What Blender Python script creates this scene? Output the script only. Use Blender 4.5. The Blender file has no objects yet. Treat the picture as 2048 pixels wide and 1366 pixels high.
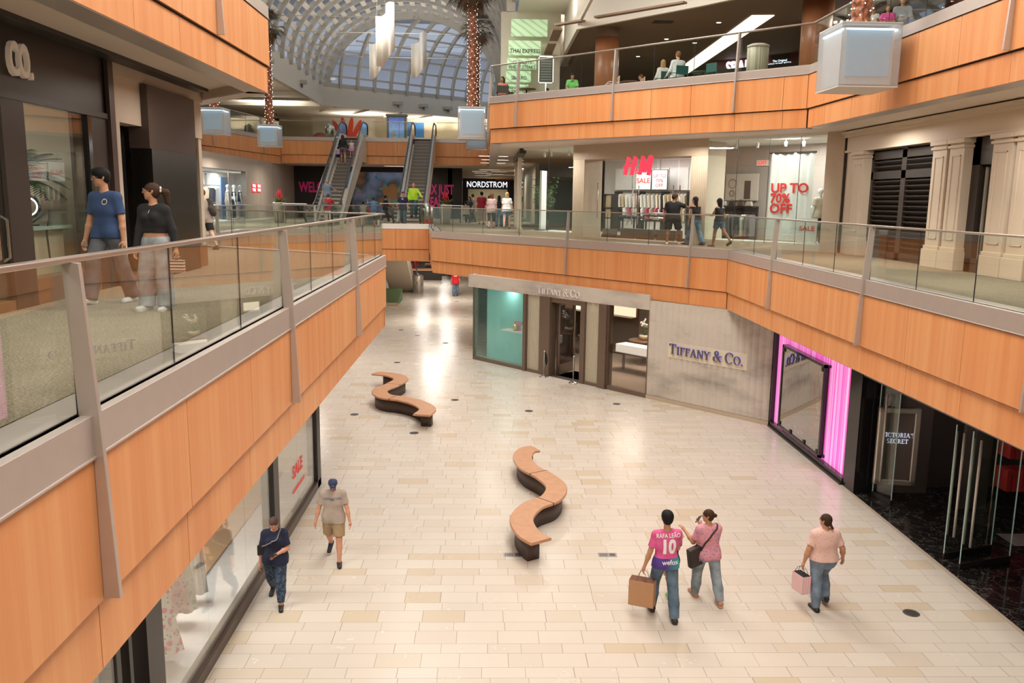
import bpy, bmesh, math, random
import numpy as np
from mathutils import Vector, Matrix, geometry
PI = math.pi
random.seed(7)
SC = bpy.context.scene
COL = SC.collection
# ---------------- camera, world, exposure ----------------
def cam_axes(p, yw, r):
    cp, sp = math.cos(p), math.sin(p)
    f = Vector((math.sin(yw)*cp, math.cos(yw)*cp, -sp)); rt = Vector((math.cos(yw), -math.sin(yw), 0)); up = rt.cross(f)
    return f, rt*math.cos(r)+up*math.sin(r), up*math.cos(r)-rt*math.sin(r)
cam = bpy.data.cameras.new('camera'); cam_o = bpy.data.objects.new('camera', cam); COL.objects.link(cam_o)
_f, _r, _u = cam_axes(.16839, .02906, .013426)
cam_o.matrix_world = Matrix(((_r.x, _u.x, -_f.x, 0), (_r.y, _u.y, -_f.y, 0), (_r.z, _u.z, -_f.z, 1.45), (0, 0, 0, 1)))
cam.sensor_width = 36; cam.lens = 1680/2048*36; cam.clip_start = .05; cam.clip_end = 600
SC.camera = cam_o
SC.view_settings.view_transform = 'Standard'; SC.view_settings.look = 'None'
SC.view_settings.exposure = 0.12; SC.view_settings.gamma = 1; SC.view_settings.use_curve_mapping = False
SC.cycles.transparent_max_bounces = 14; SC.cycles.max_bounces = 8; SC.cycles.diffuse_bounces = 4
SC.cycles.glossy_bounces = 4; SC.cycles.transmission_bounces = 4
SC.cycles.caustics_reflective = False; SC.cycles.caustics_refractive = False
SC.cycles.sample_clamp_indirect = 4; SC.cycles.use_denoising = True
W = bpy.data.worlds.new('world'); SC.world = W; W.use_nodes = True
wn = W.node_tree.nodes; wl = W.node_tree.links
bg = wn['Background']; bg.inputs[0].default_value = (.66, .74, .88, 1); bg.inputs[1].default_value = 1.15
def lamp(name, kind, loc, energy, size=1, sizey=None, rot=(0, 0, 0), color=(1, .93, .84), spot=None, blend=.6, spread=None):
    l = bpy.data.lights.new(name, kind); l.energy = energy; l.color = color
    if kind == 'AREA':
        l.shape = 'RECTANGLE' if sizey else 'SQUARE'; l.size = size
        if sizey: l.size_y = sizey
        if spread: l.spread = spread
    else:
        l.shadow_soft_size = size
    if kind == 'SPOT': l.spot_size = spot; l.spot_blend = blend
    o = bpy.data.objects.new(name, l); COL.objects.link(o); o.location = loc; o.rotation_euler = rot
    return o
WARM = (1, .93, .85)
# added fill lights, no fixtures built, high over both voids for the general light
for x, y, e in ((2.6, -2, 420), (2.2, 3, 720), (2.2, 10, 740), (2.4, 17, 760), (1.5, 24.5, 860), (-3, 31, 620)):
    lamp('atrium_fill', 'AREA', (x, y, 10.3), e, 5, 4, color=WARM)
for x, y in ((-9, 42), (-5, 50), (-7, 34)):
    lamp('atrium_fill', 'AREA', (x, y, 14.6 if y > 35 else 10.3), 420, 3, 3, color=WARM)
# lamps recessed in the soffits over the walkways
SOFF = [(-4.3, 3, 3.3, 60), (-4.4, 9, 3.3, 22), (-4.6, 14.5, 3.3, 24), (-7.5, 21, 3.3, 60), (9.2, 8, 3.4, 85), (9.2, 15, 3.4, 85), (9.2, 21, 3.4, 85),
        (6.3, 27.8, 3.4, 55), (2.2, 32.6, 3.4, 60), (0.2, 40, 3.4, 90), (1, 52, 3.4, 110), (-12.2, 34, 3.4, 110), (-12.2, 42, 3.4, 110), (-11.5, 51, 3.4, 90),
        (-5, 57, 3.4, 60), (1.5, 64, 3.4, 100), (1.5, 76, 3.4, 100),
        (-3, 45, -1.85, 150), (-2.6, 54, -1.85, 150), (-5, 64, -1.85, 160), (-4, 76, -1.85, 160), (-7, 33, -1.9, 60)]
for x, y, z, e in SOFF:
    lamp('soffit_lamp', 'AREA', (x, y, z-.16 if z > 0 else z), e, .9, .9, color=WARM)
# ---------------- helpers ----------------
def link(o, parent=None):
    COL.objects.link(o)
    if parent is not None: o.parent = parent
    return o
def tag(o, label=None, cat=None, group=None, kind=None):
    if label: o['label'] = label
    if cat: o['category'] = cat
    if group: o['group'] = group
    if kind: o['kind'] = kind
    return o
def thing(name, label, cat, loc=(0, 0, 0), rz=0, group=None):
    o = bpy.data.objects.new(name, None); o.location = loc; o.rotation_euler = (0, 0, rz); link(o)
    return tag(o, label, cat, group)
class G:
    def __init__(s): s.v = []; s.f = []
    def add(s, vs, fs):
        n = len(s.v); s.v += [tuple(v) for v in vs]; s.f += [tuple(i+n for i in f) for f in fs]; return s
    def box(s, x0, x1, y0, y1, z0, z1, fr=None):
        vs = [(x, y, z) for x in (x0, x1) for y in (y0, y1) for z in (z0, z1)]
        if fr: vs = [fr(*v) for v in vs]
        return s.add(vs, [(0, 1, 3, 2), (4, 6, 7, 5), (0, 4, 5, 1), (2, 3, 7, 6), (0, 2, 6, 4), (1, 5, 7, 3)])
    def prism(s, poly, z0, z1, holes=(), fr=None):
        loops = [poly]+list(holes); tris = geometry.tessellate_polygon([[Vector((p[0], p[1], 0)) for p in l] for l in loops])
        flat = [p for l in loops for p in l]; n = len(flat)
        vs = [(p[0], p[1], z0) for p in flat]+[(p[0], p[1], z1) for p in flat]
        if fr: vs = [fr(*v) for v in vs]
        fs = [tuple(t) for t in tris]+[tuple(i+n for i in t) for t in tris]
        k = 0
        for l in loops:
            m = len(l)
            for i in range(m): a, b = k+i, k+(i+1) % m; fs.append((a, b, b+n, a+n))
            k += m
        return s.add(vs, fs)
    def prof(s, pts, axis0, axis1, fr=None):
        """closed profile pts (y,z) extruded from x=axis0 to x=axis1"""
        n = len(pts); vs = [(axis0, p[0], p[1]) for p in pts]+[(axis1, p[0], p[1]) for p in pts]
        if fr: vs = [fr(*v) for v in vs]
        tris = geometry.tessellate_polygon([[Vector((p[0], p[1], 0)) for p in pts]])
        fs = [tuple(t) for t in tris]+[tuple(i+n for i in t) for t in tris]+[(i, (i+1) % n, (i+1) % n+n, i+n) for i in range(n)]
        return s.add(vs, fs)
    def tube(s, path, r, n=8, cap=True, sx=1):
        P = [Vector(p) for p in path]; rr = r if hasattr(r, '__len__') else [r]*len(P)
        vs = []; a0 = None
        for i, p in enumerate(P):
            t = (P[min(i+1, len(P)-1)]-P[max(i-1, 0)]).normalized()
            if a0 is None: a0 = t.orthogonal().normalized()
            a0 = (a0-t*a0.dot(t)).normalized() if (a0-t*a0.dot(t)).length > 1e-6 else t.orthogonal().normalized()
            b = t.cross(a0)
            for k in range(n):
                th = 2*PI*k/n; vs.append(p+(a0*math.cos(th)*sx+b*math.sin(th))*rr[i])
        fs = [(i*n+k, i*n+(k+1) % n, (i+1)*n+(k+1) % n, (i+1)*n+k) for i in range(len(P)-1) for k in range(n)]
        if cap: fs += [tuple(range(n))[::-1], tuple((len(P)-1)*n+k for k in range(n))]
        return s.add(vs, fs)
    def lathe(s, prof, c=(0, 0), n=24, z=0):
        vs = [(c[0]+r*math.cos(2*PI*k/n), c[1]+r*math.sin(2*PI*k/n), z+h) for r, h in prof for k in range(n)]
        fs = [(i*n+k, i*n+(k+1) % n, (i+1)*n+(k+1) % n, (i+1)*n+k) for i in range(len(prof)-1) for k in range(n)]
        fs += [tuple(range(n))[::-1], tuple((len(prof)-1)*n+k for k in range(n))]
        return s.add(vs, fs)
    def ball(s, c, r, n=10, m=7):
        r = r if hasattr(r, '__len__') else (r, r, r)
        vs = [(c[0], c[1], c[2]-r[2])]+[(c[0]+r[0]*math.sin(PI*i/m)*math.cos(2*PI*k/n), c[1]+r[1]*math.sin(PI*i/m)*math.sin(2*PI*k/n), c[2]-r[2]*math.cos(PI*i/m)) for i in range(1, m) for k in range(n)]+[(c[0], c[1], c[2]+r[2])]
        L = len(vs)-1; fs = [(0, 1+(k+1) % n, 1+k) for k in range(n)]
        fs += [(1+i*n+k, 1+i*n+(k+1) % n, 1+(i+1)*n+(k+1) % n, 1+(i+1)*n+k) for i in range(m-2) for k in range(n)]
        fs += [(L, 1+(m-2)*n+k, 1+(m-2)*n+(k+1) % n) for k in range(n)]
        return s.add(vs, fs)
    def build(s, name, mat, parent=None, smooth=False, bevel=0, kind=None, label=None):
        me = bpy.data.meshes.new(name); me.from_pydata(s.v, [], s.f)
        bm = bmesh.new(); bm.from_mesh(me); bmesh.ops.recalc_face_normals(bm, faces=bm.faces); bm.to_mesh(me); bm.free()
        if smooth: me.polygons.foreach_set('use_smooth', [True]*len(me.polygons))
        if mat is not None: me.materials.append(mat)
        o = bpy.data.objects.new(name, me); link(o, parent)
        if bevel:
            b = o.modifiers.new('bevel', 'BEVEL'); b.width = bevel; b.segments = 2; b.limit_method = 'ANGLE'
        if kind: o['kind'] = kind
        if label: o['label'] = label
        return o
def copy_tree(o, parent=None):
    c = o.copy(); COL.objects.link(c); c.parent = parent
    for ch in list(o.children): copy_tree(ch, c)
    return c
def wall_frame(A, B):
    """u along A->B, w to the right-hand side of it (out over the void side given by order), z up"""
    A = Vector(A); d = (Vector(B)-A).normalized(); n = Vector((d.y, -d.x))
    return lambda u, w, z: (A.x+d.x*u+n.x*w, A.y+d.y*u+n.y*w, z)
# ---------------- materials ----------------
MATS = {}
def nm(name):
    m = bpy.data.materials.new(name); m.use_nodes = True
    return m, m.node_tree.nodes, m.node_tree.links, m.node_tree.nodes['Principled BSDF']
def mth(nt, op, a, b=None, c=None):
    n = nt.nodes.new('ShaderNodeMath'); n.operation = op
    for i, v in enumerate((a, b, c)):
        if v is None: continue
        if isinstance(v, (int, float)): n.inputs[i].default_value = v
        else: nt.links.new(v, n.inputs[i])
    return n.outputs[0]
def ramp(nt, fac, stops, interp='LINEAR'):
    r = nt.nodes.new('ShaderNodeValToRGB'); r.color_ramp.interpolation = interp
    e = r.color_ramp.elements
    while len(e) < len(stops): e.new(.5)
    for i, (p, c) in enumerate(stops): e[i].position = p; e[i].color = (*c, 1)
    nt.links.new(fac, r.inputs[0]); return r.outputs[0]
def noise(nt, vec, scale, detail=3, rough=.5, out=0):
    n = nt.nodes.new('ShaderNodeTexNoise'); n.inputs['Scale'].default_value = scale; n.inputs['Detail'].default_value = detail; n.inputs['Roughness'].default_value = rough
    if vec is not None: nt.links.new(vec, n.inputs['Vector'])
    return n.outputs[out]
def mapping(nt, vec, scale=(1, 1, 1), rot=(0, 0, 0), loc=(0, 0, 0)):
    n = nt.nodes.new('ShaderNodeMapping'); nt.links.new(vec, n.inputs[0])
    n.inputs['Scale'].default_value = scale; n.inputs['Rotation'].default_value = rot; n.inputs['Location'].default_value = loc
    return n.outputs[0]
def pos(nt): return nt.nodes.new('ShaderNodeNewGeometry').outputs['Position']
def obc(nt): return nt.nodes.new('ShaderNodeTexCoord').outputs['Object']
def mixc(nt, fac, a, b, mode='MIX'):
    n = nt.nodes.new('ShaderNodeMix'); n.data_type = 'RGBA'; n.blend_type = mode
    for i, v in ((0, fac), (6, a), (7, b)):
        if isinstance(v, (int, float)): n.inputs[i].default_value = v
        elif isinstance(v, tuple): n.inputs[i].default_value = (*v[:3], 1)
        else: nt.links.new(v, n.inputs[i])
    return n.outputs[2]
def bump(nt, bs, h, strength=.2, dist=.01):
    b = nt.nodes.new('ShaderNodeBump'); b.inputs['Strength'].default_value = strength; b.inputs['Distance'].default_value = dist
    nt.links.new(h, b.inputs['Height']); nt.links.new(b.outputs[0], bs.inputs['Normal'])
def M(name, col=(.5, .5, .5), rough=.5, metal=0, spec=.5, em=None, es=1, var=.06, vs=6, bmp=0, coat=0):
    """plain material with a faint procedural variation of tone"""
    if name in MATS: return MATS[name]
    m, n, l, b = nm(name); nt = m.node_tree
    if var:
        f = noise(nt, obc(nt), vs, 3)
        c = mixc(nt, f, tuple(max(0, x*(1-var)) for x in col), tuple(min(1, x*(1+var)) for x in col))
        l.new(c, b.inputs['Base Color'])
        if bmp: bump(nt, b, noise(nt, obc(nt), 220, 2), bmp, .003)
    else: b.inputs['Base Color'].default_value = (*col, 1)
    b.inputs['Roughness'].default_value = rough; b.inputs['Metallic'].default_value = metal
    b.inputs['Specular IOR Level'].default_value = spec
    if coat: b.inputs['Coat Weight'].default_value = coat
    if em: b.inputs['Emission Color'].default_value = (*em, 1); b.inputs['Emission Strength'].default_value = es
    MATS[name] = m; return m
def glass(name, tint=(.9, .97, .94), rough=0.0, refl=1.0, opac=0.0, ocol=(.8, .8, .8)):
    """thin glass: clear transmission with Fresnel reflection"""
    if name in MATS: return MATS[name]
    m, n, l, b = nm(name); n.remove(b); out = n['Material Output']
    t = n.new('ShaderNodeBsdfTransparent'); t.inputs[0].default_value = (*tint, 1)
    g = n.new('ShaderNodeBsdfGlossy'); g.inputs['Roughness'].default_value = rough; g.inputs[0].default_value = (1, 1, 1, 1)
    fr = n.new('ShaderNodeFresnel'); gm = n.new('ShaderNodeNewGeometry'); l.new(mth(m.node_tree, 'SUBTRACT', 1.5, mth(m.node_tree, 'MULTIPLY', gm.outputs['Backfacing'], 1.5-1/1.5)), fr.inputs[0])
    mx = n.new('ShaderNodeMixShader'); l.new(mth(m.node_tree, 'MULTIPLY', fr.outputs[0], refl), mx.inputs[0])
    base = t.outputs[0]
    if opac:
        d = n.new('ShaderNodeBsdfDiffuse'); d.inputs[0].default_value = (*ocol, 1)
        m2 = n.new('ShaderNodeMixShader'); m2.inputs[0].default_value = opac; l.new(base, m2.inputs[1]); l.new(d.outputs[0], m2.inputs[2]); base = m2.outputs[0]
    l.new(base, mx.inputs[1]); l.new(g.outputs[0], mx.inputs[2]); l.new(mx.outputs[0], out.inputs[0])
    MATS[name] = m; return m
def wood_panel():
    m, n, l, b = nm('panel_wood'); nt = m.node_tree
    oi = n.new('ShaderNodeObjectInfo').outputs['Random']
    off = n.new('ShaderNodeCombineXYZ'); l.new(mth(nt, 'MULTIPLY', oi, 40), off.inputs[0]); l.new(mth(nt, 'MULTIPLY', oi, 17), off.inputs[1])
    v = n.new('ShaderNodeVectorMath'); v.operation = 'ADD'; l.new(pos(nt), v.inputs[0]); l.new(off.outputs[0], v.inputs[1])
    g1 = noise(nt, mapping(nt, v.outputs[0], (2.6, 2.6, .05)), 1.6, 3, .6)
    g2 = noise(nt, mapping(nt, v.outputs[0], (11, 11, .25)), 3, 4, .6)
    f = mth(nt, 'ADD', mth(nt, 'MULTIPLY', g1, .75), mth(nt, 'MULTIPLY', g2, .25))
    c = ramp(nt, f, [(.3, (.66, .265, .10)), (.47, (.70, .31, .125)), (.56, (.73, .345, .145)), (.75, (.77, .40, .18))])
    tint = ramp(nt, oi, [(0, (.97, .90, .84)), (.35, (1, 1, 1)), (.7, (1, .93, .88)), (1, (1, 1.02, 1.02))])
    l.new(mixc(nt, 1.0, c, tint, 'MULTIPLY'), b.inputs['Base Color'])
    b.inputs['Roughness'].default_value = .42; b.inputs['Specular IOR Level'].default_value = .35
    MATS['wood'] = m; return m
def brown_wood(name, c0, c1, sc=(8, 8, .6), rough=.4):
    if name in MATS: return MATS[name]
    m, n, l, b = nm(name); nt = m.node_tree
    f = noise(nt, mapping(nt, obc(nt), sc), 2, 4, .6)
    l.new(mixc(nt, f, c0, c1), b.inputs['Base Color']); b.inputs['Roughness'].default_value = rough
    MATS[name] = m; return m
def tile_floor():
    m, n, l, b = nm('limestone_tiles'); nt = m.node_tree
    s = n.new('ShaderNodeSeparateXYZ'); l.new(pos(nt), s.inputs[0]); x, y = s.outputs[0], s.outputs[1]
    P, a = .645, .38
    q = mth(nt, 'DIVIDE', mth(nt, 'ADD', y, 40), P); cell = mth(nt, 'FLOOR', q); t = mth(nt, 'MULTIPLY', mth(nt, 'FRACT', q), P)
    second = mth(nt, 'GREATER_THAN', t, a)
    row = mth(nt, 'ADD', mth(nt, 'MULTIPLY', cell, 2), second)
    dy0 = mth(nt, 'SUBTRACT', t, mth(nt, 'MULTIPLY', second, a))
    hh = mth(nt, 'ADD', a, mth(nt, 'MULTIPLY', second, P-2*a))
    dy = mth(nt, 'MINIMUM', dy0, mth(nt, 'SUBTRACT', hh, dy0))
    wn1 = n.new('ShaderNodeTexWhiteNoise'); wn1.noise_dimensions = '1D'; l.new(row, wn1.inputs['W'])
    u = mth(nt, 'DIVIDE', mth(nt, 'ADD', x, mth(nt, "MULTIPLY", wn1.outputs[0], 3)), .62)
    cu = n.new('ShaderNodeCombineXYZ'); l.new(mth(nt, 'MULTIPLY', u, .9), cu.inputs[0]); l.new(mth(nt, 'MULTIPLY', row, 7.3), cu.inputs[1])
    u = mth(nt, 'ADD', u, mth(nt, 'MULTIPLY', noise(nt, cu.outputs[0], 1, 0), .6))
    fu = mth(nt, 'FRACT', u); iu = mth(nt, 'FLOOR', u)
    dx = mth(nt, 'MULTIPLY', mth(nt, 'MINIMUM', fu, mth(nt, "SUBTRACT", 1, fu)), .55)
    d = mth(nt, 'MINIMUM', dx, dy)
    joint = mth(nt, 'LESS_THAN', d, .0032)
    cid = n.new('ShaderNodeCombineXYZ'); l.new(iu, cid.inputs[0]); l.new(row, cid.inputs[1])
    wn2 = n.new('ShaderNodeTexWhiteNoise'); wn2.noise_dimensions = '2D'; l.new(cid.outputs[0], wn2.inputs['Vector'])
    base = ramp(nt, wn2.outputs[0], [(0, (.625, .57, .50)), (.3, (.64, .59, .52)), (.72, (.61, .555, .49)), (.88, (.605, .54, .455)), (1, (.565, .475, .35))])
    cloud = noise(nt, pos(nt), 2.2, 5, .6); pits = noise(nt, pos(nt), 26, 4, .7)
    base = mixc(nt, mth(nt, 'MULTIPLY', cloud, .10), base, (.42, .36, .28))
    c = mixc(nt, mth(nt, 'MULTIPLY', joint, .8), base, (.22, .18, .16))
    l.new(c, b.inputs['Base Color']); b.inputs['Specular IOR Level'].default_value = .45
    l.new(mth(nt, 'ADD', .17, mth(nt, 'MULTIPLY', cloud, .16)), b.inputs['Roughness'])
    MATS['tiles'] = m; return m
def carpet():
    m, n, l, b = nm('woven_carpet'); nt = m.node_tree
    f = noise(nt, mapping(nt, pos(nt), (1, 1.6, 1)), 38, 3, .8); g = noise(nt, pos(nt), 3, 2)
    c = ramp(nt, f, [(.33, (.085, .068, .045)), (.5, (.26, .215, .15)), (.66, (.46, .40, .30))])
    l.new(mixc(nt, 1, c, ramp(nt, g, [(.3, (.92, .92, .92)), (.7, (1.06, 1.05, 1.04))]), 'MULTIPLY'), b.inputs['Base Color'])
    b.inputs['Roughness'].default_value = .95; b.inputs['Specular IOR Level'].default_value = .1
    MATS['carpet'] = m; return m
def marble(name, base, vein, scale=1.5, thr=.03, rough=.12, rot=(0, 0, 0), tiles=0):
    if name in MATS: return MATS[name]
    m, n, l, b = nm(name); nt = m.node_tree
    v = mapping(nt, pos(nt), (1, 1, 1), rot)
    f = noise(nt, v, scale, 6, .62); k = mth(nt, 'ABSOLUTE', mth(nt, 'SUBTRACT', f, .5))
    c = ramp(nt, k, [(0, vein), (thr, base), (1, base)])
    if tiles:
        br = n.new('ShaderNodeTexBrick'); l.new(mapping(nt, pos(nt), (1, 1, 1), (0, 0, PI/4)), br.inputs[0]); br.inputs['Scale'].default_value = 1
        br.inputs['Brick Width'].default_value = tiles; br.inputs['Row Height'].default_value = tiles/2; br.inputs['Mortar Size'].default_value = .006
        c = mixc(nt, br.outputs['Fac'], c, (.06, .055, .05))
    l.new(c, b.inputs['Base Color']); b.inputs['Roughness'].default_value = rough
    MATS[name] = m; return m
def tiffany_stone():
    m, n, l, b = nm('fluted_grey_marble'); nt = m.node_tree
    f = noise(nt, mapping(nt, pos(nt), (.45, .45, 1.3), (.0, .75, .0)), .9, 9, .66)
    c = ramp(nt, f, [(.30, (.34, .30, .27)), (.42, (.47, .43, .38)), (.52, (.58, .53, .47)), (.75, (.63, .585, .52))])
    l.new(c, b.inputs['Base Color']); b.inputs['Roughness'].default_value = .5
    MATS['tstone'] = m; return m
WOOD = wood_panel(); TILES = tile_floor(); CARPET = carpet(); TST = tiffany_stone()
METAL = M('brushed_metal', (.55, .485, .45), .4, .55, var=.05)
METAL2 = M('rail_metal', (.50, .43, .38), .3, .8, var=.04)
STEEL = M('polished_steel', (.62, .6, .58), .2, 1, var=.03)
BLACK = M('black_joint', (.012, .011, .011), .5)
SOFFIT = M('soffit_plaster', (.74, .64, .56), .8, var=.03)
WHITE = M('white_plaster', (.82, .79, .73), .75, var=.03)
CREAM = M('cream_plaster', (.74, .65, .52), .7, var=.03)
GLASS = glass('railing_glass', (.925, .96, .94))
SHOPG = glass('shop_glass', (.90, .94, .92), refl=.8)
SKYG = glass('skylight_glass', (.93, .95, .98), refl=.6)
DARKF = M('dark_bronze', (.055, .042, .036), .35, .3)
DBR = M('dark_brown_cladding', (.04, .027, .022), .45)
BRONZE = M('bronze_frame', (.20, .145, .11), .35, .5)
LAMPM = M('lamp_glow', (1, .95, .85), .5, em=(1, .93, .82), es=5, var=0)
LAMPC = M('white_glow', (1, 1, 1), .5, em=(1, .98, .95), es=3.2, var=0)
def stripes(n, a, b_, fr, ax='x'):
    m, nn, l, b = nm(n); nt = m.node_tree; s = nn.new('ShaderNodeSeparateXYZ'); l.new(obc(nt), s.inputs[0]); c = s.outputs[0] if ax == 'x' else s.outputs[2]
    if ax == 'x': c = mth(nt, 'ADD', s.outputs[0], s.outputs[1])
    l.new(mixc(nt, mth(nt, 'GREATER_THAN', mth(nt, 'FRACT', mth(nt, 'MULTIPLY', c, fr)), .5), a, b_), b.inputs['Base Color']); b.inputs['Roughness'].default_value = .5; return m
# ---------------- building shell ----------------
L1, L3 = -5.1, 4.9
def struct(name, g, mat, parent=None, smooth=False): return g.build(name, mat, parent, smooth, kind='structure' if parent is None else None)
g = G().box(-30, 30, -6, 110, L1-.3, L1); FLOOR1 = struct('floor', g, TILES)
V2 = [(-2.6, -5), (-2.6, 21.2), (-10.3, 26), (-10.3, 36.6), (-5.4, 42.4), (-3.05, 42.4), (-2.5, 36.8), (7.2, 25.2), (7.05, -5)]
V3 = [(-4.12, -5), (-4.12, 16.5), (-6.36, 19.1), (-15.4, 29.8), (-15.1, 41.5), (-13.35, 55.5), (-.1, 55.5), (-.02, 30), (8.1, 22), (8.1, -5)]
def grow_void(P, k=.3):
    out = []; n = len(P)
    for i in range(n):
        p0, p, p1 = Vector(P[i-1]), Vector(P[i]), Vector(P[(i+1) % n]); d0 = (p-p0).normalized(); d1 = (p1-p).normalized()
        n0 = Vector((-d0.y, d0.x)); n1 = Vector((-d1.y, d1.x)); m = (n0+n1).normalized(); m *= k/max(.3, m.dot(n0)); out.append((p.x+m.x, p.y+m.y))
    return out
OUT = [(-26, -5.5), (30, -5.5), (30, 100), (-26, 100)]
G2, G3 = grow_void(V2), grow_void(V3)
struct('floor', G().prism(OUT, -.25, 0, [G2]), CARPET)
struct('ceiling', G().prism(OUT, -1.6, -.25, [G2]), SOFFIT)
struct('floor', G().prism(OUT, L3-.3, L3, [G3]), CARPET)
struct('ceiling', G().prism(OUT, 3.5, L3-.3, [G3]), SOFFIT)
def along(A, B): return (Vector(B)-Vector(A)).length
def fascia(name, A, B, seams, z, posts=(), kind='structure', ends=True, white=False):
    """wood clad balcony edge from A to B (void on the right-hand side): z = (band top, band bottom, split, bottom)"""
    F = wall_frame(A, B); L = along(A, B); z0, z1, z2, z3 = z
    core = G().box(0, L, -.42, -.035, z2, z0-.02, F).box(0, L, -.42, -.1, z3+.01, z2, F).build(name, BLACK); core['kind'] = 'structure'
    G().box(0, L, -.42, 0, z1+.012, z0, F).box(0, L, -.05, .012, z1+.012, z1+.03, F).build('metal_band', WHITE if white else METAL, core, bevel=.004)
    G().box(-.1, L+.1, -.47, -.42, z3, z0-.02, F).build('backing_board', SOFFIT, core)
    ss = [0]+list(seams)+[L]
    for a, b in zip(ss, ss[1:]):
        G().box(a+.006, b-.006, -.06, -.012, z2+.012, z1, F).build('wood_panel', WOOD, core)
        G().box(a+.006, b-.006, -.13, -.06, z3, z2-.012, F).build('wood_panel', WOOD, core)
    G().box(0, L, -.45, -.07, z3-.012, z3, F).build('edge_trim', METAL, core)
    return core
def railing(label, runs, z, group='glass balcony railings'):
    """runs: list of (A, B, panes, posts); one railing object"""
    t = thing('glass_railing', label, 'railing', (0, 0, 0), 0, group)
    for A, B, panes, posts, z0, z2 in runs:
        F = wall_frame(A, B); L = along(A, B); zt = z0+1.05
        G().box(-.03, L+.03, -.145, -.055, zt-.035, zt, F).build('handrail', METAL2, t, bevel=.006)
        G().box(0, L, -.125, -.075, z0, z0+.02, F).build('base_channel', METAL, t)
        ss = [0]+list(panes)+[L]
        for a, b in zip(ss, ss[1:]):
            G().box(a+.008, b-.008, -.107, -.093, z0+.01, zt-.036, F).build('glass_panel', GLASS, t)
            if b < L: G().box(b-.006, b+.006, -.106, -.094, z0+.02, zt-.036, F).build('joint_seal', BLACK, t)
        for p in posts:
            pr = [(-.125, zt-.036), (-.02, zt-.036), (.045, z0), (.10, z2+.02), (-.01, z2+.02), (-.01, z0), (-.085, z0)]
            G().prof(pr, p-.022, p+.022, F).build('post', METAL, t, bevel=.003)
    return t
Z2 = (.02, -.28, -1.27, -1.78); Z3 = (L3, L3-.24, 3.82, 3.35)
# the right-hand void edges are walked so that the void lies on the right of the direction of travel
a2, b2, c2 = (-2.5, 36.8), (7.2, 25.2), (7.05, -5)
fascia('wall_right', a2, b2, [1.0, 2.8, 4.69, 6.5, 8.3, 10.14, 11.97, 13.73], Z2)
fascia('wall_right', b2, c2, [2.3, 4.05, 5.86, 7.64, 9.42, 11.2, 12.93, 14.6, 16.4, 18.2, 20, 21.8, 23.6, 25.4, 27.2, 29], Z2)
railing('long glass railing on the right side of the middle floor, bending before the shops', [
    (a2, b2, [1.4, 3.4, 5.6, 8.28, 10.14, 11.97, 13.73], [8.28, 13.73], 0, -1.27),
    (b2, c2, [2.2, 4.05, 5.9, 7.7, 9.42, 11.2, 12.93, 14.6, 16.4, 18.2, 20, 21.8, 23.6, 25.4, 27.2], [4.05, 9.42, 14.6, 20, 25.4], 0, -1.27)], 0)
fascia('wall_left', (-2.57, -5), (-2.57, 21.2), [1.6, 3.4, 5.2, 7, 8.8, 10.4, 12.1, 14.05, 15.91, 17.7, 19.5, 21.4, 23.0, 24.9], Z2)
fascia('wall_left', (-2.57, 21.2), (-10.3, 26), [1.8, 3.6, 5.4, 7.2], Z2)
railing('nearest glass railing with tapered posts beside the walking couple', [
    ((-2.57, -5), (-2.57, 21.2), [1.6, 3.4, 5.2, 7, 8.8, 10.4, 12.1, 14.05, 15.91, 17.7, 19.5, 21.4, 23.0, 24.9], [5.2, 10.4, 15.91, 21.4], 0, -1.27),
    ((-2.57, 21.2), (-10.3, 26), [1.8, 3.6, 5.4, 7.2], [1.9, 7.2], 0, -1.27)], 0)
ZB = (.14, -.12, -1.12, -1.7)
fascia('wall_back', (-10.3, 26), (-10.3, 36.6), [2, 4, 6, 8], Z2)
fascia('wall_back', (-10.3, 36.6), (-5.4, 42.4), [2.5, 5], Z2)
fascia('wall_back', (-5.4, 42.4), (-3.0, 42.4), [.75], ZB, white=True)
fascia('wall_back', (-3.0, 42.4), (-2.5, 36.8), [1.9, 3.8], Z2)
railing('far glass railing in front of the escalator landing', [
    ((-10.3, 26), (-10.3, 36.6), [2.2, 4.4, 6.6, 8.8], [1.5, 6.6], 0, -1.27),
    ((-10.3, 36.6), (-5.4, 42.4), [2.5, 5], [3.6], 0, -1.27),
    ((-5.4, 42.4), (-3.0, 42.4), [.9], [], .1, -.2),
    ((-3.0, 42.4), (-2.5, 36.8), [1.9, 3.8], [], 0, -.2)], 0)
# upper floor
fascia('wall_right', (-.02, 30), (8.1, 22), [1.29, 2.6, 3.94, 5.28, 6.64, 7.98, 9.36, 10.74], Z3)
fascia('wall_right', (8.1, 22), (8.1, -5), [1.1, 2.59, 4.05, 5.56, 7.02, 8.5, 10, 11.5, 13, 14.5, 16, 17.5, 19, 20.5, 22, 23.5, 25], Z3)
fascia('wall_right', (-.1, 55.5), (-.02, 30), [3, 6, 9, 12, 15, 18, 21, 24], Z3)
railing('upper floor glass railing in front of the food court', [
    ((-.02, 30), (8.1, 22), [1.29, 3.94, 5.28, 6.64, 7.98, 9.36], [1.29, 5.28, 9.36], L3, 3.82),
    ((8.1, 22), (8.1, -5), [1.1, 2.6, 4.05, 5.56, 7.02, 8.5, 10, 13, 16, 19, 22, 25], [8.5, 14.5, 20.5], L3, 3.82),
    ((-.1, 55.5), (-.02, 30), [3, 6, 9, 12, 15, 18, 21, 24], [24], L3, 3.82)], L3)
fascia('wall_left', (-4.12, -5), (-4.12, 16.5), [3, 6, 9, 12, 13.5, 15.46, 16.95, 18.44, 20.07], Z3)
fascia('wall_left', (-4.12, 16.5), (-6.36, 19.1), [1.6], Z3)
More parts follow.
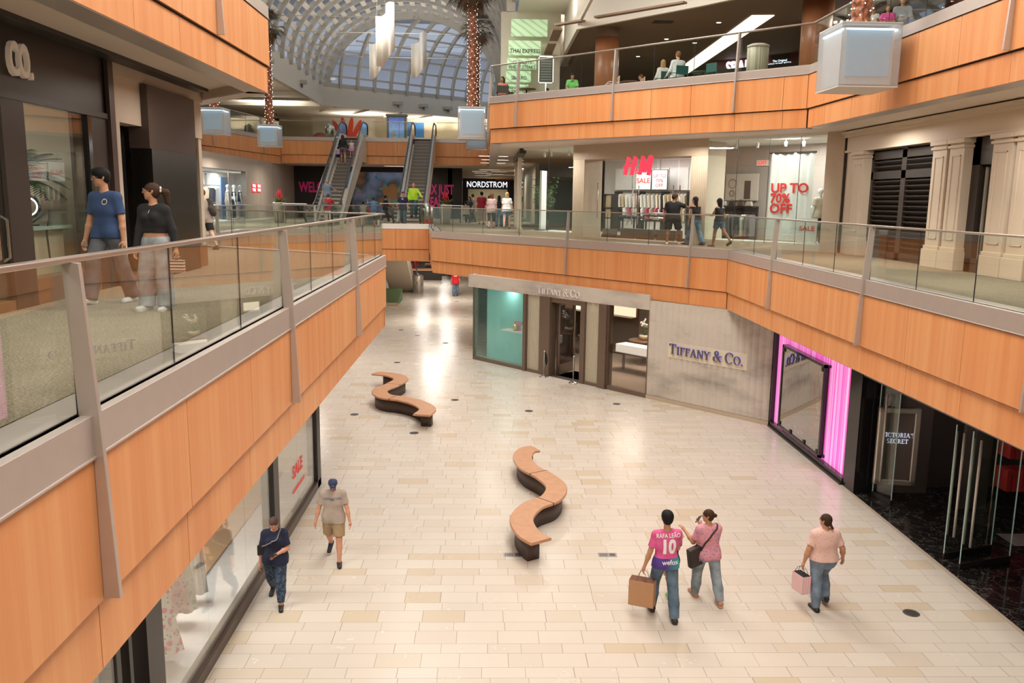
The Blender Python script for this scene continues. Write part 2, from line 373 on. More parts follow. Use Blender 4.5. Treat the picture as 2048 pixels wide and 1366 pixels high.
fascia('wall_left', (-6.36, 19.1), (-15.4, 29.8), [2, 4, 6, 8, 10, 12], Z3)
railing('upper left glass railing above the dark shop front', [
    ((-4.12, -5), (-4.12, 16.5), [3, 6, 9, 12, 15, 18], [12, 18.44], L3, 3.82),
    ((-4.12, 16.5), (-6.36, 19.1), [], [], L3, 3.82), ((-6.36, 19.1), (-15.4, 29.8), [3, 6, 9], [4, 9], L3, 3.82)], L3)
struct('floor', G().box(-26, -.35, 55.9, 71.2, L3, 5.1), CARPET)
ZF = (5.17, 4.93, 4.05, 3.53)
fascia('wall_back', (-15.4, 29.8), (-15.1, 41.5), [2, 4, 6, 8, 10], Z3)
fascia('wall_back', (-15.1, 41.5), (-13.35, 55.5), [2, 4.3, 6.6, 8.9, 11.2], (5.05, 4.8, 3.95, 3.45))
fascia('wall_back', (-13.35, 55.5), (-.1, 55.5), [1.3, 3.3, 5.5, 7.4, 9.3, 11.2], ZF)
railing('upper floor glass railing along the far side above the escalators', [
    ((-15.4, 29.8), (-15.1, 41.5), [3, 6, 9], [6], L3, 3.9), ((-15.1, 41.5), (-13.35, 55.5), [2, 4.3, 6.6, 8.9, 11.2], [4.3, 11.2], L3+.15, 4.0),
    ((-13.35, 55.5), (-9.3, 55.5), [2], [], 5.17, 5.0), ((-7.5, 55.5), (-4.9, 55.5), [1.7], [], 5.17, 5.0), ((-3.4, 55.5), (-.1, 55.5), [1.6], [], 5.17, 5.0)], L3)
# outer walls of the lower floor and dark ends
struct('wall_back', G().box(-26, 30, 99, 99.4, L1, 12), CREAM)
struct('wall_front', G().box(-26, 30, -6, -5.6, L1, 12), CREAM)
struct('wall_left', G().box(-26.3, -26, -6, 99, L1, 12), CREAM)
struct('wall_right', G().box(30, 30.3, -6, 99, L1, 12), CREAM)
# ---------------- lettering ----------------
def text(s, size, F, u, w, z, mat, parent=None, ext=.01, name='lettering', bold=0, sx=1, shear=0, align='CENTER', flip=False):
    c = bpy.data.curves.new('txt', 'FONT'); c.body = s; c.size = size; c.extrude = ext; c.offset = bold*size; c.shear = shear
    c.align_x = align; c.align_y = 'CENTER'; c.resolution_u = 3
    o = bpy.data.objects.new('txt', c); COL.objects.link(o); me = bpy.data.meshes.new_from_object(o); bpy.data.objects.remove(o)
    for v in me.vertices:
        x, y, q = v.co; v.co = F(u+x*sx*(-1 if flip else 1), w+q+ext, z+y)
    me.materials.clear(); me.materials.append(mat)
    return link(bpy.data.objects.new(name, me), parent)
def serif_polys(ch):
    P = []; w = .8
    def st(x0, y0, x1, y1, t): P.append([(x0-t/2, y0), (x0+t/2, y0), (x1+t/2, y1), (x1-t/2, y1)])
    def br(x0, x1, y, h=.05): P.append([(x0, y), (x1, y), (x1, y+h), (x0, y+h)])
    def ring(cx, cy, rx, ry, a0, a1, tx=.15, ty=.05, n=20):
        pts = [(math.cos(a0+(a1-a0)*i/n), math.sin(a0+(a1-a0)*i/n)) for i in range(n+1)]
        for (c0, s0), (c1, s1) in zip(pts, pts[1:]):
            P.append([(cx+rx*c0, cy+ry*s0), (cx+rx*c1, cy+ry*s1), (cx+(rx-tx)*c1, cy+(ry-ty)*s1), (cx+(rx-tx)*c0, cy+(ry-ty)*s0)])
    if ch == 'T': st(.4, 0, .4, 1, .15); br(.02, .78, .94, .06); br(.22, .58, 0); st(.05, .76, .05, .95, .05); st(.75, .76, .75, .95, .05)
    elif ch == 'I': st(.22, 0, .22, 1, .15); br(.05, .39, 0); br(.05, .39, .95); w = .44
    elif ch in 'FE':
        st(.22, 0, .22, 1, .15); br(.05, .39, 0); br(.05, .66, .94, .06); br(.22, .52, .5, .05); st(.64, .76, .64, .95, .05); w = .72
        if ch == 'E': br(.05, .7, 0, .06); st(.68, .03, .68, .24, .05)
    elif ch == 'A': st(.1, 0, .43, 1, .06); st(.76, 0, .43, 1, .16); br(.2, .66, .32); br(-.02, .24, 0); br(.6, .94, 0); w = .92
    elif ch == 'N': st(.14, 0, .14, 1, .06); st(.78, 0, .78, 1, .06); st(.78, 0, .18, 1, .17); br(.0, .28, 0); br(-.02, .26, .95); br(.64, .92, .95); w = .94
    elif ch in 'YV':
        if ch == 'Y': st(.42, .45, .1, 1, .15); st(.42, .45, .72, 1, .06); st(.42, 0, .42, .47, .15); br(.24, .6, 0); br(-.04, .26, .95); br(.58, .86, .95)
        else: st(.42, 0, .1, 1, .15); st(.42, 0, .74, 1, .06); br(-.04, .26, .95); br(.6, .88, .95)
        w = .84
    elif ch == 'O': ring(.46, .5, .46, .53, 0, 2*PI); w = .94
    elif ch == 'C': ring(.46, .5, .46, .53, .75, 2*PI-.75); st(.8, .68, .8, .9, .05); w = .86
    elif ch == '&': ring(.36, .24, .34, .27, .4, 5.3, .13, .05); ring(.38, .76, .22, .24, -.9, 4.2, .09, .05); st(.82, 0, .26, .68, .14); st(.62, .28, .8, .52, .05); br(.66, .92, .5); w = .96
    elif ch == '.': P.append([(.05, 0), (.2, 0), (.2, .13), (.05, .13)]); w = .25
    elif ch == 'R': st(.22, 0, .22, 1, .15); br(.05, .39, 0); br(.05, .4, .94, .06); ring(.38, .74, .26, .26, -1.57, 1.57, .12, .05); st(.72, 0, .42, .5, .15); w = .8
    elif ch == 'S': ring(.32, .75, .26, .27, .5, 4.7, .1, .05); ring(.32, .25, .28, .27, -2.6, 1.57, .1, .05); w = .66
    elif ch == "'": st(.08, .75, .1, 1, .08); w = .2
    else: w = .4
    return P, w
def serif(s, h, F, u, w, z, mat, parent, depth=.03, small=.78, gap=.1, name='lettering', sx=1, bg=False):
    """capital serif lettering, first letters of words larger; centred on u"""
    items = []; x = 0; first = True
    for ch in s:
        if ch == ' ': x += .3*h; first = True; continue
        P, cw = serif_polys(ch); k = h if (first and ch.isalpha()) or ch == '&' else h*small
        items.append((P, x, k)); x += (cw+gap)*k*sx; first = False
    g = G()
    for P, x0, k in items:
        for p in P: g.prism([(u-x/2+x0+a*k*sx, z+b*k) for a, b in p], w, w+depth, fr=lambda a, b, c: F(a, c, b))
    return g.build(name, mat, parent)
# ---------------- lower floor: jewellery shop ----------------
FT = wall_frame((-.57, 34.1), (8.36, 24.0)); LT = along((-.57, 34.1), (8.36, 24.0))
TOPZ = -1.62
def Wf(u0, u1, w0, w1, z0, z1, F=FT): return G().box(u0, u1, w0, w1, z0, z1, F)
stone = M('flute', (.5, .5, .5))
def fluted(u0, u1, z0, z1, F, parent, n_per_m=4.5):
    g = G(); n = int((u1-u0)*n_per_m); pts = []
    for i in range(n*4+1):
        u = u0+(u1-u0)*i/(n*4); pts.append((u, .03*abs(math.sin(PI*(i/4)))))
    for (a, wa), (b, wb) in zip(pts, pts[1:]): g.add([F(a, wa, z0), F(b, wb, z0), F(b, wb, z1), F(a, wa, z1)], [(0, 1, 2, 3)])
    g.box(u0, u1, -.25, -.001, z0, z1, F)
    return g.build('stone_facing', TST, parent)
tw = struct('wall_back', Wf(8.92, LT, -.3, -.02, L1, -1.79), TST)
fluted(8.92, LT-.02, L1+.14, -1.79, FT, tw); Wf(8.92, LT, -.1, .035, L1, L1+.13).build('stone_base', M('base_stone', (.5, .4, .3), .5), tw)
Wf(-.35, 8.92, -.3, .02, -2.12, TOPZ).build('stone_header', TST, tw)
TB = glass('frosted_glass', (.8, .78, .7), .3, .5, .62, (.72, .66, .53))
sg = thing('shop_sign', 'large raised serif letters on a cream plate on the grey marble wall', 'sign', FT(11.2, .04, -3.3))
sg.location = (0, 0, 0)
Wf(9.76, 12.66, .02, .035, -3.57, -3.06).build('backing_plate', M('cream_stone', (.72, .64, .50), .5), sg)
serif('TIFFANY & CO.', .33, FT, 11.2, .055, -3.43, M('letter_pewter', (.20, .17, .17), .35, .6), sg, .05, gap=.06)
serif('TIFFANY & CO.', .333, FT, 11.2, .037, -3.43, M('letter_halo', (.3, .3, 1), .5, em=(.45, .42, 1), es=.6), sg, .012, gap=.055, name='halo_light')
sg = thing('shop_sign', 'small pale serif letters on the marble header above the jewellery shop door', 'sign')
serif('TIFFANY & CO.', .27, FT, 4.8, .03, -2.02, M('letter_pale', (.80, .76, .74), .4), sg, .05, gap=.05)
# teal window with its frame
TEAL = M('teal_glow', (.24, .50, .45), .45, em=(.20, .52, .46), es=.22, var=.3, vs=.9)
wd = struct('window_1', Wf(-.02, 3.0, -.14, .03, L1, L1+.12), BRONZE)
Wf(2.95, 3.1, -.2, .08, L1, -2.12).build('frame', BRONZE, wd); Wf(-.06, .0, -.14, .02, L1, -2.1).build('frame', BRONZE, wd)
Wf(0, 2.95, -.02, -.005, L1+.12, -2.1).build('window_pane', glass('teal_film', (.92, .98, .97), 0, .7, .05, (.5, .85, .8)), wd)
Wf(0, 2.95, -.75, -.7, L1+.02, -2.1).box(2.9, 2.95, -.7, -.03, L1+.12, -2.1, FT).build('display_backing', TEAL, wd)
dc = thing('display_case', 'glass jewellery case with pink backing inside the teal shop window', 'display case')
Wf(1.45, 2.7, -.6, -.12, -3.72, -3.69).build('shelf', M('pale_pink', (.85, .6, .62), .5), dc)
Wf(1.45, 2.7, -.6, -.12, -3.69, -3.25).build('glass_box', glass('case_glass', (.93, .98, .96)), dc)
Wf(1.9, 2.35, -.5, -.45, -3.69, -3.3).build('backdrop_panel', M('pink', (.75, .3, .45), .5), dc)
g = G().lathe([(.02, -.13), (.06, -.12), (.09, -.05), (.1, .03), (.07, .1), (.02, .12)], FT(2.1, -.33, 0)[:2], 16, -3.55)
tag(g.build('neck_bust', M('gold', (.9, .6, .2), .3, .8), None, True), 'small golden bust in the jewellery case of the teal window', 'display bust')
tag(G().lathe([(.09, -3.685), (.09, -3.66), (.03, -3.64), (.03, -3.56), (.07, -3.54), (.02, -3.42)], FT(2.5, -.33, 0)[:2], 14).build('display_stand', M('ivory', (.8, .8, .72), .4), None, True), 'small ivory display stand right of the golden bust', 'display stand')
# ribbed frosted panels, door and second window
def ribbed(u0, u1, label):
    d = struct('window_2', Wf(u0, u1, -.08, -.05, L1+.1, -2.12), TB)
    g = G()
    k = int((u1-u0)/.06)
    for i in range(k): g.box(u0+.06*i+.01, u0+.06*i+.022, -.05, -.035, L1+.1, -2.12, FT)
    g.build('glass_ribs', M('rib', (.6, .55, .44), .4), d); Wf(u0, u1, -.1, .03, L1, L1+.1).build('sill', BRONZE, d)
    Wf(u0, u1, -.5, -.45, L1, -2.12).build('light_panel', M('panel_glow', (.8, .72, .56), .6, em=(.9, .78, .58), es=.22), d)
ribbed(3.1, 3.83, ''); ribbed(6.1, 6.8, '')
dr = struct('door_1', Wf(3.83, 4.36, -.3, .06, L1, -2.12), BRONZE)
Wf(5.9, 6.1, -.3, .06, L1, -2.12).build('frame', BRONZE, dr); Wf(6.8, 7.14, -.3, .1, L1, -2.12).build('frame', BRONZE, dr)
Wf(4.36, 5.9, -.3, .0, -2.3, -2.12).build('frame', BRONZE, dr); Wf(4.36, 5.9, -1.4, 0, L1, L1+.012).build('threshold', M('dark_mat', (.06, .045, .04), .7), dr)
FD = wall_frame(FT(4.50, -.25, 0)[:2], FT(4.18, -1.51, 0)[:2])
G().box(0, 1.3, -.03, .03, L1+.02, -2.3, FD).build('door_leaf', glass('bronze_glass', (.45, .36, .3), 0, 1, .35, (.06, .045, .035)), dr)
g = G().box(0, .12, -.04, .04, L1+.02, -2.3, FD).box(1.2, 1.32, -.04, .04, L1+.02, -2.3, FD).box(0, 1.3, -.04, .04, L1+.02, L1+.4, FD).box(0, 1.3, -.04, .04, -2.45, -2.3, FD)
g.build('door_frame', BRONZE, dr)
G().tube([FD(1.12, .09, L1+.95), FD(1.12, .09, L1+1.55)], .018, 8).build('door_handle', STEEL, dr)
wd = struct('window_3', Wf(7.14, 8.92, -.14, .03, L1, L1+.16), BRONZE)
Wf(7.14, 8.92, -.03, -.015, L1+.16, -2.12).build('window_pane', glass('warm_glass', (.93, .9, .86)), wd)
Wf(7.1, 7.2, -.14, .03, L1, -2.12).build('frame', BRONZE, wd); Wf(8.87, 8.95, -.14, .0, L1, -2.12).build('frame', BRONZE, wd)
# interior
TI = M('taupe_wall', (.42, .34, .28), .7); TC = M('taupe_carpet', (.40, .31, .25), .95, bmp=.2)
struct('wall_back', Wf(-6.4, 13.3, -8.3, -8, L1, TOPZ), TI)
struct('wall_right', Wf(13.2, 13.4, -8, -.1, L1, TOPZ), TI)
struct('floor', G().prism([FT(.05, -.3, 0)[:2], FT(13.2, -.3, 0)[:2], FT(13.2, -8, 0)[:2], FT(-6.2, -8, 0)[:2]], L1+.001, L1+.012), TC)
lamp('shop_lamp', 'AREA', FT(6, -3.5, -1.75), 130, 2.2, 1.2, color=(1, .9, .78)); lamp('shop_lamp', 'AREA', FT(1.5, -.4, -2.12), 14, .6, .3, color=(1, .98, .95))
c = thing('display_counter', 'white lit jewellery counter seen through the bronze framed window', 'counter')
Wf(5.2, 6.8, -3.4, -2.8, L1+.75, L1+1.05).build('glass_top', M('white_display', (.9, .88, .84), .3, em=(1, .96, .9), es=.6), c)
Wf(5.1, 6.9, -3.5, -2.7, L1+.7, L1+.75).build('base', BRONZE, c); g = G()
for uu in (5.3, 6.6): g.box(uu, uu+.06, -3.2, -3.1, L1+.012, L1+.7, FT)
g.build('leg', BRONZE, c)
t = thing('side_table', 'round wooden table behind the lit counter with orchids on it', 'table')
G().lathe([(.62, 0), (.65, .02), (.65, .05), (.6, .06)], FT(5.2, -4.6, 0)[:2], 28, L1+.95).build('table_top', brown_wood('walnut', (.14, .07, .04), (.24, .13, .07)), t, True)
G().lathe([(.35, 0), (.3, .04), (.1, .08), (.1, .93), (.2, .95)], FT(5.2, -4.6, 0)[:2], 20, L1+.012).build('leg', BRONZE, t, True)
o = thing('potted_orchid', 'white orchids in a cream bowl on the round wooden table', 'plant'); cx, cy = FT(5.2, -4.6, 0)[:2]
G().lathe([(.1, 0), (.2, .05), (.24, .15), (.22, .2)], (cx, cy), 20, L1+1.01).build('bowl', M('cream_ceramic', (.75, .66, .5), .4), o, True)
rg = random.Random(3); gs = G(); gl = G(); gf = G()
for i in range(9):
    a = rg.uniform(0, 6.28); h = rg.uniform(.5, .75); e = Vector((cx+.33*math.cos(a), cy+.33*math.sin(a), L1+1.15+h)); b0 = Vector((cx+.06*math.cos(a), cy+.06*math.sin(a), L1+1.18))
    mid = (b0+e)/2+Vector((0, 0, .16)); gs.tube([b0, mid, e], .007, 5)
    for j in range(6):
        q = mid.lerp(e, j/5)+Vector((rg.uniform(-.05, .05), rg.uniform(-.05, .05), rg.uniform(-.04, .04))); gf.ball(q, (.045, .045, .03), 6, 4)
for i in range(14):
    a = i*.9; gl.add([(cx+.03*math.cos(a+1.5), cy+.03*math.sin(a+1.5), L1+1.2), (cx-.03*math.cos(a+1.5), cy-.03*math.sin(a+1.5), L1+1.2), (cx+.24*math.cos(a), cy+.24*math.sin(a), L1+1.27+.1*(i % 3))], [(0, 1, 2)])
gs.build('stem', M('stem_green', (.12, .2, .05), .6), o); gl.build('leaf', M('leaf_green', (.07, .16, .04), .5), o); gf.build('blossom', M('petal', (.85, .8, .72), .6), o)
for u, w, s in ((1.6, -4.2, 'small'), (5.2, -6.5, 'large')):
    d = thing('wall_shelf' if s == 'large' else 'display_table', 'lit shelf unit at the back of the jewellery shop seen through the open door' if s == 'large' else 'low display table inside the open shop door', 'shelf' if s == 'large' else 'table')
    if s == 'large':
        Wf(-2.4, 2.2, -7.9, -7.4, L1+1.25, L1+1.3).box(-2.4, 2.2, -7.9, -7.4, L1+2.2, L1+2.25, FT).box(-2.4, 2.2, -8, -7.9, L1, TOPZ, FT).build('shelf', brown_wood('walnut', (.14, .07, .04), (.24, .13, .07)), d)
        Wf(-2.3, 2.1, -7.88, -7.85, L1+1.3, L1+2.2).build('light_panel', M('shelf_glow', (.9, .8, .6), .6, em=(1, .85, .62), es=1.2), d)
    else:
        Wf(u+.3, u+1.5, w-.6, w, L1+.78, L1+.84).build('table_top', M('pale_wood', (.5, .4, .3), .5), d); Wf(u+.35, u+1.45, w-.55, w-.05, L1+.012, L1+.78).build('base', TI, d)
# rope barrier posts
def stanchion(u, w, label, rope):
    x, y, _ = FT(u, w, 0); t = thing('barrier_post', label, 'barrier post', (x, y, L1), 0, 'chrome barrier posts at the jewellery shop door')
    G().lathe([(.16, 0), (.17, .015), (.15, .035), (.05, .06), (.03, .08)], n=24).build('base', STEEL, t, True)
    G().lathe([(.022, .06), (.022, .96), (.034, .97), (.034, .99), (.015, 1.01)], n=14).build('pole', STEEL, t, True)
    if rope: G().tube([(.03, 0, .93), (.07, -.03, .85), (.1, -.05, .62), (.08, -.04, .48), (.04, -.01, .62), (.025, 0, .9)], .028, 8).build('rope', M('black_velvet', (.01, .01, .012), .9), t, True)
    return t
stanchion(4.35, .28, 'chrome post with a hanging black rope beside the open shop door', True)
stanchion(5.78, .22, 'bare chrome post standing right of the shop doorway', False)
# ---------------- lower floor right: pink shop front and dark entrance ----------------
FV = wall_frame((8.38, 24.05), (8.38, -5))
BLK = M('gloss_black', (.012, .011, .012), .12); BLK2 = M('satin_black', (.02, .018, .018), .4)
def pink_mat():
    m, n, l, b = nm('pink_pleated_film'); nt = m.node_tree
    f = noise(nt, mapping(nt, pos(nt), (1, 5.5, .02)), 2.2, 4, .65)
    c = ramp(nt, f, [(.3, (.80, .06, .42)), (.45, (.95, .14, .62)), (.56, (.98, .36, .78)), (.7, (1, .66, .92))])
    l.new(c, b.inputs['Base Color']); l.new(c, b.inputs['Emission Color']); b.inputs['Emission Strength'].default_value = .62; b.inputs['Roughness'].default_value = .4
    return m
pw = struct('wall_right', Wf(.0, 5.5, -.4, -.12, L1, TOPZ, FV), BLK2)
Wf(.16, 5.27, -.12, -.1, L1+.16, -2.25, FV).build('backlit_pink_panel', pink_mat(), pw)
Wf(0, .16, -.2, .02, L1, TOPZ, FV).build('frame', BLK, pw); Wf(.1, 5.3, -.2, .02, L1, L1+.16, FV).build('plinth', BLK, pw); Wf(.1, 5.3, -.2, 0, -2.25, TOPZ, FV).build('frame', BLK, pw)
Wf(.1, 5.3, .02, .07, L1, L1+.05, FV).build('plinth', BLK2, pw)
sc_ = thing('display_window', 'black framed glass case with a red poster on the pink shop front', 'display case')
g = Wf(.9, .98, -.1, .06, -4.87, -2.5, FV).box(3.87, 3.95, -.02, .06, -4.87, -2.5, FV).box(.9, 3.95, -.1, .06, -4.87, -4.8, FV).box(.9, 3.95, -.1, .06, -2.57, -2.5, FV)
g.build('frame', BLK, sc_); Wf(.98, 3.87, .03, .04, -4.8, -2.57, FV).build('glass_panel', glass('dark_mirror', (.55, .5, .48), 0, 3.2), sc_)
Wf(.98, 3.87, -.09, -.07, -4.8, -2.57, FV).build('back_panel', M('smoked', (.05, .04, .038), .25), sc_)
g = G()
for u, z in ((1.03, -4.74), (3.8, -4.74), (1.03, -2.63), (3.8, -2.63), (1.9, -4.76), (2.9, -4.76)): g.box(u-.05, u+.05, .04, .07, z-.05, z+.05, FV)
g.build('bracket', BLK2, sc_)
text("VICTORIA'S SECRET", .13, FV, 2.3, .041, -4.62, M('white_ink', (.75, .72, .72), .5), sc_, .001, sx=.9)
po = thing('poster', 'red poster with pale bold letters behind the dark glass of the pink shop front', 'poster')
RED = M('poster_red', (.72, .03, .02), .5, em=(.8, .05, .03), es=.25); CRM = M('poster_cream', (.9, .82, .6), .5, em=(.95, .85, .6), es=.35)
Wf(3.0, 3.84, -.06, -.04, -4.5, -2.62, FV).build('sheet', RED, po)
G().prism([(3.12, -2.98), (3.3, -2.93), (3.6, -3.85), (3.4, -3.9)], -.04, -.037, fr=lambda a, b, c: FV(a, c, b)).prism([(3.6+.28*math.cos(t/12*6.28), -2.85+.2*math.sin(t/12*6.28)) for t in range(12)], -.04, -.037, fr=lambda a, b, c: FV(min(a, 3.83), c, b)).prism([(3.66, -3.85), (3.83, -3.85), (3.83, -3.1), (3.76, -3.1)], -.04, -.037, fr=lambda a, b, c: FV(a, c, b)).build('printed_letters', CRM, po)
text('This week\nhappens once\ntimeless gifts', .075, FV, 3.45, -.039, -4.15, CRM, po, .001)
# dark entrance
struct('wall_right', Wf(5.3, 5.9, -.9, .0, L1, TOPZ, FV), BLK)
mar = marble('black_marble', (.012, .011, .011), (.16, .15, .14), 2.4, .012, .1, tiles=.5)
struct('floor', G().box(8.38, 16, -5, 18.7, L1+.001, L1+.006), mar)
struct('trim_1', G().box(8.3, 8.38, -5, 18.2, L1, L1+.008), M('stone_edge', (.5, .42, .34), .4))
struct('trim_2', Wf(5.9, 29, -.5, -.02, -2.35, TOPZ, FV), M('dark_header', (.10, .075, .07), .3))
struct('trim_3', Wf(5.9, 29, -1.1, -.5, -2.5, TOPZ, FV), BLK2)
struct('wall_right', G().box(16, 16.3, -5, 24, L1, TOPZ), BLK2); struct('wall_back', G().box(8.9, 16, 18.6, 18.9, L1, TOPZ), M('entry_wall', (.10, .085, .08), .25))
struct('floor', G().box(10.3, 12.2, 15.2, 15.8, L1+.007, L1+.012).box(10.9, 12.8, 13.9, 14.5, L1+.007, L1+.012), M('pale_tile', (.3, .26, .26), .3))
struct('wall_back', G().box(8.95, 10.1, 18.2, 18.35, L1, TOPZ).box(10.3, 10.9, 17.2, 17.3, L1, TOPZ), M('grey_lacquer', (.13, .11, .10), .2))
# lit name panel in a bevelled mirror frame (faces the atrium, set at an angle)
FP = wall_frame((8.62, 17.75), (9.50, 17.6))
pn = thing('name_panel', 'tall silver framed panel with a shop name inside the dark entrance', 'sign')
G().box(.0, .88, -.06, 0, -4.72, -2.95, FP).build('panel', M('panel_bronze', (.16, .13, .12), .25), pn)
MIR = M('bevel_mirror', (.62, .57, .52), .2, .6)
g = G()
for a, b, c_, d_ in ((.0, .13, -4.72, -2.95), (.75, .88, -4.72, -2.95), (.0, .88, -4.72, -4.59), (.0, .88, -3.08, -2.95)): g.box(a, b, 0, .05, c_, d_, FP)
g.build('frame', MIR, pn, bevel=.04)
serif("VICTORIA'S", .095, FP, .44, .01, -3.62, M('letter_silver', (.8, .8, .85), .3, em=(.7, .8, 1), es=.5), pn, .01, 1, .04); serif("SECRET", .095, FP, .44, .01, -3.76, M('letter_silver'), pn, .01, 1, .04)
# glass doors with long steel pulls
def gdoor(A, B, label, pulls):
    F = wall_frame(A, B); L = along(A, B); t = thing('glass_door', label, 'door', group='glass doors of the dark entrance')
    G().box(0, L, -.008, .008, L1+.12, -2.5, F).build('glass_panel', glass('door_glass', (.9, .95, .93), 0, 1.0), t)
    G().box(0, L, -.02, .02, L1+.01, L1+.12, F).build('bottom_rail', M('dark_steel', (.1, .09, .085), .3, .8), t)
    g = G().box(0, .01, -.009, .009, L1+.12, -2.5, F).box(L-.01, L, -.009, .009, L1+.12, -2.5, F); g.build('glass_edge', M('glass_edge', (.45, .6, .55), .2, em=(.5, .62, .57), es=.12), t)
    for u in pulls:
        for w in (-.08, .08): G().tube([F(u, w, L1+.45), F(u, w, -2.65)], .024, 10).build('door_handle', M('pull_steel', (.78, .75, .72), .3, .35), t, True)
    return t
gdoor((8.55, 14.6), (9.7, 15.0), 'open glass door with paired steel pulls, farther of the two', [.12])
gdoor((8.6, 14.15), (9.75, 14.5), 'open glass door with paired steel pulls, nearer of the two', [.12])
gdoor((8.75, 18.0), (8.9, 17.4), 'narrow glass leaf with black pulls before the silver framed panel', [.3])
bp = thing('clothes_rack', 'red and orange garments on a rack deep in the dark entrance', 'clothes rack')
g = G(); g2 = G()
for k in range(3):
    for i in range(5):
        z = -4.4+k*.7; g.box(10.75+i*.12, 10.83+i*.12, 16.35, 16.75, z, z+.45)
g.build('garment', M('red_cloth', (.35, .02, .02), .8, em=(.5, .03, .02), es=.03), bp); G().tube([(10.6, 16.55, L1), (10.6, 16.55, -2.4), (11.5, 16.55, -2.4), (11.5, 16.55, L1)], .02).build('frame', STEEL, bp)
lamp('entry_lamp', 'AREA', (9.6, 16.6, -1.7), 12, .6, .6, color=(1, .8, .75)); lamp('entry_lamp', 'AREA', (11.5, 12, -1.7), 12, 1, 1, color=(1, .85, .9))
# ---------------- lower floor left: clothes shop window ----------------
FL = wall_frame((-3.85, -5), (-3.85, 18.7))   # u = y + 5
fl = struct('window_4', Wf(0, 23.7, -.1, .03, L1, L1+.17, FL), M('bronze_kick', (.07, .045, .035), .35))
for a, b in ((13.9, 14.35), (19.55, 19.9), (23.35, 23.7)): Wf(a, b, -.2, .03, L1, TOPZ, FL).build('frame', BLK2, fl)
for a, b in ((13.2, 13.3), (13.5, 13.58)): Wf(a, b, -.2, .0, L1, TOPZ, FL).build('frame', BLK2, fl)
for a, b in ((0, 13.2), (14.35, 16.05), (16.06, 17.9), (17.91, 19.55), (19.9, 21.6), (21.61, 23.35)):
    Wf(a, b, -.03, -.018, L1+.17, TOPZ, FL).build('window_pane', glass('window_reflect', (.93, .95, .94), 0, 1.0), fl)
struct('floor', G().box(-7.5, -3.95, -5, 18.6, L1+.001, L1+.3), M('white_plinth', (.78, .76, .75), .5))
struct('trim_4', G().box(-7.5, -4.65, -5, 18.55, L1+.3, L1+.34), brown_wood('oak', (.55, .36, .2), (.66, .45, .27)))
struct('wall_left', G().box(-7.6, -7.5, -5, 18.6, L1, TOPZ), WHITE); struct('wall_back', G().box(-12, -3.9, 18.6, 18.75, L1, TOPZ), WHITE)
s = thing('sale_lettering', 'red SALE letters stuck on the lower left shop glass', 'lettering')
RD = M('sale_red', (.8, .03, .03), .5, em=(.8, .03, .03), es=.15)
text('SALE', .36, FL, 21.6, -.012, -4.03, RD, s, .002, bold=.02, sx=1.15)
g = G()
for i in range(14): g.box(21.15+i*.075, 21.2+i*.075, -.014, -.011, -4.44, -4.38+.02*(i % 2), FL)
g.build('small_print', RD, s)
text('www.mango.com', .11, FL, 21.4, -.012, -4.75, M('grey_ink', (.2, .2, .2), .5), s, .001)
lamp('shop_lamp', 'AREA', (-5.6, 12, -1.7), 150, 3, 1, color=(1, .96, .9)); lamp('shop_lamp', 'AREA', (-5.6, 6, -1.7), 90, 3, 1, color=(1, .96, .9))
def floral(name, base, spots, scale):
    if name in MATS: return MATS[name]
    m, n, l, b = nm(name); nt = m.node_tree
    v = n.new('ShaderNodeTexVoronoi'); v.inputs['Scale'].default_value = scale; l.new(obc(nt), v.inputs['Vector'])
    c = ramp(nt, v.outputs['Distance'], [(0, spots[0]), (.3, spots[0]), (.36, spots[1]), (.5, base)], 'LINEAR')
    v2 = n.new('ShaderNodeTexVoronoi'); v2.inputs['Scale'].default_value = scale*1.7; l.new(mapping(nt, obc(nt), loc=(3.3, 1.2, 5)), v2.inputs['Vector'])
    l.new(mixc(nt, mth(nt, 'LESS_THAN', v2.outputs['Distance'], .22), c, spots[-1]), b.inputs['Base Color']); b.inputs['Roughness'].default_value = .85
    MATS[name] = m; return m
# dresses hung in the window
def dress(x, y, z0, z1, w, mat, label, cat='dress', group=None, rz=0):
    t = thing('hanging_dress', label, cat, (x, y, 0), rz, group); g = G(); n = 40; rows = 8
    for i in range(rows+1):
        k = i/rows; ww = w*(.45+.55*k); z = z1+(z0-z1)*k
        g.v += [(ww*math.cos(2*PI*j/n)*(1+.10*k*math.sin(j*2*PI*7/n)), ww*.55*math.sin(2*PI*j/n)*(1+.25*k*math.sin(j*2*PI*7/n+1)), z) for j in range(n)]
    g.f += [(i*n+j, i*n+(j+1) % n, (i+1)*n+(j+1) % n, (i+1)*n+j) for i in range(rows) for j in range(n)]
    g.build('skirt', mat, t, True)
    g = G(); g.lathe([(w*.46, z1), (w*.5, z1+.2), (w*.55, z1+.42), (w*.2, z1+.5)], n=24); g.build('bodice', mat, t, True)
    G().tube([(0, 0, z1+.48), (0, 0, z1+.62), (.04, 0, z1+.68), (0, 0, z1+.72)], .006, 6).build('hanger', STEEL, t)
    return t
dress(-4.42, 10.55, -4.6, -3.4, .34, floral('rose_print', (.85, .78, .72), ((.75, .12, .2), (.9, .6, .6), (.12, .28, .12)), 9), 'rose printed dress hanging by the near black window post')
dress(-4.6, 11.0, -4.7, -3.2, .28, M('coral_cloth', (.75, .10, .13), .8), 'coral red dress behind the rose printed one')
dress(-4.5, 11.6, -4.55, -3.1, .26, floral('grey_print', (.62, .62, .5), ((.45, .45, .4), (.7, .7, .6), (.3, .32, .3)), 7), 'pale green printed dress right of the coral red one')
dress(-4.5, 12.25, -4.6, -3.0, .2, M('silver_cloth', (.6, .6, .62), .25, .7), 'silver sequin dress hanging in the lower left window')
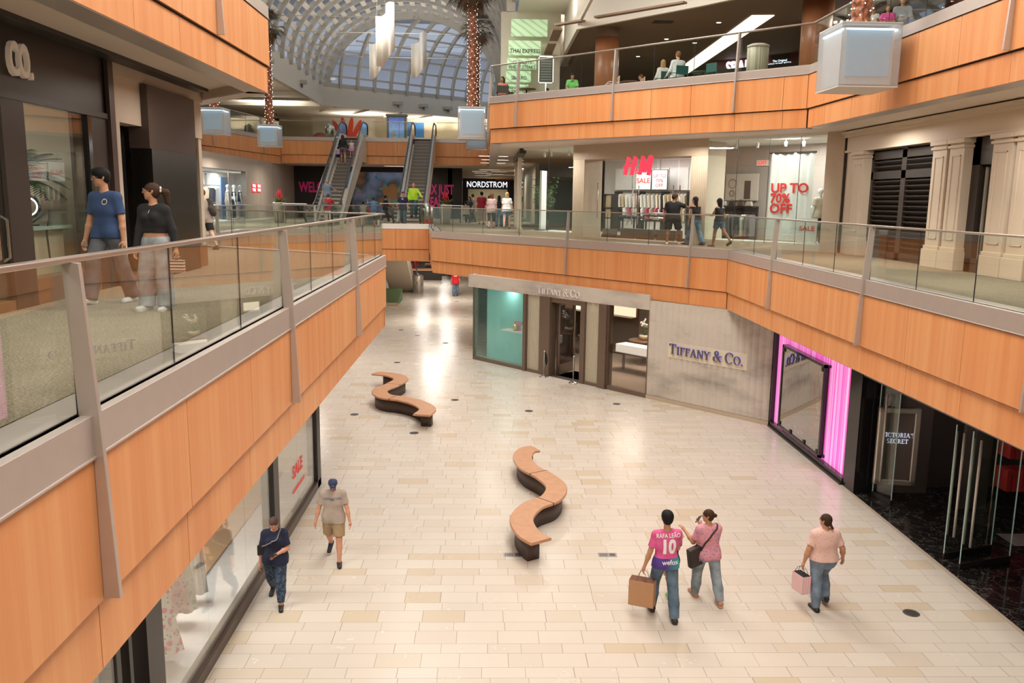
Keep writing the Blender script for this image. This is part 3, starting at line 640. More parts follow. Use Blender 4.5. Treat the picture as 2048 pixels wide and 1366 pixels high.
dress(-4.6, 8.3, -4.75, -3.1, .36, M('mauve_cloth', (.38, .33, .38), .8), 'grey mauve dress seen left of the black window post')
dress(-4.5, 8.95, -4.7, -3.0, .28, M('ecru_cloth', (.6, .55, .42), .8), 'cream dress seen left of the black window post')
# ---------------- floor fittings of the lower hall ----------------
DRN = M('drain_metal', (.12, .10, .09), .5, .5)
dp = [(-4.05, 24.99), (-2.06, 22.98), (-1.07, 26.95), (1.3, 25.55), (-4.35, 41.66), (-3.39, 40), (-1.94, 37.95), (-3.64, 33.24), (-2.01, 53.64), (4.21, 26.54), (6.91, 12.53)]
lb = ['left of the far wavy bench', 'nearest to the front end of the far bench', 'behind the far wavy bench, in open floor', 'between the far bench and the marble wall', 'left edge of the far corridor', 'second in from the far corridor', 'before the left corner of the teal window', 'in the narrow part between both upper floors', 'in front of the man in red', 'at the foot of the fluted marble wall', 'beside the dark marble entrance floor']
for (x, y), s in zip(dp, lb):
    t = thing('floor_drain', 'small round dark floor cover, '+s, 'floor drain', (x, y, L1), 0, 'round covers in the tiled floor')
    G().lathe([(.13, .001), (.13, .006), (.115, .008), (.11, .004)], n=20).build('ring', DRN, t)
    G().lathe([(.108, .001), (.1, .006), (.02, .007)], n=20).build('cover', M('drain_dark', (.05, .042, .04), .5), t)
for x, y, s in ((.50, 14.77, 'left one, in front of the near bench'), (2.27, 14.77, 'right one, left of the man in pink')):
    t = thing('floor_socket', 'rectangular steel floor box in the tiles, '+s, 'floor box', (x, y, L1)); 
    G().box(-.17, .17, -.09, .09, .001, .007).build('cover', M('socket_steel', (.45, .45, .45), .3, .8), t, bevel=.003); g = G()
    for i in range(5): g.box(-.14+i*.03, -.125+i*.03, -.06, .06, .007, .009)
    g.box(.04, .14, -.05, .05, .007, .009); g.build('plate', M('socket_dark', (.12, .12, .12), .4, .5), t)
# benches: ribbon through a centre line
BW = brown_wood('bench_wood', (.40, .20, .105), (.60, .33, .19), (3, 3, 3), .35); BB = brown_wood('bench_base', (.045, .028, .022), (.09, .06, .05), (30, 30, .5), .55)
def bench(label, pts, w, cuts):
    t = thing('wavy_bench', label, 'bench', group='wavy wooden benches in the lower hall'); P = []
    n = len(pts)
    for i in range(n-1):   # Catmull-Rom
        p0, p1, p2, p3 = [Vector(pts[max(0, min(n-1, j))]) for j in (i-1, i, i+1, i+2)]
        for k in range(12):
            s = k/12; P.append(.5*((2*p1)+(p2-p0)*s+(2*p0-5*p1+4*p2-p3)*s*s+(3*p1-p0-3*p2+p3)*s**3))
    P.append(Vector(pts[-1])); N = len(P)
    nr = []
    for i in range(N): d = (P[min(N-1, i+1)]-P[max(0, i-1)]).normalized(); nr.append(Vector((-d.y, d.x)))
    def ribbon(i0, i1, hw, z0, z1, ch=0):
        g = G(); prof_ = [(-hw, z0), (-hw, z1-ch), (-hw+ch, z1), (hw-ch, z1), (hw, z1-ch), (hw, z0)] if ch else [(-hw, z0), (-hw, z1), (hw, z1), (hw, z0)]
        m = len(prof_)
        for i in range(i0, i1+1):
            for a, z in prof_: g.v.append((P[i].x+nr[i].x*a, P[i].y+nr[i].y*a, z))
        for i in range(i1-i0):
            for j in range(m): g.f.append((i*m+j, i*m+(j+1) % m, (i+1)*m+(j+1) % m, (i+1)*m+j))
        g.f += [tuple(range(m)), tuple((i1-i0)*m+j for j in range(m))]
        return g
    cs = [0]+[int(c*(N-1)) for c in cuts]+[N-1]
    for a, b in zip(cs, cs[1:]): ribbon(a, b-(0 if b == N-1 else 0), w/2, L1+.40, L1+.455, .012).build('seat_top', BW, t, bevel=0)
    gs_ = G()
    for c_ in cs[1:-1]:
        p, q = P[c_], nr[c_]; d = Vector((q.y, -q.x)); a = p+q*(w/2+.004); b = p-q*(w/2+.004)
        gs_.add([(a.x+d.x*s, a.y+d.y*s, z) for s in (-.01, .01) for z in (L1+.40, L1+.458)]+[(b.x+d.x*s, b.y+d.y*s, z) for s in (-.01, .01) for z in (L1+.40, L1+.458)], [(0, 1, 3, 2), (4, 5, 7, 6), (1, 3, 7, 5), (0, 1, 5, 4), (2, 3, 7, 6)])
    gs_.build('seam', BLK2, t)
    ribbon(7, N-8, w/2-.1, L1, L1+.40).build('base', BB, t, True)
    return t
bench('nearer S-shaped wooden bench with dark ribbed base, in mid floor', [(1.2, 20.1), (.98, 19.95), (.85, 19.35), (.98, 18.6), (1.3, 18.0), (1.50, 17.3), (1.33, 16.6), (.92, 16.15), (.68, 15.45), (.78, 14.75), (1.0, 14.38)], .46, [.36, .64])
bench('farther wavy wooden bench with dark base, near the left balcony', [(-3.95, 29.1), (-3.3, 28.75), (-2.95, 28.1), (-3.15, 27.2), (-3.45, 26.4), (-3.2, 25.6), (-2.6, 25.25), (-2.05, 24.7), (-1.75, 24.0), (-1.88, 23.3)], .5, [.33, .62])
# ---------------- middle floor, left: dark shop front ----------------
FC = wall_frame((-5.9, -5), (-5.9, 30))   # u = y + 5
def Wc(u0, u1, w0, w1, z0, z1): return G().box(u0, u1, w0, w1, z0, z1, FC)
BW2 = brown_wood('reddish_kick', (.16, .065, .03), (.24, .11, .05), (2, 2, 8))
cs = struct('wall_left', Wc(0, 18.63, -.3, .0, 2.65, 3.5), DBR)
Wc(0, 18.63, 0, .05, 2.57, 2.65).build('trim', BLK2, cs); Wc(17.9, 18.63, -.3, .02, 0, 2.65).build('pilaster', DBR, cs); Wc(18.45, 18.63, .02, .08, 0, 3.5).build('pilaster', M('plum_brown', (.07, .045, .04), .4), cs)
Wc(15.55, 16.06, -.25, .04, 0, 2.57).build('post', DBR, cs); Wc(17.79, 17.9, -.2, .03, .3, 2.57).build('post', BLK, cs); Wc(16.06, 17.9, -.2, .03, 0, .34).box(8, 15.6, -.2, .03, 0, .12, FC).build('kick_board', BW2, cs)
st = thing('shop_sign', 'large condensed pale letters CO on the dark shop front', 'sign')
text('CO.', .56, FC, 16.02, .03, 3.04, M('letter_ivory', (.62, .5, .38), .5, em=(.8, .66, .5), es=.12), st, .03, bold=.022, sx=.55)
wn_ = struct('window_5', Wc(16.06, 17.79, -.03, -.015, .34, 2.57), SHOPG)
Wc(8, 15.55, -.03, -.015, .12, 2.57).build('window_pane', SHOPG, wn_); Wc(14.5, 14.52, -.035, -.01, .12, 2.57).build('joint_seal', BLK2, wn_)
G().tube([FC(15.35, .04, .62), FC(15.35, .11, .66), FC(15.35, .11, 1.12), FC(15.35, .04, 1.16)], .018, 8).tube([FC(15.15, .04, .62), FC(15.15, .11, .66), FC(15.15, .11, 1.12), FC(15.15, .04, 1.16)], .018, 8).build('door_handle', STEEL, wn_)
bw = struct('wall_left', Wc(18.63, 22.8, -.3, .02, 2.57, 3.5), M('cream_panel', (.56, .46, .36), .7))
Wc(18.63, 18.9, -.3, .02, .12, 2.57).build('jamb', MATS['cream_panel'], bw); Wc(18.63, 22.8, .02, .06, 3.28, 3.5).build('cornice', MATS['cream_panel'], bw); Wc(18.6, 19.76, -.3, .04, 0, .12).build('baseboard', BW2, bw)
struct('door_2', Wc(18.9, 19.76, -.4, -.28, .0, 2.57), M('dark_glass', (.02, .018, .018), .06, spec=.8))
struct('wall_left', Wc(19.76, 22.05, -.2, .14, 2.21, 3.26), M('brown_board', (.07, .048, .04), .5)); struct('wall_left', Wc(19.78, 21.95, -.2, .16, 0, 2.21), M('black_gloss_panel', (.004, .004, .004), .25))
struct('wall_left', Wc(22.05, 22.4, -.3, .03, .42, 2.57), M('dark_mirror_stone', (.02, .025, .025), .04, spec=.9)); struct('baseboard_left', Wc(22.05, 22.7, -.3, .06, 0, .42), BW2)
struct('trim_5', Wc(15, 22.3, .1, .35, 3.44, 3.5), BLK2)
struct('wall_back', G().box(-26, -5.9, 17.62, 17.8, 0, 3.5), MATS['cream_panel'])
struct('wall_back', G().box(-12, -5.95, 13.4, 13.55, 0, 3.5), M('shop_wall', (.5, .44, .36), .7)); struct('wall_left', G().box(-12.1, -12, -5, 13.5, 0, 3.5), MATS['shop_wall'])
lamp('shop_lamp', 'AREA', (-8.2, 10.5, 3.3), 120, 1.5, 1.5, color=(1, .93, .82)); lamp('shop_lamp', 'AREA', (-8, 5, 3.3), 60, 1, 1, color=(1, .93, .82))
for u_ in (10.9, 12.2): lamp('wall_spot', 'SPOT', wall_frame((1.4, 35.2), (10.3, 24.6))(u_, 1.3, 3.44), 150, .1, rot=(math.radians(38), 0, math.radians(-50)), spot=1.3, blend=.8, color=(1, .95, .9))  # added corridor spots that brighten the sale banner, no fixtures built
# feather palm, desk, ring light, seated customer
def leaflet(g, p, d, s, L, w):
    d = d.normalized(); s = s.normalized(); g.add([p-d*w, p+d*w, p+s*L+d*L*.35+Vector((0, 0, -L*.15))], [(0, 1, 2)])
def feather_palm(name, label, loc, h, n, L, mats, seed=1):
    t = thing(name, label, 'palm', loc); r = random.Random(seed)
    g = G(); k = 14
    g.tube([(0.03*math.sin(i*.7), 0.02*math.cos(i), h*i/k) for i in range(k+1)], [.085+.02*(i % 2) for i in range(k+1)], 12); g.build('trunk', mats[0], t)
    g = G()
    for i in range(n):
        a = 2*PI*i/n+r.uniform(-.2, .2); el = r.uniform(.15, 1.15); pts = []; p = Vector((0, 0, h)); v = Vector((math.cos(a)*math.cos(el), math.sin(a)*math.cos(el), math.sin(el)))
        for j in range(11): pts.append(p.copy()); p = p+v*L/10; v = (v+Vector((0, 0, -.13))).normalized()
        g.tube(pts, [.014-.001*j for j in range(11)], 5)
        for j in range(2, 21):
            f = j/20*10; q = pts[min(9, int(f))].lerp(pts[min(10, int(f)+1)], f-int(f)); d = (pts[min(10, int(f)+1)]-pts[max(0, int(f)-1)]).normalized(); sd = d.cross(Vector((0, 0, 1)))
            ll = L*.30*math.sin(PI*(.12+.85*j/21)); leaflet(g, q, d, sd, ll, .02); leaflet(g, q, d, -sd, ll, .02)
    g.build('frond', mats[1], t); return t
PT = brown_wood('palm_trunk', (.06, .035, .02), (.14, .08, .045), (20, 20, 20), .9)
feather_palm('indoor_palm', 'feathery artificial palm behind the dark shop window', (-6.8, 12.4, .985), .62, 30, .78, (PT, M('palm_green', (.045, .11, .03), .5)))
d = thing('counter', 'pale counter with a white glossy top behind the shop window', 'counter')
G().box(-7.4, -6.25, 10.9, 12.9, .93, .98).build('worktop', M('mint_glass', (.5, .62, .55), .15), d); G().box(-7.3, -6.35, 11.4, 12.8, 0, .93).build('cabinet', M('cream_laminate', (.62, .54, .4), .5), d)
rl = thing('ring_light', 'glowing ring lamp with a pink phone standing on the counter', 'lamp', (-6.5, 12.15, .98))
def torus(g, c, R, r, n=28, m=8, ax=(1, 0, 0), up=(0, 0, 1)):
    ax = Vector(ax).normalized(); u = Vector(up); v = ax.cross(u); c = Vector(c); b = len(g.v)
    g.v += [tuple(c+(u*math.cos(2*PI*i/n)+v*math.sin(2*PI*i/n))*(R+r*math.cos(2*PI*j/m))+ax*r*math.sin(2*PI*j/m)) for i in range(n) for j in range(m)]
    g.f += [(b+i*m+j, b+i*m+(j+1) % m, b+((i+1) % n)*m+(j+1) % m, b+((i+1) % n)*m+j) for i in range(n) for j in range(m)]; return g
AX = (.45, -.9, 0)
torus(G(), (0, 0, .27), .15, .026, ax=AX).build('ring', M('ring_black', (.02, .02, .02), .4), rl, True); torus(G(), (.012, -.024, .27), .125, .009, ax=AX).build('light_tube', M('ring_glow', (1, 1, 1), .5, em=(.85, .9, 1), es=4), rl, True)
G().box(-.035, .035, -.008, .008, .17, .36, lambda x, y, z: (x*.9-y*.45, x*.45+y*.9, z)).build('phone', M('pink_phone', (.8, .08, .2), .4, em=(.8, .1, .25), es=.4), rl)
G().tube([(.0, .03, .13), (.05, .03, .05), (.28, .05, .22), (.22, .05, -.1), (.24, .05, -.5)], .014, 8).box(-.05, .1, -.05, .1, 0, .02).build('arm', BLK2, rl)
# ---------------- middle floor, right: pilaster wall with louvres ----------------
FR = wall_frame((10.3, 24.65), (10.3, -5))
PLS = M('pilaster_paint', (.66, .55, .43), .6, var=.02)
rw = struct('wall_right', G().box(0, 30, -.4, -.12, 2.88, 3.5, FR), PLS)
g = G()
for z0, z1, w in ((2.88, 2.94, .02), (2.94, 3.3, -.02), (3.3, 3.38, .06), (3.38, 3.46, .14)): g.box(0, 30, -.2, w, z0, z1, FR)
g.build('cornice', PLS, rw); G().box(0, .5, -.4, -.05, 0, 2.88, FR).build('wall_face', PLS, rw); G().box(0, .06, -.1, .0, 0, 3.5, FR).build('shadow_gap', BLK2, rw)
def pilaster(u0, u1):
    p = struct('trim_6', G().box(u0, u1, -.4, .0, 0, 2.88, FR), PLS); c = (u0+u1)/2
    g = G().box(u0-.06, u1+.06, -.42, .05, 0, .42, FR).box(u0-.03, u1+.03, -.41, .025, .42, .5, FR).box(u0-.04, u1+.04, -.41, .04, 2.68, 2.74, FR).box(u0-.06, u1+.06, -.42, .06, 2.78, 2.88, FR); g.build('base_and_capital', PLS, p, bevel=.01)
    g = G(); a, b, z0, z1, t = u0+.12, u1-.12, .66, 2.52, .02
    g.box(a, a+t, 0, .014, z0, z1, FR).box(b-t, b, 0, .014, z0, z1, FR).box(a, b, 0, .014, z0, z0+t, FR).box(a, b, 0, .014, z1-t, z1, FR); g.build('raised_moulding', PLS, p)
for a, b in ((.62, 1.28), (4.95, 5.55), (5.68, 6.26), (7.32, 7.95), (8.1, 8.7), (12.6, 13.2), (13.35, 13.95), (17, 17.6), (21, 21.6)): pilaster(a, b)
LV = M('louvre_dark', (.035, .026, .022), .45)
def louvres(u0, u1, label):
    t = struct('door_3', G().box(u0, u1, -.4, -.36, 0, 2.88, FR), M('louvre_back', (.008, .007, .007), .7)); m_ = (u0+u1)/2
    for a, b in ((u0, m_), (m_, u1)):
        g = G().box(a, a+.12, -.36, -.24, 0, 2.88, FR).box(b-.12, b, -.36, -.24, 0, 2.88, FR)
        for z in (0, 2.1, 2.62): g.box(a, b, -.36, -.24, z, z+.2, FR)
        g.build('shutter_frame', LV, t); g = G(); z = .25
        while z < 2.58:
            if not 2.0 < z < 2.3: g.add([FR(a+.12, -.35, z), FR(b-.12, -.35, z), FR(b-.12, -.25, z+.09), FR(a+.12, -.25, z+.09), FR(a+.12, -.35, z+.02), FR(b-.12, -.35, z+.02), FR(b-.12, -.25, z+.11), FR(a+.12, -.25, z+.11)], [(0, 1, 2, 3), (4, 5, 6, 7), (2, 3, 7, 6), (0, 1, 5, 4)])
            z += .13
        g.build('louvre_slats', LV, t)
louvres(1.28, 4.95, ''); louvres(13.95, 17, '')
for a, b in ((6.26, 7.32), (8.7, 12.6)):
    t = struct('door_4', G().box(a, a+.3, -.4, -.2, 0, 2.88, FR).box(b-.12, b, -.4, -.2, 0, 2.88, FR).box(a, b, -.4, -.2, 2.3, 2.88, FR).box(a, b, -.4, -.2, 0, .3, FR), LV)
    G().box(a+.3, b-.12, -.36, -.34, .3, 2.3, FR).build('window_pane', glass('door_pane', (.5, .45, .38), 0, 1.4, .3, (.16, .12, .09)), t); G().box(a+.36, a+.42, -.34, -.3, .3, 2.25, FR).build('door_handle', M('pale_metal', (.5, .5, .42), .4), t)
struct('wall_right', G().box(10.9, 11, -5, 24, 0, 3.5), M('dim_wall', (.10, .08, .065), .7))
# ---------------- middle floor: clothes shop with the red letters ----------------
FH = wall_frame((1.4, 35.2), (10.3, 24.6))
def Wh(u0, u1, w0, w1, z0, z1): return G().box(u0, u1, w0, w1, z0, z1, FH)
CT = M('cream_cladding', (.62, .53, .40), .5); CT2 = M('tan_cladding', (.50, .405, .30), .55)
hw = struct('wall_right', Wh(2.86, 9.08, -1.0, .02, 2.95, 3.5), CT2)
def column(u0, u1):
    g = Wh(u0, u1, -1.0, 0, 0, 2.95); c = g.build('column', CT, hw); g = G()
    k = int((u1-u0)/.075)
    for i in range(k): g.box(u0+i*.075+.004, u0+i*.075+.071, 0, .008, 0, 2.95, FH)
    g.build('ribbed_tiles', CT, hw)
column(2.86, 3.46); column(8.4, 9.08); Wh(13.25, 13.8, -.6, .02, 0, 3.5).build('column', CT2, hw)
struct('ceiling', G().prism([FH(0, -9, 0)[:2], FH(0, 0, 0)[:2], FH(13.8, 0, 0)[:2], FH(13.8, -9, 0)[:2]], 3.42, 3.5), WHITE)
struct('floor', G().prism([FH(0, -9, 0)[:2], FH(0, -.1, 0)[:2], FH(13.8, -.1, 0)[:2], FH(13.8, -9, 0)[:2]], .002, .015), M('shop_floor', (.42, .33, .25), .35))
hb = struct('wall_back', Wh(-1.5, 15, -7.2, -6.6, 0, 3.5), M('shop_white', (.72, .66, .64), .6))
g = G()
for i in range(9): g.box(-.6+i*1.05, .4+i*1.05, -6.6, -6.35, 1.92, 2.88, FH)
g.build('wall_cabinet', M('cabinet_white', (.85, .8, .78), .4), hb); Wh(-.6, 9, -6.6, -6.2, .0, .5).build('plinth', M('cabinet_white'), hb)
for a, b, nme in ((0, 2.86, 'window_6'), (9.08, 13.25, 'window_7')):
    w_ = struct(nme, Wh(a, b, -1.3 if a == 0 else -1.0, -.05, 0, .2 if a else .17), M('white_plinth', (.78, .76, .75), .5))
    w_.data.materials[0] = M('display_plinth', (.74, .72, .66), .5); Wh(a, b, -.06, .02, 0, .16).build('sill', CT, w_)
    e = [a, 1.48, b] if a == 0 else [a, 10.2, 11.35, 12.4, b]
    for p, q in zip(e, e[1:]): Wh(p+.004, q-.004, -.02, -.008, .16, 3.46).build('window_pane', SHOPG, w_)
    for p in e[1:-1]: Wh(p-.006, p+.006, -.021, -.007, .16, 3.46).build('joint_seal', BLK2, w_)
wr = struct('window_8', G().box(1.38, 1.42, 35.2, 46, 0, .18), CT); g = G()
for y in (38.6, 42.2): G().box(1.39, 1.41, y-3.3, y, .18, 3.46).build('window_pane', SHOPG, wr)
G().box(1.3, 1.55, 43.5, 44.3, 0, 3.5).build('column', CT2, wr); G().box(1.3, 1.42, 38.7, 39.1, 0, 3.5).build('column', CT, wr); G().box(1.25, 1.5, 35.4, 45, 3.3, 3.5).build('black_track', BLK2, wr)
struct('wall_right', G().box(1.45, 1.6, 44.3, 50, 0, 3.5).box(2.7, 2.9, 50, 84, 0, 3.5), CT2)
for u, w, e in ((5.5, -3.6, 130), (1.2, -2.2, 140), (11.4, -1.6, 150), (8.0, -5, 70), (2.5, -4.6, 90), (11.9, -.3, 60), (12.2, -.28, 30)): lamp('shop_lamp', 'AREA', FH(u, w, 3.38), e, 1.6, 1.2, color=(1, .95, .93))  # last pair added close to the glass to brighten the sale banner
HR = M('hm_red', (.85, .02, .05), .4, em=(1, .07, .13), es=.7)
s = thing('shop_sign', 'slanted red glowing H and M letters hanging in the shop entrance', 'sign')
def brush(pts, t, nme='letter'):
    g = G()
    for a, b in pts:
        a = Vector(a); b = Vector(b); k = .062; d_ = (b-a).normalized(); n_ = Vector((d_.y, -d_.x))*k
        g.prism([(a-n_*.8)[:], (a+n_*1.1)[:], (b+n_)[:], (b-n_*1.1)[:]], -.05, .03, fr=lambda x, y, z: FH(5.42+x*1.05, z, 2.36+y*.66))
    g.build(nme, HR, s)
brush([((.04, .0), (.22, .96)), ((.34, -.02), (.52, .98)), ((-.02, .38), (.56, .56))], 0)
brush([((.70, .0), (.86, .98)), ((.86, .92), (.90, .12)), ((.90, .12), (1.18, .98)), ((1.08, -.04), (1.22, 1.0))], 0)
torus(torus(G(), (0, 0, 0), .05, .022, 12, 6, (0, 1, 0)), (0.01, 0, .085), .03, .018, 12, 6, (0, 1, 0)).box(.03, .075, -.02, .02, -.06, .0).build('ampersand', HR, s).matrix_local = Matrix(((.643, .766, 0, FH(6.02, 0, 0)[0]), (-.766, .643, 0, FH(6.02, 0, 0)[1]), (0, 0, 1, 2.45), (0, 0, 0, 1)))
for u in (5.6, 6.5): G().tube([FH(u, -.02, 2.95), FH(u, -.02, 3.0)], .008, 6).build('hanging_rod', STEEL, s)
# frameless glass doors with tall pulls
for i, (u0, u1, w) in enumerate(((3.5, 4.3, -1.0), (4.3, 5.2, -1.0), (5.25, 6.15, -1.0), (6.2, 7.1, -1.0), (7.15, 8.05, -1.0))):
    t = thing('glass_door', ['fixed glass leaf beside the left cream column', 'shop glass door left of the hanging red letters', 'glass door directly under the red letters', 'glass door right of the red letters', 'glass door nearest the man in black'][i], 'door', group='glass doors of the clothes shop')
    Wh(u0+.01, u1-.01, w-.01, w, .12, 2.9).build('glass_panel', SHOPG, t); Wh(u0+.01, u1-.01, w-.02, w+.01, .015, .12).build('bottom_rail', BRONZE, t)
    if i: G().tube([FH(u0+.12 if i % 2 == 0 else u1-.12, w+.06, .55), FH(u0+.12 if i % 2 == 0 else u1-.12, w+.06, 2.0)], .018, 8).build('door_handle', STEEL, t, True)
    else: G().tube([FH(u0+.12, w+.4, .75), FH(u0+.12, w+.4, 2.1)], .02, 8).build('door_handle', STEEL, t, True)
# sale posters, banner, mannequin
RI = M('red_ink', (.8, .04, .03), .5); PW = M('poster_white', (.82, .8, .78), .6)
for u, s_, sz, lab in ((1.65, 'SALE', .3, 'square white poster with the word SALE above the clothes racks'), (2.55, 'UP TO\n70%\nOFF', .2, 'square white poster with three red lines above the racks')):
    t = thing('poster', lab, 'poster', group='square posters on the back wall'); Wh(u-.4, u+.4, -5.7, -5.66, 1.93, 2.75).build('sheet', PW, t); text(s_, sz, FH, u, -5.655, 2.3, RI, t, .001, bold=.01, sx=1.2); Wh(u-.42, u+.42, -5.72, -5.69, 1.9, 2.78).build('frame', BLK2, t)
    G().tube([FH(u, -5.7, 2.78), FH(u, -5.7, 3.4)], .01, 6).build('hanging_rod', BLK2, t)
t = thing('sale_banner', 'tall white fabric banner reading UP TO 70% OFF in the shop window', 'banner'); n_ = 28; g = G()
for i in range(n_+1):
    u = 11.1+1.5*i/n_; w = -.5+.025*math.sin(i*1.3)+.02*math.sin(i*.5)
    g.v += [FH(u-.02, w, .26), FH(u+.03, w*1.0, 2.97)]
g.f += [(2*i, 2*i+2, 2*i+3, 2*i+1) for i in range(n_)]; g.build('cloth', M('banner_white', (.85, .83, .81), .8), t, True)
Wh(11.05, 12.65, -.53, -.47, 2.95, 3.0).build('rail', BLK2, t)
for s_, z, k in (('UP TO', 1.88, 1.3), ('70%', 1.56, 1.2), ('OFF', 1.24, 1.3)): text(s_, .40, FH, 11.2, -.445, z, RI, t, .001, name='printed_letters', bold=.028, sx=k*.86, align='LEFT')
t = thing('sale_board', 'short white board with the word SALE leaning low in the shop window', 'poster'); Wh(12.25, 12.9, -.42, -.38, .2, .98).build('sheet', PW, t); text('SALE', .2, FH, 12.58, -.375, .66, RI, t, .001, name='printed_letters', bold=.02, sx=1.25)
t = thing('standing_banner', 'narrow white banner with red print seen edge on in the left shop window', 'banner'); FB = wall_frame(FH(.35, -.95, 0)[:2], FH(.62, -.4, 0)[:2])
G().box(0, .6, -.04, .04, .2, 2.6, FB).build('panel', PW, t); text('UP TO 70% OFF', .1, FB, .3, .045, 1.5, RI, t, .001, name='printed_letters'); G().box(-.1, .7, -.2, .2, .17, .2, FB).build('foot', BLK2, t)
for a, b in ((.15, .04), (.42, -.02)): text('SALE', .16, FB, a+.05, .045, 1.9-b*5, RI, t, .001, name='printed_letters', bold=.02)
pl = thing('potted_bamboo', 'leafy green bamboo plant in the left window of the clothes shop', 'plant', FH(-.4, -1.6, .17)); G().lathe([(.18, 0), (.22, .4), (.2, .42)], n=18).build('pot', BLK2, pl, True)
r = random.Random(5); gl = G(); gs = G()
for i in range(9):
    a = r.uniform(0, 6.28); top = Vector((.35*math.cos(a), .35*math.sin(a), r.uniform(1.2, 1.9))); gs.tube([(0, 0, .4), top*.5+Vector((0, 0, .3)), top], .008, 5)
    for j in range(60):
        q = (top*r.uniform(.45, 1.05))+Vector((r.uniform(-.2, .2), r.uniform(-.2, .2), .2+r.uniform(-.2, .2))); d_ = Vector((r.uniform(-1, 1), r.uniform(-1, 1), r.uniform(-.6, .2))).normalized(); s2 = d_.orthogonal().normalized()*.014
        gl.add([q, q+d_*.07+s2, q+d_*.15, q+d_*.07-s2], [(0, 1, 2, 3)])
gs.build('stem', M('stem_green'), pl); gl.build('leaf', M('bamboo_leaf', (.05, .11, .03), .5), pl)
# hanging garments
GC = [(.75, .62, .45), (.82, .76, .66), (.6, .47, .33), (.86, .82, .76), (.5, .42, .33), (.16, .15, .17), (.3, .32, .38), (.7, .7, .68), (.55, .1, .18), (.05, .05, .06), (.4, .45, .55)]
GM = [M('garment_%s' % 'abcdefghijk'[i], c, .85) for i, c in enumerate(GC)]
CNM = ['sand', 'ivory', 'tan', 'cream', 'olive', 'charcoal', 'slate', 'pale grey', 'crimson', 'black', 'dusty blue']
def garment_mesh(w, h, t):
    g = G(); pr = [(-w*.32, 0), (w*.32, 0), (w*.34, -h*.45), (w*.38, -h*.95), (-w*.38, -h*.95), (-w*.34, -h*.45)]
    g.prism([(-w*.18, h*.02), (w*.18, h*.02), (w*.5, -h*.10), (w*.42, -h*.5), (w*.36, -h*.97), (-w*.36, -h*.97), (-w*.42, -h*.5), (-w*.5, -h*.10)], -t/2, t/2, fr=lambda x, y, z: (z, x, y)); return g
def hang_row(F, u0, u1, w, z, n, label, group, cols, h=.6, wd=.46, t=.06, face=False, step=None):
    proto = None; rr = random.Random(int(u0*100+z*10)); ax, ay, _ = F(0, 0, 0); bx, by, _ = F(1, 0, 0); ang = math.atan2(by-ay, bx-ax)
    for i in range(n):
        u = u0+(u1-u0)*(i+.5)/n; ci = cols[(i*3+rr.randrange(2)) % len(cols)]
        if ci not in GPROTO or GPROTO[ci][1] != (wd, h, t):
            o = garment_mesh(wd, h, t).build('hanging_garment', GM[ci]); hk = G().tube([(0, 0, 0), (0, 0, .07), (0, .03, .1)], .004, 5).build('hanger_hook', STEEL, o); GPROTO[ci] = (o, (wd, h, t)); first = True
        else: o = copy_tree(GPROTO[ci][0]); first = False
        o.location = F(u, w, z); o.rotation_euler = (0, 0, ang+(PI/2 if face else rr.uniform(-.12, .12)))
        o['label'] = '%s garment, %s' % (CNM[ci], label % (['first', 'second', 'third', 'fourth', 'fifth', 'sixth', 'seventh', 'eighth', 'ninth', 'tenth', 'eleventh', 'twelfth', 'thirteenth', 'fourteenth', 'fifteenth', 'sixteenth', 'seventeenth', 'eighteenth'][i],))
        o['category'] = 'garment'; o['group'] = group
GPROTO = {}
hang_row(FH, .0, 3.9, -6.0, 1.72, 18, '%s from the left on the upper back rail', 'garments on the upper back rail', [0, 1, 3, 7, 2, 4])
hang_row(FH, .3, 3.9, -6.0, 1.12, 14, '%s from the left on the lower back rail', 'garments on the lower back rail', [2, 3, 4, 8, 0, 6], h=.55)
hang_row(FH, 4.0, 6.2, -6.0, 1.72, 8, '%s on the dark right part of the back rail', 'garments on the right back rail', [5, 9, 6, 9, 8])
t = thing('clothes_rack', 'black metal wall rack carrying two rails of garments at the back', 'clothes rack'); g = G()
for u in (-.1, 1.25, 2.6, 3.95, 6.3): g.box(u, u+.04, -6.3, -5.75, .02, 1.85, FH)
for z in (1.8, 1.2): g.box(-.1, 6.3, -6.02, -5.98, z, z+.03, FH)
g.build('frame', BLK2, t)
def table(u0, u1, w0, w1, z, label, cols, mat=BLK2):
    t = thing('display_table', label, 'table'); Wh(u0, u1, w0, w1, z-.04, z).build('table_top', mat, t)
    for u in (u0, u1-.05):
        for w in (w0, w1-.05): Wh(u, u+.05, w, w+.05, .015, z-.04).build('leg', mat, t)
    n = len(cols)
    for i, c_ in enumerate(cols):
        a = u0+.08+(u1-u0-.16)*i/n; q = Wh(a, a+(u1-u0-.16)/n*.85, w0+.12, w1-.1, z, z+.07+.04*(i % 2)).build('folded_clothes', GM[c_], bevel=.02)
        tag(q, '%s folded stack, %s on the %s' % (CNM[c_], ['leftmost', 'second', 'third', 'fourth', 'fifth'][i], label.split(' with')[0]), 'folded clothes', 'folded clothes on the display tables')
table(2.5, 3.8, -3.4, -2.6, .75, 'left display table with dark folded stacks', [9, 5, 9])
table(3.4, 4.7, -4.4, -3.6, .85, 'middle display table with mixed folded stacks', [4, 7, 2, 10])
table(4.6, 5.8, -2.9, -2.1, .7, 'right display table with crimson folded stacks', [8, 3, 8])
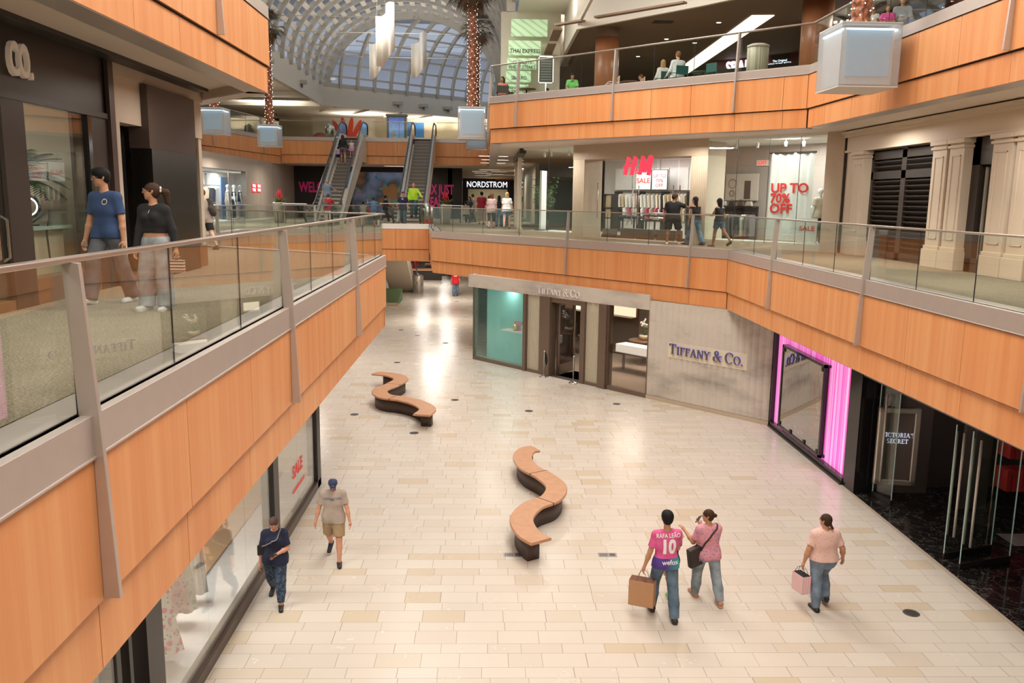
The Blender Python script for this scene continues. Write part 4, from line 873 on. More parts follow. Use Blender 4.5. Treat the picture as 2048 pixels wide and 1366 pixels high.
for i, (u, w) in enumerate(((2.65, -2.0), (3.7, -1.9), (4.6, -1.7), (5.75, -1.7))):
    t = thing('display_stand', ['narrow stand with tan shelves by the entrance', 'low dark pedestal left in the entrance', 'low dark pedestal in the middle of the entrance', 'low dark pedestal near the man in black'][i], 'display stand'); h = 1.65 if i == 0 else .35
    Wh(u, u+(.45 if i == 0 else .85), w-.4, w, .015, .3 if i == 0 else h).build('base', M('taupe_block', (.16, .13, .10), .5), t)
    if i == 0:
        Wh(u, u+.04, w-.4, w, .3, h).box(u+.41, u+.45, w-.4, w, .3, h, FH).box(u, u+.45, w-.4, w, h, h+.04, FH).box(u, u+.45, w-.4, w, 1.1, 1.15, FH).build('frame', BLK2, t); Wh(u+.04, u+.41, w-.3, w-.1, 1.15, h).box(u+.04, u+.41, w-.3, w-.1, .75, 1.1, FH).build('shelf_goods', GM[0], t); Wh(u+.04, u+.41, w-.3, w-.1, .3, .7).build('light_box', PW, t)
# accessory wall in the right window, rail with clothes
t = thing('poster', 'large poster of a necklace and a model behind the right window', 'poster'); Wh(7.7, 9.05, -3.15, -3.1, 1.5, 2.45).build('sheet', M('poster_beige', (.68, .6, .52), .6), t)
torus(torus(G(), FH(8.0, -3.08, 2.1), .16, .012, 24, 6, (.766, .643, 0)), FH(8.0, -3.08, 1.75), .1, .02, 20, 6, (.766, .643, 0)).build('printed_necklace', M('print_brown', (.3, .2, .13), .6), t); Wh(8.5, 8.75, -3.1, -3.09, 1.55, 2.2).build('printed_figure', M('print_dark', (.12, .08, .06), .6), t)
t = thing('shelf_unit', 'black accessory shelf with bags below the necklace poster', 'shelf'); Wh(7.7, 9.2, -3.0, -2.6, 1.25, 1.3).box(7.7, 9.2, -3.0, -2.95, .02, 1.3, FH).box(7.7, 7.75, -3.0, -2.6, .02, 1.3, FH).build('frame', BLK2, t)
for i, (c_, s_) in enumerate((((.7, .65, .6), 'pale'), ((.05, .03, .03), 'black'), ((.16, .09, .06), 'brown'), ((.6, .5, .4), 'beige'))):
    o = thing('handbag', '%s handbag standing on the black accessory shelf' % s_, 'bag', FH(7.85+i*.36, -2.8, 1.3), math.atan2(-.766, .643), 'handbags on the accessory shelf'); G().prism([(-.13, 0), (.13, 0), (.1, .16), (-.1, .16)], -.06, .06, fr=lambda x, y, z: (x, z, y)).build('body', M('bag_'+s_, c_, .5), o, bevel=.02); torus(G(), (0, 0, .16), .07, .008, 16, 5, (0, 1, 0)).build('handle', M('bag_'+s_), o)
hang_row(FH, 8.5, 9.7, -2.0, 1.0, 7, '%s on the rail in the right window', 'garments on the right window rail', [2, 1, 9, 5], h=.75)
hang_row(FH, 11.1, 12.2, -2.2, 1.35, 6, '%s on the rail behind the mannequin', 'garments behind the mannequin', [7, 10, 3], h=.7)
t = thing('clothes_rack', 'low black rail inside the right shop window', 'clothes rack'); G().tube([FH(8.4, -2, .02), FH(8.4, -2, 1.08), FH(9.8, -2, 1.08), FH(9.8, -2, .02)], .015).build('frame', BLK2, t)
t = thing('clothes_rack', 'black rail behind the window mannequin', 'clothes rack'); G().tube([FH(11.0, -2.2, .015), FH(11.0, -2.2, 1.42), FH(12.3, -2.2, 1.42), FH(12.3, -2.2, .015)], .015).build('frame', BLK2, t)
struct('wall_back', Wh(7.0, 13.8, -3.4, -3.2, 0, 3.5), M('greige_wall', (.42, .36, .32), .7))
t = thing('exit_sign', 'red lit EXIT sign above the right shop window display', 'sign'); Wh(8.9, 9.4, -3.19, -3.15, 2.72, 2.92).build('panel', PW, t); text('EXIT', .17, FH, 9.15, -3.145, 2.82, M('exit_red', (.8, .02, .02), .5, em=(1, .05, .03), es=1.2), t, .002, bold=.03)
for i, (u, w) in enumerate(((1.1, -.5), (1.9, -.7), (.4, -.8), (9.8, -.5), (10.6, -.5), (11.6, -.5), (12.1, -.7), (6.9, -1.4), (7.2, -1.4), (7.6, -1.4), (4.3, -1.5), (4.55, -1.5))):
    t = thing('spotlight', 'white cylinder spotlight under the ceiling, ' + ['over the standing banner', 'nearest the left cream column', 'over the bamboo plant', 'leftmost over the right window', 'over the accessory shelf', 'above the tall sale banner', 'right of the banner rail', 'first of the three by the right column', 'second of the three by the right column', 'third of the three by the right column', 'left one by the glass doors', 'right one by the glass doors'][i], 'spotlight', FH(u, w, 3.42), 0, 'shop ceiling spotlights')
    G().lathe([(.045, -.26), (.05, -.1)], n=12).build('lamp_head', M('spot_white', (.75, .72, .65), .5), t, True); G().lathe([(.008, -.1), (.008, 0)], n=6).build('stem', STEEL, t)
# ---------------- middle floor far left: shop with the red square logo ----------------
FU = wall_frame((-13.6, 18), (-13.6, 60.4))  # u = y - 18
def Wu(u0, u1, w0, w1, z0, z1): return G().box(u0, u1, w0, w1, z0, z1, FU)
UW = M('taupe_panel', (.46, .385, .315), .45, var=.02)
uw = struct('wall_left', Wu(30.3, 42.4, -.3, .0, 0, 3.5), UW); Wu(0, 30.3, -.3, 0, 2.74, 3.5).build('header', UW, uw); Wu(0, 12, -.3, 0, 0, 2.74).build('wall_face', UW, uw)
for u in (33.1, 36.2, 39.3): Wu(u, u+.012, 0, .003, 0, 3.5).build('panel_joint', BLK2, uw)
w9 = struct('window_9', Wu(12, 36, -2.2, .03, 0, .12), M('display_plinth')); Wu(12, 30.3, -.02, -.01, .12, 2.74).build('window_pane', SHOPG, w9); Wu(35.8, 36, -2.2, -.3, .1, 2.74).build('reveal', PW, w9)
g = G()
for u in (18, 22.2, 27.0): g.box(u, u+.03, -.03, 0, .12, 2.74, FU)
g.build('mullion', STEEL, w9)
ub = struct('wall_left', Wu(12, 36, -2.4, -2.2, 0, 2.8), M('bright_white', (.88, .87, .88), .6)); struct('ceiling', Wu(12, 36, -2.2, -.05, 2.74, 2.8), WHITE)
for u in (24, 28, 31.5): lamp('shop_lamp', 'AREA', FU(u, -1.0, 2.7), 130, 1.6, .6, color=(.97, .97, 1))
t = thing('poster', 'blue vertical banner behind the left window mannequins', 'banner'); Wu(28.6, 30.0, -.95, -.9, .12, 2.4).build('sheet', M('blue_print', (.10, .18, .42), .6, var=.5, vs=2), t)
t = thing('poster', 'wide white poster with two printed figures above the garments', 'poster'); Wu(26.5, 33.2, -2.18, -2.14, 2.0, 2.68).build('sheet', PW, t)
for u, c_ in ((29.0, 'print_slate'), (29.9, 'print_sand')):
    g = G().ball(FU(u, -2.13, 2.56), .06, 8, 5).box(u-.14, u+.14, -2.14, -2.12, 2.25, 2.5, FU).box(u-.11, u+.11, -2.14, -2.12, 1.98, 2.25, FU); g.build('printed_figure', M(c_, (.2, .22, .3) if 'slate' in c_ else (.5, .42, .3), .7), t)
hang_row(FU, 27.4, 31.8, -1.6, 1.8, 4, '%s facing the window below the wide poster', 'large garments in the left window', [9, 2, 3, 1], h=1.0, wd=1.1, t=.18, face=True)
hang_row(FU, 28.2, 31.2, -1.35, .92, 3, '%s on the low rail in the left window', 'garments on the low rail in the left window', [0, 3, 7], h=.8, wd=.9, t=.18, face=True)
t = thing('clothes_rack', 'steel rail of the left window garments', 'clothes rack'); G().tube([FU(27, -1.6, .12), FU(27, -1.6, 1.9), FU(32.2, -1.6, 1.9), FU(32.2, -1.6, .12)], .015).tube([FU(28, -1.35, .12), FU(28, -1.35, 1.02), FU(31.5, -1.35, 1.02), FU(31.5, -1.35, .12)], .015).build('frame', STEEL, t)
lg = thing('logo_sign', 'two red blocks with white square lettering on the taupe shop wall', 'sign')
URED = M('logo_red', (.85, .01, .02), .4, em=(1, .02, .03), es=.9); UWH = M('logo_white', (.95, .95, .95), .4, em=(1, 1, 1), es=.9)
Wu(31.25, 32.0, 0, .05, 1.63, 2.12).build('left_block', URED, lg); Wu(32.3, 33.05, 0, .05, 1.63, 2.12).build('right_block', URED, lg)
g = G()
for b in (31.25, 32.3):
    for uu, zz in ((.1, .28), (.42, .28), (.1, .05), (.42, .05)):
        g.box(b+uu, b+uu+.06, .05, .06, 1.63+zz, 1.63+zz+.16, FU); g.box(b+uu+.17, b+uu+.23, .05, .06, 1.63+zz, 1.63+zz+.16, FU)
        g.box(b+uu, b+uu+.23, .05, .06, 1.63+zz+(0 if (uu+zz) > .4 else .13), 1.63+zz+(.03 if (uu+zz) > .4 else .16), FU)
g.build('characters', UWH, lg)
for u in (30.9, 36.9): lamp('wall_spot', 'SPOT', FU(u, .35, 3.45), 60, .05, rot=(0, -.12, 0), spot=.62, blend=.5, color=(1, .95, .88))
# ---------------- dark hoarding with bold pink words and a mural ----------------
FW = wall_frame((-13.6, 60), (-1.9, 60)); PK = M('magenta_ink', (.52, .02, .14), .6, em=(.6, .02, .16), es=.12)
struct('wall_back', G().box(-13.6, -1.9, 60, 60.3, 0, 3.5), M('hoarding_black', (.018, .012, .012), .6)); struct('wall_right', G().box(-2.9, -2.6, 60, 84, 0, 3.5), DBR)
for s_, u, z, sz, lab in (('WELCOME', 2.05, 2.07, .84, 'first'), ('D', 1.85, 1.28, .84, 'x')):
    pass
t = thing('wall_lettering', 'bold pink words WELCOME on the black hoarding left of the escalators', 'lettering')
text('WELCOME', .98, FW, .33, .01, 2.03, PK, t, .005, name='printed_letters', bold=.03, sx=.62, align='LEFT'); text('DOLLS', .98, FW, 1.75, .01, 1.15, PK, t, .005, name='printed_letters', bold=.03, sx=.62, align='LEFT')
t = thing('wall_lettering', 'bold pink words ending in FLIX JUST on the black hoarding at right', 'lettering')
text('NETFLIX JUST', .92, FW, 11.1, .01, 1.98, PK, t, .005, name='printed_letters', bold=.03, sx=.56, align='RIGHT'); text('GOT REAL', .92, FW, 10.3, .01, 1.12, PK, t, .005, name='printed_letters', bold=.03, sx=.56, align='RIGHT')
def mural():
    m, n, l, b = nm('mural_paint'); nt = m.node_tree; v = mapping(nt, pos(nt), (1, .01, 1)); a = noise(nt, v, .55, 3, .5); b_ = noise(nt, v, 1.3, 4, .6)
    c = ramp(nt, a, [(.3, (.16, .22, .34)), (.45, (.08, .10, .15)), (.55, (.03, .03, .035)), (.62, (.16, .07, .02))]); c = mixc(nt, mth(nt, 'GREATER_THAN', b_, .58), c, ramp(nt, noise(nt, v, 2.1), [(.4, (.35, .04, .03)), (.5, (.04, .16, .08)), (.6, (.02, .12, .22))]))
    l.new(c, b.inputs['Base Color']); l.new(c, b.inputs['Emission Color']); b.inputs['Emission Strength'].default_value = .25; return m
t = thing('wall_mural', 'dim colourful painted mural on the hoarding between the escalators', 'mural'); G().box(4.0, 8.2, .005, .02, .2, 3.15, FW).build('painting', mural(), t)
struct('door_5', G().box(7.35, 7.95, .02, .05, 0, 2.0, FW), M('pale_door', (.7, .55, .4), .6, em=(.9, .7, .5), es=.25))
# department store at the end of the corridor
FN = wall_frame((-3, 85), (3, 85)); nd = struct('wall_back', G().box(-2.5, 7, -.3, 0, 2.35, 3.4, FN), M('store_dark', (.03, .022, .02), .5)); G().box(-2.5, .9, -.3, 0, 0, 2.35, FN).box(4.8, 7, -.3, 0, 0, 2.35, FN).build('wall_face', M('store_dark'), nd)
t = thing('shop_sign', 'white glowing capital letters of the department store at the corridor end', 'sign'); text('NORDSTROM', .8, FN, 2.78, .02, 2.78, M('sign_white', (.95, .95, 1), .4, em=(.85, .9, 1), es=1.6), t, .02, sx=.82)
struct('wall_back', G().box(-3, 7, 92, 92.2, 0, 3.5), M('store_wall', (.45, .42, .33), .7)); lamp('shop_lamp', 'AREA', (.3, 88.5, 3.2), 160, 3, 2, color=(1, .88, .66))
t = thing('orange_fascia', 'orange lit strip above the department store sign', 'sign'); G().box(3.6, 6, .0, .1, 3.25, 3.42, FN).build('strip', WOOD, t)
lp = thing('pendant_lamp', 'amber drum pendant inside the department store', 'lamp', (.4, 88, 2.5)); G().lathe([(.5, -.1), (.5, .1)], n=20).build('lamp_shade', M('amber', (.9, .6, .2), .5, em=(1, .6, .2), es=1), lp, True); G().tube([(0, 0, .1), (0, 0, 1)], .01).build('rod', BLK2, lp)
for i, (x, y) in enumerate(((0, 62), (2 if 0 else -.6, 66), (.6, 66), (-.5, 70), (.5, 74), (-.6, 78), (-9.8, 57.5), (-6.3, 57.4), (-5.2, 58.5), (.2, 50), (.3, 46), (.2, 42))):
    t = thing('ceiling_light', 'long recessed white ceiling light, ' + ['first in the corridor to the store', 'left of the second pair in the corridor', 'right of the second pair in the corridor', 'third row in the corridor', 'fourth row in the corridor', 'farthest in the corridor', 'behind the left escalator', 'between the two escalators, front', 'between the two escalators, rear', 'third over the walkway beside the glass shop', 'second over the walkway beside the glass shop', 'first over the walkway beside the glass shop'][i], 'ceiling light', (x, y, 3.5), 0, 'recessed ceiling lights')
    G().box(-.7, .7, -.12, .12, -.012, -.002).build('diffuser', LAMPM, t); G().box(-.75, .75, -.17, -.12, -.02, 0).box(-.75, .75, .12, .17, -.02, 0).build('frame', WHITE, t)
# ---------------- escalators ----------------
def escalator(x, label, z_top=5.1):
    t = thing('escalator', label, 'escalator', (x, 0, 0)); y0, y1 = 45.6, 54.4; s = (z_top)/(y1-y0)
    def path(dz, off=0, n=1): return [(43.6, dz), (45.5, dz+.0), (46.0, dz+.12), (y1-.2, dz+z_top-.1), (y1+.3, dz+z_top), (56.3, dz+z_top)]
    TR = M('truss_panel', (.60, .52, .42), .5); HRM = M('rubber_black', (.012, .012, .012), .4); EG = glass('escalator_glass', (.82, .9, .87))
    for sx in (-1, 1):
        a, b = sx*.62, sx*.74; lo, hi = min(a, b), max(a, b)
        pts = [(43.7, .04), (45.5, .04), (46.0, .25), (y1-.1, z_top+.1), (55.5, z_top+.14), (55.5, z_top-1.5), (y1-.6, z_top-1.5), (46.6, -.0), (43.7, 0)]
        G().prof(pts, lo, hi).build('truss_side', TR, t)
        G().prof([(43.7, .05), (45.5, .05), (46.0, .27), (y1-.1, z_top+.12), (56.2, z_top+.16), (56.2, z_top+.26), (y1-.1, z_top+.24), (46, .39), (45.5, .17), (43.7, .17)], lo-.01, hi+.01).build('metal_cap', METAL2, t)
        c = (a+b)/2
        G().prof([(43.5, .2), (45.5, .15), (46.0, .35), (y1-.1, z_top+.2), (56.3, z_top+.22), (56.5, z_top+.6), (56.2, z_top+.95), (y1, z_top+.95), (45.7, 1.0), (43.7, .95), (43.3, .6)], c-.006, c+.006).build('balustrade_glass', EG, t)
        hp = [(c, 43.6, .16), (c, 43.3, .35), (c, 43.22, .6), (c, 43.35, .88), (c, 43.7, .98), (c, 45.4, .99), (c, 46.0, 1.2), (c, y1-.4, z_top+.75), (c, y1+.2, z_top+.97), (c, 56.2, z_top+.98), (c, 56.5, z_top+.85), (c, 56.6, z_top+.55), (c, 56.45, z_top+.25)]
        G().tube(hp, .045, 8).build('handrail', HRM, t, True)
    nst = int(z_top/.215)
    SM = M('step_metal', (.17, .15, .13), .45, .5); proto = None
    for i in range(nst+1):
        z = i*.215; y = 45.7+z/s
        if proto is None:
            proto = G().box(-.5, .5, 0, .42, -.03, 0).box(-.5, .5, .0, .03, -.21, -.03).build('step', SM, t); g = proto; g.location = (0, y, z)
            yl = G().box(-.5, .5, -.012, .0, -.05, .004).build('step_edge', M('edge_metal', (.27, .24, .2), .5, .3), proto)
        else: c_ = copy_tree(proto, t); c_.location = (0, y, z)
    G().box(-.6, .6, 43.7, 45.75, 0, .01).build('landing_plate', STEEL, t); G().box(-.62, .62, 54.6, 56.5, z_top-.02, z_top+.07).build('landing_plate', STEEL, t)
    G().prof([(45.9, -.0), (y1, z_top-.35), (55.5, z_top-.35), (55.5, z_top-1.5), (y1-.6, z_top-1.5), (46.6, 0)], -.62, .62).build('truss_underside', TR, t)
    return t
escalator(-8.65, 'left escalator, carrying the couple and a woman with children up'); escalator(-4.2, 'right escalator, with two men coming down')
# ---------------- planters, bins and tables by the escalators ----------------
def flower_pot(x, y, label):
    t = thing('planter', label, 'planter', (x, y, 0), 0, 'tall flower pots on the middle floor'); G().lathe([(.25, 0), (.27, .02), (.37, 1.05), (.38, 1.1), (.34, 1.1), (.33, 1.02)], n=24).build('pot', METAL2, t, True)
    r = random.Random(int(x*7)); g = G(); gf = G()
    for i in range(60):
        a = r.uniform(0, 6.28); L_ = r.uniform(.35, .62); d_ = Vector((math.cos(a), math.sin(a), r.uniform(.3, 1.4))).normalized(); p = Vector((.12*math.cos(a), .12*math.sin(a), 1.05)); s_ = Vector((-math.sin(a), math.cos(a), 0))*.025
        g.add([p-s_, p+s_, p+d_*L_*.6+s_, p+d_*L_+Vector((0, 0, -.08)), p+d_*L_*.6-s_], [(0, 1, 2, 3, 4)])
    g.build('leaves', M('bromeliad_leaf', (.10, .26, .05), .5), t)
    for i in range(9):
        a = i*2.4; rr = .05+.018*i; x_, y_ = rr*math.cos(a), rr*math.sin(a); h = 1.62-.03*i+.1*(i % 2); gf.tube([(x_*.5, y_*.5, 1.1), (x_, y_, h)], [.012, .012], 5); gf.lathe([(.01, -.14), (.034, -.08), (.028, .02), (.008, .16)], (x_, y_), 7, h)
    gf.build('red_flowers', M('bromeliad_red', (.6, .015, .03), .5), t); return t
flower_pot(-11.3, 46.2, 'tall pot of red flowers near the taupe wall, left of the escalators'); flower_pot(-2.45, 47.6, 'tall pot of red flowers right of the right escalator')
def bin_(x, y, z, label, h=.95, r=.28, mark=False):
    t = thing('trash_can', label, 'trash can', (x, y, z)); G().lathe([(r-.02, 0), (r, .02), (r, h), (r-.01, h+.02)], n=28).build('body', STEEL, t, True); G().lathe([(r-.03, h+.02), (r*.7, h+.08), (r*.35, h+.1), (.06, h+.17), (.02, h+.18)], n=24).build('lid', STEEL, t, True)
    if mark: torus(G(), (0, -r-.002, .2), .12, .03, 20, 6, (0, 1, 0)).build('red_mark', M('mark_red', (.7, .03, .03), .5), t)
    return t
bin_(-4.9, 58.5, L1, 'steel trash can with a domed lid on the lower floor', 1.15, .38); bin_(-3.3, 45.2, 0, 'steel trash can with a red mark right of the right escalator', 1.0, .24, True); bin_(-10.5, 57, 5.1, 'steel trash can on the upper floor left of the left escalator', .85, .3)
for x, y, lab in ((-11.2, 45.0, 'left'), (-3.0, 46.0, 'right')):
    t = thing('side_table', 'slim white topped counter near the %s flower pot' % lab, 'table', (x, y, 0)); G().box(.4, 1.6, -.2, .2, 1.02, 1.06).build('table_top', PW, t)
    for a in (.45, 1.5): G().box(a, a+.05, -.15, .15, 0, 1.02).build('leg', STEEL, t)
# lower level escalator truss, green planter bed
t = thing('escalator', 'beige sided escalator rising from the lower floor behind the bridge', 'escalator')
G().prof([(62.5, L1), (62.5, L1+.3), (60.5, L1+.35), (52.3, -.3), (50.5, -.3), (50.5, -1.4), (52, -1.4), (59, L1)], -6.9, -5.25).build('truss_side', M('truss_panel'), t); G().tube([(-5.2, 62.8, L1+.3), (-5.2, 62.9, L1+.8), (-5.2, 61.2, L1+1.2), (-5.2, 53, .5)], .05).build('handrail', M('rubber_black'), t)
g = G().prof([(50.6, -1.6), (50.6, -1.4), (47.5, L1+2.4), (47.5, L1)], -7.6, -6.9); struct('wall_left', G().box(-7.6, -6.95, 47, 56, L1, -1.6), M('truss_panel'))
t = thing('planter', 'low green bed under the lower escalator', 'planter'); G().prof([(51.2, L1), (51.2, L1+.15), (54.2, L1+.75), (54.2, L1)], -6.9, -5.55).build('green_top', M('moss_green', (.07, .12, .045), .9), t); G().box(-6.9, -5.5, 51.1, 51.2, L1, L1+.18).build('edge', M('base_stone'), t)
for i, (x, y) in enumerate(((-5, 68), (-4.2, 73), (-5.6, 78))):
    t = thing('display_table', ['wooden sales table nearest on the far lower floor', 'second wooden sales table on the far lower floor', 'farthest wooden sales table on the lower floor'][i], 'table', (x, y, L1)); G().box(-1.3, 1.3, -.5, .5, .75, .9).build('table_top', MATS['bench_wood'], t); G().box(-1.2, 1.2, -.4, .4, 0, .75).build('base', M('dark_base', (.04, .03, .025), .6), t)
struct('wall_right', G().box(-.62, -.5, 34.4, 84, L1, -1.6), CREAM); struct('wall_left', G().box(-16.2, -16, 18.7, 84, L1, -1.6), M('shop_wall'))
# ---------------- roof: ceilings, vaulted skylight ----------------
CEIL = M('roof_ceiling', (.74, .70, .62), .8, var=.03); BRN = M('food_court_ceiling', (.26, .19, .145), .7, var=.05); RIB = M('rib_paint', (.40, .365, .31), .6, var=.04)
OPN = [(-11.8, 26.2), (-11.8, 61.2), (-1.2, 69.7), (3.2, 69), (3.2, 26.2)]
struct('ceiling', G().prism([(-26, 26.1), (-26, 90), (3.3, 90), (3.3, 26.1)], 7.8, 7.95, [OPN]), CEIL)
struct('ceiling', G().prism([(3.3, 90), (3.3, 32.5), (6.8, 28.5), (10.2, 24), (10.2, -6), (30, -6), (30, 90)], 7.8, 7.95), BRN)
struct('trim_7', G().prism([(3.3, 90), (3.18, 90), (3.18, 32.45), (6.7, 28.4), (10.08, 23.95), (10.08, -6), (10.2, -6), (10.2, 24), (6.8, 28.5), (3.3, 32.5)], 7.65, 9.35), CEIL)
struct('ceiling', G().prism([(-26, -6), (-26, 26.1), (3.3, 26.1), (3.3, 32.5), (6.8, 28.5), (10.2, 24), (10.2, -6)], 10.5, 10.6), CEIL)
struct('ceiling', G().prism([(1.15, 26.2), (1.15, 75), (3.3, 75), (3.3, 26.2)], 9.3, 9.4), CEIL)
struct('wall_back', G().box(-26, -4.5, 71.2, 71.4, 4.9, 7.8), M('beige_wall', (.60, .49, .36), .7)); struct('wall_back', G().box(-4.5, 3.3, 71.2, 71.4, 4.9, 7.8), M('beige_wall'))
g = G()
for poly in ([(-11.8, 26.2), (-11.8, 61.2)], [(-11.8, 61.2), (-1.2, 69.7)], [(-1.2, 69.7), (2, 69)], [(1.0, 62), (1.0, 38.3)]):
    F = wall_frame(*poly); g.box(0, along(*poly), -.15, .15, 7.72, 9.05, F)
band = struct('wall_back', g, M('roof_band', (.60, .55, .46), .7))
struct('wall_front', G().box(-11.8, 1.0, 26.0, 26.2, 7.8, 14.5), CEIL)
XC, RX, RZ, Z0 = -5.4, 6.4, 5.3, 9.0
def P1(th, y): return Vector((XC-RX*math.cos(th), y, Z0+RZ*math.sin(th)))
AXD = Vector((.78, .625, 0)).normalized(); PPD = Vector((AXD.y, -AXD.x, 0)); S0 = Vector((-11.8, 61.2, 0))
def P2(th, t): return S0+AXD*t+PPD*(RX*(1-math.cos(th)))+Vector((0, 0, Z0+RZ*math.sin(th)))
def beam(g, pts, w, d, ctr):
    """curved beam: width w along the surface normal direction d towards ctr"""
    n = len(pts)
    for i, p in enumerate(pts):
        t = (pts[min(n-1, i+1)]-pts[max(0, i-1)]).normalized(); q = (ctr(p)-p).normalized(); q = (q-t*q.dot(t)).normalized(); s = t.cross(q)
        g.v += [tuple(p+s*w/2), tuple(p-s*w/2), tuple(p-s*w/2+q*d), tuple(p+s*w/2+q*d)]
    b = len(g.v)-4*n
    g.f += [(b+4*i+j, b+4*i+(j+1) % 4, b+4*i+4+(j+1) % 4, b+4*i+4+j) for i in range(n-1) for j in range(4)]+[(b, b+1, b+2, b+3), (b+4*n-4, b+4*n-3, b+4*n-2, b+4*n-1)]
    return g
vault = struct('ceiling', beam(G(), [P1(PI*i/40, 61.9) for i in range(41)], .5, .55, lambda p: Vector((XC, p.y, Z0))), RIB)
NA = 26; ys = [61.9-2.15*i for i in range(17)]
for y in ys[1:]: beam(G(), [P1(PI*i/32, y) for i in range(33)], .16, .34, lambda p: Vector((XC, p.y, Z0))).build('arch_rib', RIB, vault)
gg = G(); gs = G(); gp = G()
for k in range(NA):
    t0 = PI*k/NA; t1 = PI*(k+1)/NA; tm = t0+(t1-t0)*.42
    for y0, y1 in zip(ys, ys[1:]):
        a, b, c, d = P1(tm, y0), P1(t1, y0), P1(t1, y1), P1(tm, y1); gg.add([a, b, c, d], [(0, 1, 2, 3)])
        a, b, c, d = P1(t0, y0-.05), P1(tm, y0-.05), P1(tm, y1), P1(t0, y1); gs.add([a, b, c, d, *(v+(Vector((XC, v.y, Z0))-v).normalized()*.14 for v in (a, b, c, d))], [(0, 1, 2, 3), (4, 5, 6, 7), (0, 1, 5, 4), (1, 2, 6, 5), (2, 3, 7, 6), (3, 0, 4, 7)])
gg.build('glazing', SKYG, vault); gs.build('purlins', M('purlin_paint', (.56, .52, .45), .65), vault)
for y in ys[1::2]:   # tie rods
    gp.tube([P1(.35, y), P1(PI-.35, y)], .02, 5)
gp.build('tie_rod', RIB, vault)
end = struct('window_10', beam(G(), [P2(0, t) for t in (0, 13.8)], .3, .3, lambda p: p+Vector((0, 0, 5))), RIB); ge = G()
NT = 11; NR = 12
def ok(p): return p.y > 61.45
for k in range(NT+1):
    t = 15.4*k/NT; pts = [P2(PI*.62*i/30, t) for i in range(31)]; pts = [p for p in pts if ok(p)]
    if len(pts) > 2: beam(G(), pts, .16, .28, lambda p: Vector((p.x, p.y, Z0-8))).build('curved_mullion', RIB, end)
for i in range(1, NR+1):
    th = PI*.62*i/NR; pts = [P2(th, 15.4*j/44) for j in range(45)]; pts = [p for p in pts if ok(p)]
    if len(pts) > 2: beam(G(), pts, .09, .12, lambda p: Vector((p.x, p.y, Z0-8))).build('cross_mullion', RIB, end)
for k in range(44):
    for i in range(24):
        q = [P2(PI*.62*i/24, 15.4*k/44), P2(PI*.62*(i+1)/24, 15.4*k/44), P2(PI*.62*(i+1)/24, 15.4*(k+1)/44), P2(PI*.62*i/24, 15.4*(k+1)/44)]
        if all(ok(p) for p in q): ge.add(q, [(0, 1, 2, 3)])
ge.build('glazing', SKYG, end)
# outside: car park building seen through the end glazing
ob = thing('car_park_building', 'pale multi level car park outside the arched end window', 'building', (0, 0, 0))
PC = M('concrete_pale', (.55, .55, .55), .8); PCD = M('concrete_shade', (.40, .39, .40), .8)
for i in range(3): G().box(-60, 40, 150-i*3, 190, 26+i*9, 30.5+i*9).build('deck', PC, ob)
G().box(-58, 38, 155, 188, 0, 50).build('recess_wall', PCD, ob); G().prof([(120, 14), (170, 30), (170, 34), (120, 18)], -46, -30).build('ramp', PC, ob)
# lights over the white ceiling zones, aimed up at it, and food court lamps
for x, y, z, e, sx in ((-16, 40, 6.9, 70, 3), (-16, 50, 6.9, 80, 3), (-15, 60, 6.9, 70, 3), (-10, 67.5, 6.9, 70, 3), (-5, 69.9, 6.9, 60, 3), (-1.5, 70.6, 6.9, 40, 2), (2.1, 33, 8.2, 30, 1), (2.1, 38, 8.2, 36, 1), (2.1, 45, 8.2, 36, 1), (2.1, 54, 8.2, 30, 1)):
    lamp('cove_lamp', 'AREA', (x, y, z), e*2.4, sx, .6, rot=(PI, 0, 0), color=(1, .92, .8))
g = G()
for a, b, z in (((3.63, 30.35), (6.15, 27.86), 7.62), ((2.35, 31.67), (3.25, 30.8), 7.6)):
    F = wall_frame(a, b); g.box(0, along(a, b), -.12, .12, z, z+.06, F)
struct('trim_8', g, M('baffle_brown', (.28, .19, .13), .5))
for i, (y0, y1) in enumerate(((32.4, 34.6), (35.2, 38.4), (38.9, 42.5), (43, 47), (47.5, 52))):
    struct('trim_9', G().box(2.3, 2.65, y0, y1, 7.6, 7.66), M('baffle_brown'))
for a in (-18, -15.5, -13, -8, -5, -2):   # ribs of the white cove ceiling
    pass
g = G()
for i in range(9):
    p = Vector((-11.8, 34+3.4*i)); g.box(-19, -11.9, p.y-.06, p.y+.06, 7.66, 7.8)
for i in range(5):
    q = S0.xy+AXD.xy*(1+2.8*i); F = wall_frame((q.x, q.y), (q.x-.6*.625*5, q.y+.78*5)); g.box(0, 4, -.05, .05, 7.66, 7.8, F)
struct('trim_10', g, M('cove_rib', (.6, .53, .43), .6))
for x, y, z, e in ((6.5, 31, 7.7, 60), (7, 38, 7.7, 50), (13, 18, 7.7, 60), (12, 27, 7.7, 60), (14, 36, 7.7, 40), (-8.5, 10, 9, 50), (-13, 64, 7.7, 40)):
    lamp('food_court_lamp', 'AREA', (x, y, z), e, .8, .8, color=(1, .86, .7))
for y in (42, 50, 58): lamp('vault_fill', 'AREA', (-5.4, y, 8.6), 260, 4, 2, rot=(PI, 0, 0), color=(1, .95, .88))  # added upward fills hanging free below the vault to brighten its inside
t = thing('waste_bin', 'cream cylinder bin with vertical stripes behind the upper right railing', 'bin', (7.35, 23.9, L3)); G().lathe([(.27, 0), (.29, .02), (.29, .72), (.24, .76)], n=28).build('body', stripes('bin_stripes', (.62, .58, .46), (.42, .38, .28), 14), t, True); G().lathe([(.3, .72), (.3, .78), (.2, .82)], n=28).build('lid', M('bin_lid', (.6, .56, .46), .5), t, True)
